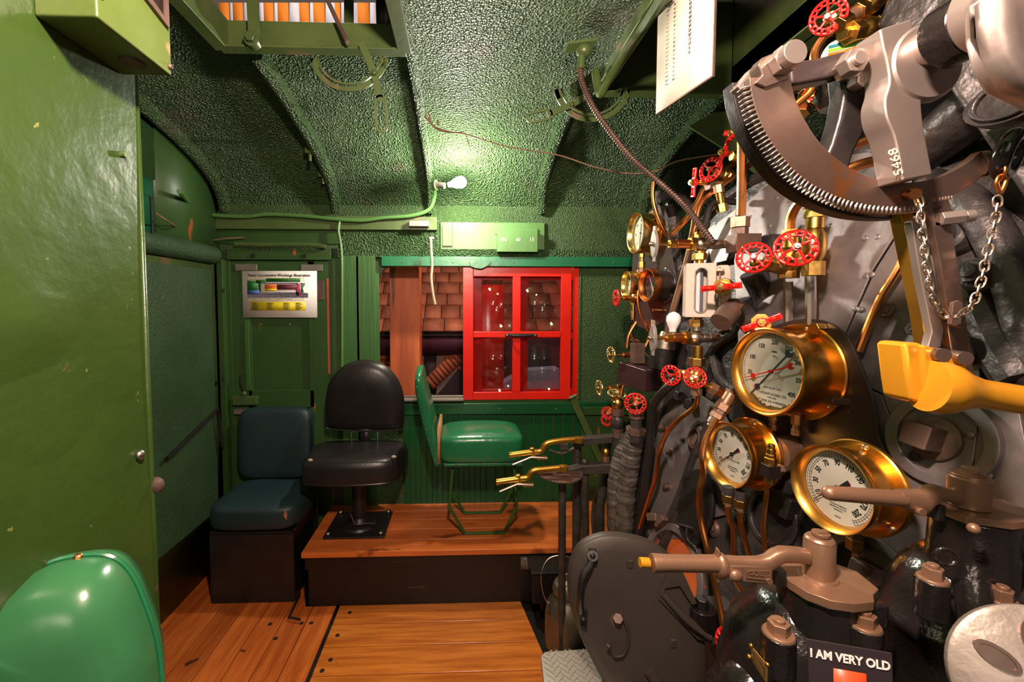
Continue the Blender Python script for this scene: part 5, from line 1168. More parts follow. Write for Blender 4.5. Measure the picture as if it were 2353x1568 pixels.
for lab, P, r in (('copper pipe under the left small gauge, leftmost of three', [(1673, 1165), (1676, 1195), (1685, 1220), (1686, 1285)], .0078), ('copper pipe under the left small gauge, middle of three', [(1703, 1178), (1703, 1210), (1716, 1255), (1730, 1310), (1745, 1350)], .0078), ('copper pipe falling from the brass tipped valve beside small gauge', [(1766, 1110), (1760, 1160), (1755, 1215), (1763, 1280), (1770, 1330)], .0085)):
    pipe('copper_pipe', lab, 'pipe', [aY(x, y, 1.22) for x, y in P], r, 'copper')
pipe('copper_pipe', 'copper pipe continuing down below the bronze brake handle', 'pipe', [aY(1690, 1335, 1.12), aY(1715, 1375, 1.1), aY(1742, 1410, 1.08), aY(1760, 1450, 1.06)], .0075, 'copper')
pipe('copper_pipe', 'copper pipe showing below handle plate next to brake stand', 'pipe', [aY(1752, 1340, 1.1), aY(1758, 1380, 1.1), aY(1770, 1430, 1.08)], .0075, 'copper')
for lab, px, y0 in (('small brass union over the leftmost pipe below the left small gauge', 1674, 1118), ('small brass union over the middle pipe below the left small gauge', 1702, 1130)):
    fitting('brass_union', lab, 'union', aY(px, y0, 1.22), (0, 0, -1), [('cyl', .025, .015, 'boiler_black'), ('nut', .020, .0165, 'brass'), ('nut', .010, .013, 'bronze_paint')])
fitting('needle_valve', 'upright brass tipped needle valve right of the left small gauge', 'valve', aY(1769, 1112, 1.10), (0, 0, 1), [('nut', .018, .013, 'brass'), ('block', .034, .016, 'satin_black'), ('nut', .018, .015, 'brass'), ('nut', .010, .012, 'brass'), ('cyl', .014, .0105, 'brass'), ('cyl', .012, .0085, 'brass')])
fitting('cross_bolt', 'hexagon bolt joining needle valve to the black gauge plate', 'bolt', aY(1786, 1080, 1.10), (1, .1, 0), [('nut', .014, .014, 'bronze_paint'), ('nut', .010, .011, 'nickel'), ('thread', .02, .007, 'nickel')])
fitting('brass_union', 'angular brass union below the handle covered gauge', 'union', aY(1967, 1218, .98), (.0, 0, -1), [('nut', .020, .017, 'bronze_paint'), ('nut', .028, .0195, 'brass')])
pipe('copper_pipe', 'copper pipe sloping right from under the handle covered gauge', 'pipe', [aY(1963, 1272, .98), aY(1975, 1290, .97), aY(2000, 1312, .95), aY(2050, 1335, .93), aY(2098, 1358, .91)], .0078, 'copper')
# red floor wheel
wheelv('red handwheel low beside the black brake stand and copper pipe', aY(1680, 1488, 1.02), V((-.93, -.33, .12)), .044, stem=.03, ns=3)
# far cluster of wheels and brass
wheelv('red handwheel on the green wall side below the far small gauge', aY(1416, 685, 2.02), V((-1, -.05, 0)), .040, stem=.07, ns=3)
GB = 'pale_brass'
wheelv('gold slotted handwheel beside the purple black box', aY(1404, 816, 1.98), V((-1, -.12, .02)), .040, GB, stem=.06, bonnet='copper', ns=3, nb=18)
wheelv('gold slotted handwheel leftmost below the purple black box', aY(1377, 892, 1.98), V((-1, -.1, .02)), .037, GB, stem=.05, bonnet='brass', ns=3, nb=18)
wheelv('gold wheel lying flat, left of two under the black box', aY(1410, 903, 1.90), V((-.25, -.5, .8)), .026, GB, stem=.02, ns=3, nb=18)
wheelv('gold wheel lying flat, right of two under the black box', aY(1427, 906, 1.90), V((.1, -.6, .75)), .025, GB, stem=.02, ns=3, nb=18)
wheelv('bright red handwheel facing the cab under the black box', aY(1460, 928, 1.72), V((-.42, -.90, .08)), .043, stem=.03, ns=4)
wheelv('small red handwheel upper of the overlapping far pair', aY(1397, 950, 1.95), V((-.45, -.88, .1)), .030, stem=.03, ns=3)
wheelv('small red handwheel lower of the overlapping far pair', aY(1394, 966, 1.98), V((-.6, -.75, .1)), .028, stem=.03, ns=3)
fitting('brass_manifold', 'tarnished brass manifold below the two flat gold wheels', 'manifold', aY(1419, 915, 1.93), (.02, 0, -1), [('ball', .05, .026, 'brass'), ('nut', .03, .028, 'rusty_iron'), ('ball', .06, .03, 'boiler_black'), ('nut', .04, .024, 'rusty_iron'), ('cyl', .12, .02, 'iron_rod')])
fitting('iron_valve', 'blackened valve column below the bright red handwheel', 'valve', aY(1462, 945, 1.76), (.02, 0, -1), [('nut', .03, .03, 'rusty_iron'), ('cyl', .04, .022, 'boiler_black'), ('nut', .03, .032, 'rusty_iron'), ('cyl', .03, .026, 'boiler_black')])
fitting('brass_fitting', 'small brass connector under the topmost far gauge', 'fitting', aY(1475, 583, 2.06), (0, 0, -1), [('nut', .018, .014, 'brass'), ('cyl', .02, .010, 'brass'), ('nut', .03, .017, 'brass'), ('nut', .02, .014, 'bronze_paint'), ('cyl', .03, .009, 'copper')])
fitting('brass_fitting', 'small brass connector under the small far gauge', 'fitting', aY(1455, 690, 2.05), (0, 0, -1), [('nut', .022, .015, 'brass'), ('cyl', .03, .009, 'brass'), ('nut', .028, .012, 'brass'), ('nut', .014, .010, 'brass')])
for lab, P, Y, r in (('thin copper pipe looping below the small far gauge', [(1455, 748), (1450, 765), (1456, 780), (1470, 788)], 2.05, .007), ('thin copper pipe bending between the small and dark dialled far gauges', [(1466, 668), (1465, 690), (1470, 720), (1482, 745), (1488, 760)], 2.0, .007), ('short horizontal copper pipe under the dark dialled gauge', [(1500, 713), (1520, 714), (1545, 715)], 1.95, .009), ('copper pipe dropping beside the cream dial top gauge', [(1502, 418), (1500, 450), (1505, 480), (1520, 520), (1545, 560)], 1.95, .008), ('thin copper pipe behind the purple black box', [(1497, 735), (1493, 770), (1480, 800), (1450, 830)], 1.98, .007), ('copper drop pipe under the purple black box', [(1432, 885), (1428, 900), (1424, 915)], 1.9, .007),
                     ('upper copper pipe arcing from valves to the far manifold', [(1710, 368), (1680, 380), (1650, 400), (1620, 430), (1600, 470), (1575, 505), (1542, 540)], 1.65, .0105), ('lower copper pipe arcing below its twin to the manifold', [(1745, 360), (1712, 388), (1670, 418), (1625, 452), (1606, 480), (1597, 520), (1580, 570)], 1.62, .0095), ('copper pipe from the brass manifold through the purple box area', [(1440, 800), (1445, 770), (1462, 740)], 2.02, .006)):
    pipe('copper_pipe', lab, 'pipe', [aY(x, y, Y) for x, y in P], r, 'copper')
pipe('slanting_pipe', 'long dull brass pipe slanting behind the white case to lower left', 'pipe', [aY(1600, 490, 1.72), aY(1585, 575, 1.75), aY(1565, 650, 1.78), aY(1545, 720, 1.8), aY(1530, 790, 1.85)], .0135, 'bronze_paint')
pipe('black_conduit', 'black painted tube looping by the pale jacket plates', 'pipe', [aY(1690, 465, 1.6), aY(1655, 462, 1.6), aY(1632, 475, 1.6), aY(1622, 505, 1.6), aY(1612, 540, 1.6)], .012, 'satin_black')
for lab, P, Y, r in (('lagged iron elbow behind the spiral hose', [(1514, 440), (1514, 480), (1522, 500), (1545, 520)], 2.0, .016), ('iron pipe branching from the lagged elbow', [(1514, 458), (1535, 450), (1560, 448), (1590, 480), (1600, 520)], 1.95, .018), ('thick black pipe sweeping up over the boiler shoulder', [(1560, 900), (1575, 700), (1600, 590), (1650, 500), (1750, 440)], 1.9, .03), ('black pipe running behind the far gauge board', [(1545, 500), (1560, 620), (1555, 760), (1540, 860)], 1.9, .03)):
    pipe('iron_pipe', lab, 'pipe', [aY(x, y, Y) for x, y in P], r, 'boiler_black')
# upper red valves
wheelv('red handwheel high up among the copper arcs left of thick pipe', aY(1633, 390, 1.6), V((-.90, -.42, .1)), .046, stem=.03, ns=3)
lever_cock('red upright bar handle left of the upper small wheel', aY(1597, 420, 1.62), V((-1, -.18, 0)), rad(86), .054, body=False)
lever_cock('red tilted bar handle above the upper small wheel', aY(1665, 352, 1.55), V((-.95, -.3, .1)), rad(66), .050, body=False)
lever_cock('topmost small red handle beside the bend of thick pipe', aY(1686, 308, 1.45), V((-.8, -.5, .1)), rad(-20), .032, body=False)
fitting('brass_fitting', 'brass stub behind the red upright bar handle', 'fitting', aY(1608, 420, 1.62), (1, .05, 0), [('cyl', .03, .009, 'brass'), ('nut', .02, .03, 'rusty_iron'), ('nut', .03, .022, 'brass')])
fitting('brass_fitting', 'brass stub behind the red tilted bar handle', 'fitting', aY(1680, 358, 1.52), (1, .05, 0), [('nut', .02, .018, 'brass'), ('cyl', .03, .02, 'brass')])
fitting('brass_fitting', 'brass fitting between the copper arcs above the jacket', 'fitting', aY(1650, 425, 1.58), (0.2, 0, -1), [('nut', .03, .018, 'bronze_paint'), ('cyl', .04, .014, 'brass'), ('nut', .03, .02, 'brass')])
# top right: wheel, brass valves, copper pipe, dial with stripes
wheelv('red slotted handwheel at the top above the toothed quadrant', aY(1903, 38, .98), V((-.72, -.62, -.3)), .036, stem=.02, ns=5, nb=16)
fitting('brass_elbow', 'brass elbow valve beside the top red handwheel', 'valve', aY(1925, 60, .97), V((.62, .1, .45)), [('nut', .03, .018, 'brass'), ('cyl', .03, .014, 'bronze_paint'), ('nut', .02, .02, 'brass'), ('ball', .05, .026, 'brass'), ('nut', .03, .025, 'brass')])
fitting('brass_valve', 'bulky brass valve body lower right of the top red wheel', 'valve', aY(1935, 78, .97), V((.8, .2, .22)), [('nut', .02, .014, 'brass'), ('nut', .03, .024, 'brass'), ('ball', .05, .028, 'brass'), ('nut', .03, .027, 'brass')])
pipe('copper_pipe', 'copper pipe bending down from the top red handwheel valve', 'pipe', [aY(1925, 62, .99), aY(1900, 78, 1.0), aY(1880, 100, 1.01), aY(1870, 130, 1.02), aY(1868, 200, 1.04), aY(1830, 240, 1.06)], .0085, 'copper')
pipe('black_hose', 'black hose running alongside the upper copper bend', 'hose', [aY(1925, 82, 1.02), aY(1900, 90, 1.02), aY(1885, 110, 1.03), aY(1878, 150, 1.04)], .007, 'satin_black')
dl = thing('striped_dial', 'round white disc with coloured stripes half hidden behind the quadrant', 'dial')
B().lathe([(-.01, .044), (.0, .044), (.004, .040), (.004, 1e-5)], seg=40).add('disc', 'dial_white', dl)
for y0, m in ((.022, 'stripe_blue'), (.014, 'stripe_lime'), (.006, 'poster_orange')): B().bb(-.030, .030, y0, y0 + .006, .004, .0055).add('stripe', m, dl)
place(dl, R4(aY(1940, 128, 1.0), V((-.55, -.8, -.1))))
lever_cock('small red handle seen through the opening of the quadrant', aY(1868, 222, 1.12), V((-.6, -.78, .1)), rad(-35), .025, body=False)
fitting('brass_fitting', 'brass fitting left of the handle inside the quadrant opening', 'fitting', aY(1838, 262, 1.16), (.3, .1, .8), [('nut', .03, .022, 'brass'), ('cyl', .03, .018, 'brass'), ('nut', .02, .02, 'brass')])
o = B().lathe([(0, .03), (.03, .05), (.08, .055), (.12, .04), (.13, .01)], aY(1915, 250, 1.1), (0, 0, 1), 24).add('black_cup', 'black_enamel'); tag(o, 'glossy black bulbous casting seen through the quadrant opening', 'casting')
# lubricator box, lamp, bulb
lx = thing('lubricator_box', 'purplish black metal box among the far brass valves', 'box', aY(1465, 870, 1.9))
A = [aY(1423, 832, 1.95), aY(1484, 852, 1.80), aY(1482, 902, 1.80), aY(1414, 880, 1.95)]
B().prism(A, (.17, .07, 0)).add('body', 'box_purple', lx, bevel=.003); MATS['box_purple'].node_tree.nodes['Principled BSDF'].inputs['Roughness'].default_value = .3
B().lathe([(0, .052), (.085, .056), (.09, .05)], aY(1518, 848, 1.85), (.12, 0, 1), 28).add('drum', 'satin_black', lx); B().lathe([(0, .052), (.05, .05), (.055, .03), (.075, .025)], aY(1527, 802, 1.85), (.12, 0, 1), 28).add('drum_cap', 'nickel', lx)
B().box(aY(1465, 812, 1.93), (.05, .05, .09)).tube([aY(1450, 780, 1.93), aY(1470, 800, 1.93), aY(1500, 830, 1.93)], .005).add('linkage', 'rusty_iron', lx, bevel=.003)
wbb = thing('white_bulb', 'unlit white light bulb beside the white glass case', 'bulb', aY(1547, 735, 1.6))
c = aY(1548, 732, 1.6); B().lathe([(-.052, .012), (-.04, .013), (-.028, .019), (-.01, .0255), (.006, .0255), (.018, .018), (.025, .004)], c, (0.05, 0, 1), 24).add('glass', 'bulb_white', wbb); c = c - V((.003, 0, .05)); B().cyl(c - V((0, 0, .03)), c, .0125).add('cap', 'rusty_iron', wbb)
# wrapped hoses, black strips, side posts
def hose(lab, P, r0):
    Pc = catmull([aY(x, y, z) for x, y, z in P], 60); n = len(Pc)
    o = B().tube(Pc, lambda t: r0 * (1 + .028 * math.copysign(abs(math.sin(t * 2 * PI * 13)) ** .5, math.sin(t * 2 * PI * 13)) + .03 * math.sin(t * 37) + .02 * math.sin(t * 143)), 12, smooth=False).add('wrapped_hose', 'wrapped_hose'); tag(o, lab, 'hose')
hose('thick tape wrapped hose, right of two descending by the levers', [(1462, 985, 1.80), (1450, 1050, 1.82), (1440, 1130, 1.84), (1432, 1250, 1.86)], .040)
hose('thick tape wrapped hose, left of two descending by the levers', [(1442, 1000, 1.92), (1424, 1060, 1.92), (1412, 1140, 1.92), (1415, 1250, 1.92)], .036)
for lab, P, wd in (('flat black bar bending down from the drain valve area', [(1560, 870, 1.62), (1520, 905, 1.66), (1498, 945, 1.7), (1490, 1050, 1.72), (1470, 1240, 1.76)], .017), ('tall black strip standing behind the wrapped hoses', [(1503, 960, 1.85), (1490, 1060, 1.85), (1470, 1160, 1.86), (1458, 1250, 1.86)], .03)):
    pipe('black_bar', lab, 'bar', [aY(*p) for p in P], wd, 'satin_black', n=4)
for lab, P, r in (('black cable loop behind the brake levers', [(1385, 1110, 2.3), (1370, 1150, 2.3), (1366, 1200, 2.3), (1372, 1260, 2.3)], .018), ('dark pipe standing left of the wrapped hoses', [(1395, 1000, 2.1), (1390, 1080, 2.1), (1380, 1170, 2.1), (1382, 1260, 2.1)], .02)):
    pipe('iron_pipe', lab, 'pipe', [aY(*p) for p in P], r, 'iron_rod')
fitting('brass_fitting', 'small brass elbow glinting between lever brackets', 'fitting', aY(1392, 1030, 2.0), (0, .0, -1), [('ball', .04, .022, 'brass'), ('nut', .03, .018, 'bronze_paint'), ('cyl', .05, .016, 'satin_black')])
# ------------------------------------------------------------------ FLOOR LEVERS BY THE ENGINEER SEAT
for i, (lab, px, y0, y1, Y, r) in enumerate((('thin upright iron rod left of three under the lever handles', 1292, 1108, 1390, 1.92, .017), ('upright iron rod middle of three under the lever handles', 1326, 1035, 1290, 2.02, .021), ('upright iron rod right of three beside the wrapped hoses', 1343, 1062, 1300, 1.98, .018))):
    a, b_ = aY(px, y0, Y), aY(px + (8 if i == 2 else 0), y1, Y)
    a, b_ = a, V((b_.x, Y, 0.0))
    o = B().tube([a + V((0, 0, -.001)), b_], r, 14, smooth=False).ball(a, r).add('iron_rod', 'iron_rod'); tag(o, lab, 'rod')
for lab, P, Y, ex in (('upper flat steel lever bracket above the quadrant plate', [(1318, 1018), (1345, 1008), (1428, 1002), (1436, 1016), (1345, 1026), (1316, 1032)], 2.0, 0), ('lower flat steel lever bracket beside the toothed plate', [(1270, 1090), (1340, 1072), (1425, 1066), (1425, 1090), (1340, 1092)], 1.95, 0)):
    o = B().prism([aY(x, y, Y) for x, y in P], (0, .05, 0)).add('lever_bracket', 'iron_rod', bevel=.004); tag(o, lab, 'bracket')
q = aY(1290, 1100, 1.9)
tp = B(); out = [V((q.x + .105 * math.cos(a), q.y - .09 + .15 * math.sin(a) * (-1), q.z)) for a in [PI * k / 24 for k in range(25)]]
out = [V((q.x + .105 * math.cos(PI * k / 24), q.y + .06 - .13 * math.sin(PI * k / 24), q.z + .006)) for k in range(25)]
tp.prism(out, (0, 0, .006))
for k in range(1, 24):
    p = out[k]; tp.box(p + V((0, -.003, .003)), (.004, .008, .005))
o = tp.add('toothed_plate', 'rusty_iron', bevel=.001); tag(o, 'rusty toothed sector plate under the lower bronze lever handle', 'plate')
def blever(lab, P, Y):
    r = thing('bronze_lever', lab, 'lever', aY(*P[0], Y), None)
    B().tube([aY(x, y, Y) for x, y in P[:2]], .013, 12, smooth=False).cyl(aY(P[0][0] - 2, P[0][1], Y), aY(P[0][0] + 3, P[0][1], Y), .014).add('grip', 'gold_handle', r)
    b = B(); b.tube([aY(x, y, Y) for x, y in P[1:]], .011, 10, 5, flat=1.2); c = aY(*P[-1], Y); b.cyl(c + V((0, 0, -.014)), c + V((0, 0, .008)), .022); b.add('arm', 'gold_handle', r)
    a, b_ = aY(P[0][0] + 6, P[0][1] + 22, Y - .01), aY(P[1][0] - 2, P[1][1] + 12, Y - .01)
    B().tube([a, b_, aY(P[1][0] + 35, P[1][1] + 14, Y - .01)], .006, 8, smooth=False).add('latch_lever', 'bright_steel', r)
    B().box(aY(P[1][0] + 2, P[1][1] + 2, Y), (.02, .02, .05), Matrix.Rotation(rad(-12), 3, 'Y')).box(aY(P[1][0] + 24, P[1][1] + 14, Y), (.05, .02, .014)).add('clamp', 'gold_handle', r, bevel=.003)
blever('upper of two bronze lever handles pointing at the green chair', [(1172, 1046), (1222, 1039), (1243, 1037), (1256, 1020), (1290, 1013), (1330, 1010)], 1.95)
blever('lower of two bronze lever handles over the toothed plate', [(1142, 1108), (1190, 1101), (1212, 1098), (1225, 1083), (1255, 1079), (1295, 1075)], 1.88)
o = B().box(aY(1295, 1026, 1.97), (.04, .03, .03)).tube([aY(1262, 1035, 1.97), aY(1290, 1042, 1.97), aY(1320, 1030, 1.97)], .007).add('latch_block', 'iron_rod', bevel=.003); tag(o, 'dark latch block beneath the upper bronze lever handle', 'block')
# ------------------------------------------------------------------ FIRE DOOR, FLOOR ITEMS
fd = thing('fire_door', 'heavy round dark grey fire door swung open on its hinge', 'door', (.45, 1.3, .3))
fp = aY(1450, 1400, 1.28); fn = V((-.12, -1, .10)).normalized()
P = [(1306, 1330), (1312, 1290), (1330, 1255), (1360, 1236), (1395, 1228), (1440, 1231), (1490, 1244), (1530, 1268), (1562, 1304), (1590, 1360), (1612, 1430), (1622, 1510), (1618, 1600), (1590, 1680), (1530, 1700), (1460, 1660), (1400, 1590), (1355, 1510), (1325, 1440), (1308, 1380)]
fo = catmull([aP(x, y, fp, fn) for x, y in P], 4, True); fc = sum(fo, V()) / len(fo)
def fpt(x, y, off=0): return aP(x, y, fp + fn * off, fn)
b = B(); b.skin([b.loop([fc + (p - fc) * s_ + fn * o_ for p in fo]) for s_, o_ in ((.3, .018), (.8, .016), (.965, .010), (.99, .004), (1, -.006), (1, -.022), (.9, -.03))]); b.add('door_plate', 'fire_door', fd, ang=60)
B().prism([fpt(x, y, .018) for x, y in ((1546, 1290), (1566, 1310), (1600, 1385), (1588, 1388), (1560, 1345), (1528, 1350), (1524, 1360), (1600, 1440), (1640, 1462), (1640, 1478), (1600, 1466), (1512, 1375), (1518, 1350))], fn * .008).add('strap_rib', 'fire_door', fd, bevel=.002)
B().tube([fpt(1522, 1362, .02), fpt(1580, 1425, .03), fpt(1630, 1462, .03)], .016, 10, flat=.7).tube([fpt(1490, 1540, .015), fpt(1530, 1600, .02), fpt(1570, 1650, .02)], .018, 10).add('hinge_arm', 'fire_door', fd)
B().tube([fpt(1364, 1272, .012), fpt(1356, 1300, .03), fpt(1340, 1325, .045), fpt(1334, 1360, .045), fpt(1334, 1395, .03), fpt(1338, 1420, .012)], .0105, 10).cyl(fpt(1362, 1278, .01), fpt(1362, 1278, .03), .016).add('handle', 'satin_black', fd)
B().prism([fpt(x, y, .014) for x, y in ((1352, 1258), (1370, 1262), (1372, 1300), (1356, 1300))], fn * .008).prism([fpt(x, y, .014) for x, y in ((1334, 1395), (1350, 1400), (1348, 1448), (1334, 1440))], fn * .008).add('handle_foot', 'satin_black', fd, bevel=.002)
for x, y in ((1362, 1278), (1340, 1424)): B().nut(fpt(x, y, .02), fpt(x, y, .034), .009).add('bolt', 'satin_black', fd)
B().nut(fpt(1420, 1422, .012), fpt(1420, 1422, .034), .015).lathe([(0, .026), (.008, .024)], fpt(1420, 1422, .01), fn, 20).add('centre_bolt', 'rusty_iron', fd, bevel=.001)
B().tube([fpt(1428, 1412, .02), fpt(1442, 1445, .022), fpt(1444, 1480, .024), fpt(1432, 1505, .026), fpt(1412, 1508, .028), fpt(1404, 1490, .03), fpt(1398, 1484, .05)], lambda t: .009 - .003 * t, 8, flat=.5).add('swing_hook', 'fire_door', fd)
B().box(fpt(1448, 1296, .015), (.02, .012, .026)).box(fpt(1547, 1478, .015), (.02, .012, .026)).add('lug', 'fire_door', fd, bevel=.003)
hz = B(); c = aY(1612, 1415, 1.25); hz.cyl(c + V((0, 0, -.035)), c + V((0, 0, .028)), .040).nut(c + V((0, 0, .028)), c + V((0, 0, .055)), .020).add('hinge_barrel', 'black_enamel', fd, bevel=.003)
c = aY(1645, 1415, 1.3); B().box(c, (.10, .07, .09)).bb(c.x - .01, c.x + .06, c.y - .05, c.y + .1, 0, c.z - .04).add('hinge_bracket', 'boiler_black', fd, bevel=.01)
# support post behind the firedoor: rusty hinge column and red strip
fitting('door_post', 'black steel post standing under the fire door hinge', 'post', (aY(1605, 1500, 1.42).x, 1.42, 0), (0, 0, 1), [('cyl', .50, .02, 'satin_black')])
# milk can
kz = aZ(1322, 1545, .012); mc = thing('milk_can', 'dented tin milk can with lid and wire bail beside the fire door', 'can', (kz.x, 2.0, .0))
MX, MY = aY(1303, 1450, 2.0).x, 2.0
B().lathe([(0, .100), (.008, .106), (.16, .106), (.21, .098), (.245, .072), (.262, .062), (.275, .062), (.285, .068)], (MX, MY, 0.0), (0, 0, 1), 36).add('body', 'milk_can', mc)
B().lathe([(.272, .070), (.285, .072), (.30, .070), (.318, .062), (.325, .035), (.334, .02), (.336, .001)], (MX, MY, 0), (0, 0, 1), 36).add('lid', 'milk_can', mc)
B().tube([(MX - .03, MY, .333), (MX - .015, MY, .355), (MX + .02, MY, .355), (MX + .035, MY, .333)], .007, 8).add('lid_handle', 'milk_can', mc)
B().tube([(MX - .10, MY - .03, .235), (MX - .125, MY - .03, .30), (MX - .13, MY - .02, .38), (MX - .09, MY, .44), (MX - .01, MY, .45), (MX + .08, MY, .40)], .0028, 6).box((MX - .098, MY - .03, .225), (.012, .02, .04)).add('bail', 'bright_steel', mc)
# diamond tread step
ts = thing('tread_step', 'silver diamond plate step in front of the round fire door', 'step', (.3, 1.15, 0))
ZT = .47
A = [aZ(x, y, ZT) for x, y in ((1243, 1512), (1253, 1503), (1350, 1497), (1362, 1502), (1430, 1575), (1480, 1680), (1262, 1690))]
B().prism(A, (0, 0, .008)).add('plate', 'tread_plate', ts, bevel=.002)
b = B(); cx0 = sum((p.x for p in A)) / len(A); lo = V((min(p.x for p in A), min(p.y for p in A), ZT)); hi = V((max(p.x for p in A), max(p.y for p in A), ZT))
def inside(x, y):
    c = False; n = len(A)
    for i in range(n):
        a, b_ = A[i], A[(i + 1) % n]
        if (a.y > y) != (b_.y > y) and x < (b_.x - a.x) * (y - a.y) / (b_.y - a.y) + a.x: c = not c
    return c
i = 0; y = lo.y
while y < hi.y:
    x = lo.x + (.012 if i % 2 else 0); j = 0
    while x < hi.x:
        if inside(x, y) and inside(x + .008, y) and inside(x - .008, y):
            s_ = 1 if (i + j) % 2 else -1
            d = V((.0095, .0095 * s_, 0)); n_ = V((-.0022 * s_, .0022, 0)); c = V((x, y, ZT + .0078))
            b.skin([b.loop([c - d, c - n_, c + d, c + n_]), b.loop([c - d * .7 + V((0, 0, .002)), c - n_ * .5 + V((0, 0, .0024)), c + d * .7 + V((0, 0, .002)), c + n_ * .5 + V((0, 0, .0024))])])
        x += .024; j += 1
    y += .012; i += 1
b.add('tread', 'tread_plate', ts, kind='stuff')
B().prism([p + V((0, 0, -.001)) for p in A], (0, 0, -.03)).add('edge', 'tread_plate', ts)
m = sum(A, V()) / len(A); B().bb(m.x - .04, m.x + .06, m.y - .05, m.y + .1, 0, ZT - .03).add('support', 'satin_black', ts, bevel=.005)
# ------------------------------------------------------------------ TOOTHED QUADRANT AND LEVER (near, right)
YQ = .62
def Q(x, y, off=0): return aY(x, y, YQ + off)
qd = thing('throttle_quadrant', 'large curved steel quadrant with fine teeth on a black frame', 'quadrant', Q(2000, 300))
outer = [(1722, 178), (1727, 215), (1740, 262), (1760, 305), (1788, 348), (1824, 390), (1868, 424), (1920, 450), (1975, 467), (2035, 474), (2095, 473), (2150, 463), (2205, 441), (2250, 412), (2282, 378)]
inner = [(1815, 176), (1822, 205), (1832, 238), (1848, 272), (1868, 306), (1893, 337), (1925, 366), (1962, 390), (2005, 408), (2050, 418), (2095, 419), (2140, 412), (2184, 396), (2225, 372), (2256, 346)]
oc, ic = catmull([Q(x, y) for x, y in outer], 5), catmull([Q(x, y) for x, y in inner], 5)
dY = V((0, .014, 0))
b = B(); b.skin([b.loop([o_, i_, i_ + dY, o_ + dY]) for o_, i_ in zip(oc, ic)]); b.add('toothed_bar', 'quadrant_steel', qd, bevel=.001)
b = B(); P = catmull([Q(x, y) for x, y in outer[:12]], 30)
L = 0; nxt = .012
for i in range(1, len(P)):
    L += (P[i] - P[i - 1]).length
    if L > nxt:
        nxt += .0066; t = (P[i] - P[i - 1]).normalized(); n_ = V((t.z, 0, -t.x)); n_ = n_ if n_.dot(P[i] - Q(2050, 200)) > 0 else -n_
        c = P[i] + V((0, .007, 0)); b.skin([b.loop([c - t * .0015 + V((0, -.0075, 0)), c + t * .0015 + V((0, -.0075, 0)), c + t * .0015 + V((0, .0075, 0)), c - t * .0015 + V((0, .0075, 0))]), b.loop([c - t * .0007 + n_ * .010 + V((0, -.0065, 0)), c + t * .0007 + n_ * .010 + V((0, -.0065, 0)), c + t * .0007 + n_ * .010 + V((0, .0075, 0)), c - t * .0007 + n_ * .010 + V((0, .0075, 0))])])
b.add('tooth', 'lever_steel', qd, kind='stuff')
# end boss with clamp bolt
c = Q(1787, 150); B().prism([Q(x, y, -.004) for x, y in ((1752, 172), (1742, 150), (1752, 132), (1775, 122), (1805, 124), (1818, 145), (1815, 180), (1760, 200), (1735, 190))], (0, .022, 0)).add('end_boss', 'quadrant_steel', qd, bevel=.002)
B().nut(c + V((0, -.004, 0)), c + V((0, -.020, 0)), .019).cyl(c + V((0, -.02, 0)), c + V((0, -.034, 0)), .0165).add('clamp_bolt', 'lever_steel', qd, bevel=.0015)
c = Q(1728, 190, .03); B().prism([c + V((x, 0, z)) for x, z in ((-.022, -.005), (.0, .022), (.03, .03), (.03, -.005), (0, -.03))], (0, .02, 0)).add('rear_nut', 'lever_steel', qd, bevel=.002)
# black rear frame: arc, top arm, leg
D2 = .045
o2 = catmull([Q(x - 22, y + 10, D2) for x, y in outer[:12]], 5); i2 = catmull([Q(x * .25 + X_ * .75 - 22, y * .25 + Y_ * .75 + 8, D2) for (x, y), (X_, Y_) in zip(inner[:12], outer[:12])], 5)
b = B(); b.skin([b.loop([o_, i_, i_ + V((0, .025, 0)), o_ + V((0, .025, 0))]) for o_, i_ in zip([p + (p - Q(2040, 180, D2)).normalized() * .012 for p in o2], i2)]); b.add('rear_arc', 'satin_black', qd, bevel=.002)
B().prism([Q(x, y, .02) for x, y in ((1815, 140), (1880, 132), (1940, 116), (1975, 120), (1985, 150), (1975, 175), (1950, 170), (1930, 172), (1905, 180), (1820, 196))], (0, .03, 0)).add('top_arm', 'plate_black', qd, bevel=.005)
B().prism([Q(x, y, .02) for x, y in ((1934, 160), (1985, 165), (2006, 200), (2004, 255), (1985, 310), (1965, 350), (1952, 392), (1896, 368), (1912, 330), (1930, 270), (1940, 215))], (0, .03, 0)).add('frame_leg', 'satin_black', qd, bevel=.006)
# lever arm
lv = thing('throttle_lever', 'polished steel lever arm stamped 5468 hanging over the quadrant', 'lever', Q(2080, 250))
B().prism([Q(2022, 66, -.035), Q(2095, 42, -.035)] + catmull([Q(x, y, -.035) for x, y in ((2104, 80), (2135, 100), (2162, 122), (2170, 160), (2152, 188), (2126, 206), (2119, 235), (2124, 290), (2134, 345), (2145, 402))], 4) + catmull([Q(x, y, -.035) for x, y in ((2075, 416), (2066, 360), (2054, 310), (2038, 270), (2034, 230), (2044, 190), (2040, 150), (2030, 110))], 4), (0, .038, 0)).add('arm', 'lever_steel', lv, bevel=.003, seg=3)
B().prism([Q(x, y, .0) for x, y in ((1975, 112), (2004, 96), (2050, 100), (2050, 160), (2012, 170), (1990, 200), (1970, 190))], (0, .02, 0)).add('side_lug', 'lever_steel', lv, bevel=.003)
c = Q(1962, 142, -.012); B().nut(c + V((0, .012, 0)), c + V((.0, -.006, 0)), .0175).nut(c + V((.016, .03, .006)), c + V((.008, .012, .002)), .019).cyl(c + V((0, -.006, 0)), c + V((0, -.012, 0)), .0095).add('lug_bolt', 'lever_steel', lv, bevel=.0012)
c = aY(2100, 128, .60)
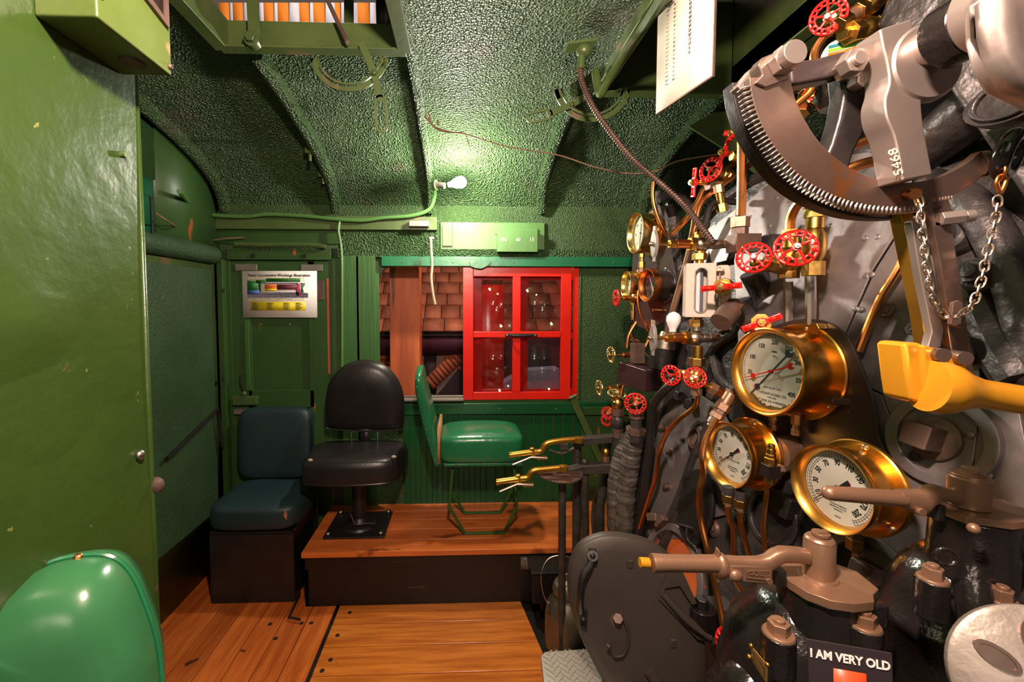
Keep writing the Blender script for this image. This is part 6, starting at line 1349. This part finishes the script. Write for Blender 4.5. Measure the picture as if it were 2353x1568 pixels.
B().lathe([(0, .052), (.006, .051), (.010, .047), (.010, .02)], aY(2118, 150, .592) , (0, -1, 0), 40).add('hub_ring', 'lever_steel', lv)
B().cyl(c, c + V((0, -.040, 0)), .0235, seg=36).add('shaft', 'lever_steel', lv)
B().lathe([(0, .034), (.004, .039), (.036, .039), (.040, .036)], c + V((0, -.036, 0)), (0, -1, 0), 40).add('black_collar', 'black_enamel', lv)
B().lathe([(0, .040), (.004, .044), (.10, .044)], c + V((0, -.075, 0)), (0, -1, 0), 48).add('shaft_head', 'lever_steel', lv)
# stamped number on the left flank
fl0, fl1 = aY(2040, 300, .602), aY(2062, 400, .602)
y_ = V((0, -1, 0)); dn = (fl1 - fl0).normalized()
tm = Q(2059, 372, -.0362); tdir = (Q(2048, 345, -.0362) - Q(2066, 415, -.0362)).normalized(); ty = V((0, -1, 0)).cross(tdir); ty = V((-tdir.z, 0, tdir.x))
text('5468', .019, Matrix(((tdir.x, ty.x, 0, tm.x), (tdir.y, ty.y, -1, tm.y), (tdir.z, ty.z, 0, tm.z), (0, 0, 0, 1))), 'dial_white', lv, bold=.0001)
# big pale casting upper right
bc = thing('polished_head', 'big pale steel casting bulging in at the upper right corner', 'casting', aY(2290, 60, .5))
B().prism([aY(x, y, .44) for x, y in ((2290, -60), (2760, -60), (2760, 300), (2500, 260), (2400, 215), (2345, 188), (2310, 120), (2296, 60))], (0, .04, 0)).add('casting', 'lever_steel', bc, bevel=.02, seg=4)
# eyebolt
eb = thing('eye_bolt', 'glossy black eyebolt at the right tip of the quadrant', 'bolt', Q(2300, 360))
B().torus(Q(2318, 356, -.01), V((.45, -.85, -.25)), .0265, .0105, 32, 12).add('eye', 'black_enamel', eb)
B().cyl(Q(2262, 376, .006), Q(2288, 366, -.002), .0165, .013).add('shank', 'black_enamel', eb); B().cyl(Q(2246, 380, .008), Q(2264, 376, .006), .0185).add('ferrule', 'quadrant_steel', eb)
# chain
cn = thing('lever_chain', 'pale twisted link chain looping from the quadrant pin to the eyebolt', 'chain', Q(2200, 600))
P = catmull([aY(x, y, z) for x, y, z in ((2112, 462, .600), (2118, 520, .598), (2126, 590, .596), (2138, 660, .594), (2155, 705, .592), (2180, 728, .590), (2210, 722, .590), (2238, 692, .592), (2256, 640, .594), (2270, 575, .596), (2286, 510, .598), (2294, 450, .60))], 40)
L = 0; nxt = 0; k = 0; P2 = []
for i in range(1, len(P)):
    L += (P[i] - P[i - 1]).length
    if L >= nxt:
        t = (P[i] - P[i - 1]).normalized(); x, y, z = frame(t, V((0, -1, 0.1))); ang = k * PI / 2 + .6
        u = x * math.cos(ang) + y * math.sin(ang); c = P[i]; hl, hw = .0088, .0042
        B().tube([c + t * hl, c + t * hl * .6 + u * hw, c - t * hl * .6 + u * hw * .8, c - t * hl, c - t * hl * .6 - u * hw, c + t * hl * .6 - u * hw * .8], .0013, 6, 3, closed=True).add('link', 'chrome_chain', cn)
        nxt += .0118; k += 1
B().tube([Q(2296, 442, -.02), Q(2290, 418, -.02), Q(2300, 402, -.02), Q(2312, 412, -.02), Q(2306, 432, -.02), Q(2298, 446, -.02)], .0024, 8).torus(Q(2302, 396, -.015), (.8, -.6, 0), .012, .002, 20, 8).add('s_hook', 'copper', cn)
B().cyl(Q(2088, 446, -.004), Q(2104, 446, -.02), .0075).tube([Q(2098, 432, -.012), Q(2104, 450, -.016), Q(2112, 466, -.02)], .002).add('pin', 'copper', cn)
# latch rods hanging from the quadrant
lr = thing('latch_rod', 'twin flat steel lever bars hanging below the quadrant to the gold handle', 'lever', Q(2160, 620))
B().prism([Q(x, y, .03) for x, y in ((2068, 480), (2096, 478), (2140, 700), (2160, 800), (2130, 800), (2118, 720))], (0, .02, 0)).add('rear_bar', 'gold_handle', lr, bevel=.002)
B().prism([Q(x, y, .01) for x, y in ((2094, 508), (2104, 500), (2122, 506), (2150, 640), (2170, 760), (2162, 800), (2132, 800), (2142, 762), (2116, 640))], (0, .012, 0)).add('front_bar', 'lever_steel', lr, bevel=.002)
B().prism([Q(x, y, -.004) for x, y in ((2120, 480), (2128, 492), (2142, 510), (2160, 600), (2176, 700), (2196, 750), (2212, 756), (2222, 740), (2208, 640), (2188, 520), (2172, 460), (2140, 462))], (0, .010, 0)).add('slide_plate', 'quadrant_steel', lr, bevel=.002)
B().prism([Q(x, y, .012) for x, y in ((2182, 560), (2200, 610), (2232, 800), (2242, 880), (2200, 880), (2180, 760))], (0, .012, 0)).add('lower_plate', 'quadrant_steel', lr, bevel=.002)
c = Q(2188, 720, -.006); B().prism([c + V((x, 0, z)) for x, z in ((-.008, -.016), (-.003, -.019), (.008, -.016), (.009, .014), (.003, .019), (-.006, .016))], (0, -.006, 0)).add('latch_block', 'rusty_iron', lr, bevel=.001)
c = Q(2160, 504, -.004); B().nut(c, c + V((.024, -.01, .002)), .0105).cyl(c + V((.024, -.01, .002)), c + V((.034, -.014, .003)), .0085).add('pinch_bolt', 'lever_steel', lr, bevel=.001)
b = B()
for i in range(5): b.box(Q(2152 + i * 7, 459 - i, .0), (.002, .01, .005))
b.prism([Q(x, y, -.004) for x, y in ((2140, 470), (2145, 462), (2180, 455), (2186, 480), (2188, 520), (2150, 520))], (0, .012, 0)).add('pawl', 'quadrant_steel', lr, bevel=.001)
# gold handle
gh = thing('gold_handle', 'gold painted lever handle with block end pointing out of frame right', 'handle', Q(2150, 860))
B().prism([Q(x, y, -.030) for x, y in ((2122, 792), (2226, 822), (2224, 850), (2212, 856), (2220, 884), (2212, 930), (2132, 934), (2124, 900))], (0, .05, 0)).add('block', 'gold_paint', gh, bevel=.006, seg=3)
B().prism([Q(x, y, -.024) for x, y in ((2079, 796), (2084, 787), (2124, 789), (2132, 934), (2094, 922), (2088, 880))], (0, .045, 0)).add('end_plate', 'gold_paint', gh, bevel=.006, seg=3)
g0, g1 = Q(2165, 892, -.035), aY(2520, 945, .56)
B().lathe([(-.02, .036), (-.005, .038), (.012, .034), (.028, .026), (.05, .0205), (.12, .0195), (.125, .0205), (.25, .0205)], g0, g1 - g0, 32).add('grip', 'gold_paint', gh)
for px, py in ((2160, 815), (2210, 822)): c = Q(px, py, -.032); B().cyl(c + V((0, .01, 0)), c + V((-.006, -.010, 0)), .0095).add('rivet', 'quadrant_steel', gh)
# ------------------------------------------------------------------ BRAKE STANDS
def stand(label, Y, hub, hubr, hz_, cap, neck, bell, bolts, grip):
    r = thing('brake_valve', label, 'valve', aY(*hub[0], Y))
    return r
bv = thing('brake_valve', 'lower black brake stand with bronze handle stamped with numbers', 'valve', aY(1884, 1400, .72))
Y1 = .72
H0, H1_ = aY(1884, 1228, Y1), aY(1884, 1325, Y1)
B().lathe([(0, .024), (.064, .0235), (.066, .0225), (.068, .0225), (.072, .019), (.074, .001)], (H0.x, Y1, H1_.z), (0, 0, 1), 36).add('hub', 'bronze_paint', bv, bevel=.001)
B().box((H0.x + .002, Y1, H1_.z + .078), (.022, .012, .009)).cyl((H0.x + .002, Y1, H1_.z + .074), (H0.x + .002, Y1, H1_.z + .080), .014).add('hub_key', 'bronze_paint', bv, bevel=.001)
def ap(x, y, e=0): return aY(x, y, Y1 + e)
bar = B(); prof = [(1852, 1278, .013, .012), (1825, 1275, .013, .0125), (1796, 1274, .013, .013), (1776, 1283, .0125, .015), (1760, 1297, .012, .017), (1740, 1302, .011, .017), (1700, 1300, .010, .0155), (1665, 1296, .010, .014)]
L = []
for i, (x, y, hw, hh_) in enumerate(prof):
    c = ap(x, y); L.append(bar.loop([c + V((0, math.copysign(abs(math.cos(a)) ** .7, math.cos(a)) * hw, math.copysign(abs(math.sin(a)) ** .7, math.sin(a)) * hh_)) for a in [2 * PI * k / 16 for k in range(16)]]))
bar.skin(L); arm_ = bar.add('handle_arm', 'bronze_paint', bv, ang=60)
B().prism([ap(x, y, -.012) for x, y in ((1672, 1300), (1768, 1302), (1778, 1310), (1776, 1346), (1745, 1344), (1705, 1340), (1690, 1326), (1674, 1322))], (0, .022, 0)).add('handle_cheek', 'bronze_paint', bv, bevel=.004)
g0, g1 = ap(1662, 1296), ap(1490, 1294)
B().lathe([(0, .016), (.012, .0145), (.1, .0142), (.123, .0155), (.126, .0150), (.128, .006)], g0, g1 - g0, 24).add('grip', 'bronze_paint', bv)
B().prism([ap(x, y, -.006) for x, y in ((1646, 1300), (1650, 1275), (1652, 1262), (1660, 1274), (1664, 1300), (1660, 1336), (1652, 1345), (1645, 1330))], (0, .012, 0)).ball(ap(1655, 1300), .019, (.7, 1, 1.2)).add('thumb_flare', 'bronze_paint', bv, bevel=.003)
B().cyl(ap(1492, 1294), ap(1470, 1293), .0085).add('gold_tip', 'gold_paint', bv, bevel=.001)
B().ball(ap(1691, 1324, -.016), .0105, (1.1, .7, 1)).add('rivet_head', 'bronze_paint', bv)
B().ring([ap(x, y, -.0125) for x, y in ((1714, 1311), (1771, 1312), (1773, 1335), (1714, 1328))], [ap(x, y, -.0125) for x, y in ((1717, 1313), (1768, 1314), (1770, 1332), (1717, 1326))], (0, -.0012, 0)).add('number_frame', 'bronze_paint', bv)
text('T-A30822', .0105, Matrix.Translation(ap(1743, 1320, -.0125)) @ Matrix.Rotation(rad(4), 4, 'Y') @ Matrix.Rotation(PI / 2, 4, 'X'), 'bronze_paint', bv, th=.0022, bold=.0003)
c = ap(1766, 1334, -.012); B().cyl(c, c + V((0, -.004, 0)), .005).add('slot_screw', 'bronze_paint', bv)
B().bb(ap(1780, 1330).x, ap(1800, 1330).x, Y1 - .008, Y1 + .01, ap(1780, 1345).z, ap(1780, 1308).z).add('latch_tongue', 'satin_black', bv, bevel=.001)
zc_ = H1_.z
capP = [(-.060, -.010), (-.052, -.040), (-.030, -.062), (.000, -.070), (.038, -.066), (.052, -.050), (.075, -.036), (.082, .012), (.05, .055), (-.01, .065), (-.05, .045)]
cx_, cy_ = H0.x, Y1
B().prism([(cx_ + x, cy_ + y, zc_ - .016) for x, y in capP], (0, 0, .016)).add('cap_plate', 'bronze_paint', bv, bevel=.002)
B().lathe([(0, .03), (.004, .028)], (cx_, cy_, zc_), (0, 0, 1), 32).add('hub_seat', 'bronze_paint', bv)
B().cyl((cx_ + .005, cy_, zc_ - .016), (cx_ + .005, cy_, zc_ - .10), .062, .066, 36).bb(cx_ + .03, cx_ + .078, cy_ - .055, cy_ - .01, zc_ - .06, zc_ - .016).add('neck', 'black_enamel', bv, bevel=.006)
B().lathe([(0, .064), (-.02, .074), (-.04, .095), (-.065, .112), (-.10, .122), (-.14, .126), (-.15, .132), (-.16, .132), (-.165, .12), (-.30, .11), (-.31, .02)][::-1], (cx_ - .005, cy_ + .03, zc_ - .055), (0, 0, 1), 48).add('bell', 'black_enamel', bv, ang=70)
B().ball((cx_ - .105, cy_ + .01, zc_ - .23), .055, (1, 1, 1.2)).add('side_bulge', 'black_enamel', bv)
def studs(lst, par):
    for px, py, Y, r_ in lst:
        c = aY(px, py, Y); B().lathe([(0, r_ * 1.5), (-.06, r_ * 1.6)], c + V((0, 0, -.006)), (0, 0, 1), 24).add('stud_boss', 'black_enamel', par, bevel=.003)
        B().lathe([(-.008, r_ * 1.45), (-.003, r_ * 1.35)], c, (0, 0, 1), 24).nut(c + V((0, 0, -.003)), c + V((0, 0, .013)), r_).cyl(c + V((0, 0, .013)), c + V((0, 0, .018)), r_ * .55).add('nut', 'bronze_paint', par, bevel=.0012)
studs([(1789, 1448, .62, .0155), (1986, 1428, .66, .0165)], bv)
b = B(); nP = aY(1745, 1520, .62); nn_ = V((-.62, -.72, .28)).normalized()
b.prism([aP(x, y, nP, nn_) for x, y in ((1724, 1478), (1766, 1530), (1764, 1575), (1730, 1520))], nn_ * .003).add('brass_nameplate', 'gauge_brass', bv, bevel=.001)
b = B(); b.ring([aP(x, y, nP + nn_ * .003, nn_) for x, y in ((1729, 1494), (1758, 1536), (1757, 1560), (1733, 1518))], [aP(x, y, nP + nn_ * .003, nn_) for x, y in ((1732, 1500), (1755, 1538), (1755, 1555), (1735, 1517))], nn_ * .001).add('plate_border', 'ink', bv)
for x, y in ((1722, 1510), (1764, 1528), (1726, 1484)): B().ball(aP(x, y, nP + nn_ * .003, nn_), .0035).add('plate_rivet', 'gauge_brass', bv)
# upper stand
bw = thing('brake_valve', 'upper black brake stand with long plain copper coloured handle', 'valve', aY(2230, 1300, .68))
Y2 = .68
def wp(x, y, e=0): return aY(x, y, Y2 + e)
K0 = wp(2228, 1098); K1 = wp(2228, 1162)
B().lathe([(0, .026), (.048, .026), (.050, .024), (.053, .024), (.056, .020), (.057, .001)], (K0.x, Y2, K1.z), (0, 0, 1), 36).add('hub', 'bronze_paint', bw, bevel=.001)
B().nut((K0.x, Y2, K1.z + .056), (K0.x, Y2, K1.z + .066), .011).add('hub_key', 'bronze_paint', bw, bevel=.001)
bar = B(); L = []
for x, y, hw, hh_ in ((2205, 1145, .014, .011), (2170, 1136, .013, .011), (2150, 1132, .013, .013), (2132, 1142, .013, .019), (2120, 1155, .012, .022), (2090, 1150, .012, .018), (2064, 1145, .011, .014)):
    c = wp(x, y); L.append(bar.loop([c + V((0, math.copysign(abs(math.cos(a)) ** .7, math.cos(a)) * hw, math.copysign(abs(math.sin(a)) ** .7, math.sin(a)) * hh_)) for a in [2 * PI * k / 16 for k in range(16)]]))
bar.skin(L); bar.add('handle_arm', 'bronze_paint', bw, ang=60)
g0, g1 = wp(2072, 1147), wp(1876, 1131); B().lathe([(0, .0135), (.06, .0125), (.125, .0118), (.131, .0095), (.1345, .005), (.1355, .0005)], g0, g1 - g0, 24).add('grip', 'bronze_paint', bw)
c = wp(2117, 1177, -.013); B().cyl(c + V((0, .01, 0)), c + V((0, -.003, 0)), .0065).add('slot_screw', 'bronze_paint', bw); B().bb(wp(2143, 1170).x, wp(2158, 1170).x, Y2 - .01, Y2 + .01, wp(2143, 1192).z, wp(2143, 1158).z).add('latch_tongue', 'satin_black', bw, bevel=.001)
zc_ = K1.z; cx_, cy_ = K0.x + .006, Y2
B().prism([(cx_ + x, cy_ + y, zc_ - .014) for x, y in ((-.055, -.005), (-.05, -.035), (-.02, -.045), (.0, -.055), (.04, -.05), (.075, -.03), (.085, .02), (.04, .05), (-.03, .045))], (0, 0, .013)).add('cap_plate', 'bronze_paint', bw, bevel=.002)
B().cyl((cx_ + .005, cy_, zc_ - .014), (cx_ + .005, cy_, zc_ - .12), .052, .056, 36).add('neck', 'black_enamel', bw, bevel=.004)
c = wp(2300, 1235, -.02); B().cyl(c, c + V((.07, -.02, -.02)), .026).nut(c + V((.05, -.02, -.014)), c + V((.085, -.03, -.022)), .022).add('side_boss', 'black_enamel', bw, bevel=.003)
c = wp(2237, 1215, -.06); B().ball(c, .008).add('screw', 'bronze_paint', bw); B().torus(wp(2175, 1280, -.05), (-.5, -.85, .1), .012, .003).add('ring_mark', 'black_enamel', bw)
B().lathe([(-.02, .050), (-.05, .075), (-.09, .092), (-.13, .098), (-.135, .104), (-.15, .104), (-.155, .098), (-.26, .10), (-.27, .01)][::-1], (cx_ + .01, cy_ + .02, zc_ - .075), (0, 0, 1), 48).add('bell', 'black_enamel', bw, ang=70)
B().tube([(cx_ - .05, cy_ - .045, zc_ - .10), (cx_ - .06, cy_ - .065, zc_ - .16), (cx_ - .06, cy_ - .07, zc_ - .30)], .022, 16).add('corner_rib', 'black_enamel', bw)
studs([(2143, 1322, .63, .0135), (2303, 1372, .62, .0135)], bw)
# sign
sg = thing('museum_sign', 'small black sign reading I AM VERY OLD with orange square', 'sign', aY(1955, 1520, .56))
sp = aY(1955, 1520, .565); sn = V((-.22, -.96, .18)).normalized()
A = [aP(x, y, sp, sn) for x, y in ((1856, 1470), (2050, 1503), (2054, 1640), (1862, 1640))]
B().prism(A, sn * -.003).add('board', 'sign_black', sg, bevel=.0004)
B().prism([aP(x, y, sp + sn * .0006, sn) for x, y in ((1915, 1536), (1990, 1549), (1993, 1640), (1917, 1640))], sn * .0004).add('orange_square', 'sign_orange', sg)
tx = (A[1] - A[0]).normalized(); tz = sn; ty = tz.cross(tx).normalized(); tx = ty.cross(tz); c = aP(1951, 1516, sp, sn) + sn * .001
text('I AM VERY OLD', .0155, Matrix(((tx.x, ty.x, tz.x, c.x), (tx.y, ty.y, tz.y, c.y), (tx.z, ty.z, tz.z, c.z), (0, 0, 0, 1))), 'sign_white', sg, bold=.0005, sx=.92)
B().tube([aP(1955, 1600, sp - sn * .004, sn), aP(1955, 1640, sp, sn) + V((0, .06, -.03))], .004).add('back_prop', 'satin_black', sg)
# corner disc
cd_ = thing('grey_wheel', 'pale grey cast wheel with oval recesses cropped at lower right', 'wheel', aY(2350, 1560, .5))
cc = aY(2425, 1600, .50); cn_ = V((-.42, -.80, .42)).normalized()
B().lathe([(-.018, .094), (-.010, .099), (.0, .099), (.004, .094), (.005, .0)], cc, cn_, 56).add('disc', 'grey_cast', cd_, ang=50)
x, y, z = frame(cn_)
for a in (100, 150, 200, 250, 300, 350, 50):
    p = cc + (x * math.cos(rad(a)) + y * math.sin(rad(a))) * .058 + z * .004
    u = x * math.cos(rad(a)) + y * math.sin(rad(a)); v = z.cross(u)
    B().ring([p + u * .024 * math.cos(t) + v * .013 * math.sin(t) for t in [2 * PI * k / 20 for k in range(20)]], [p + u * .019 * math.cos(t) + v * .009 * math.sin(t) for t in [2 * PI * k / 20 for k in range(20)]], z * .0035).prism([p + u * .019 * math.cos(t) + v * .009 * math.sin(t) for t in [2 * PI * k / 20 for k in range(20)]], z * .0014).add('oval_recess', 'quadrant_steel', cd_)
# ------------------------------------------------------------------ finish: prototypes away, unique names
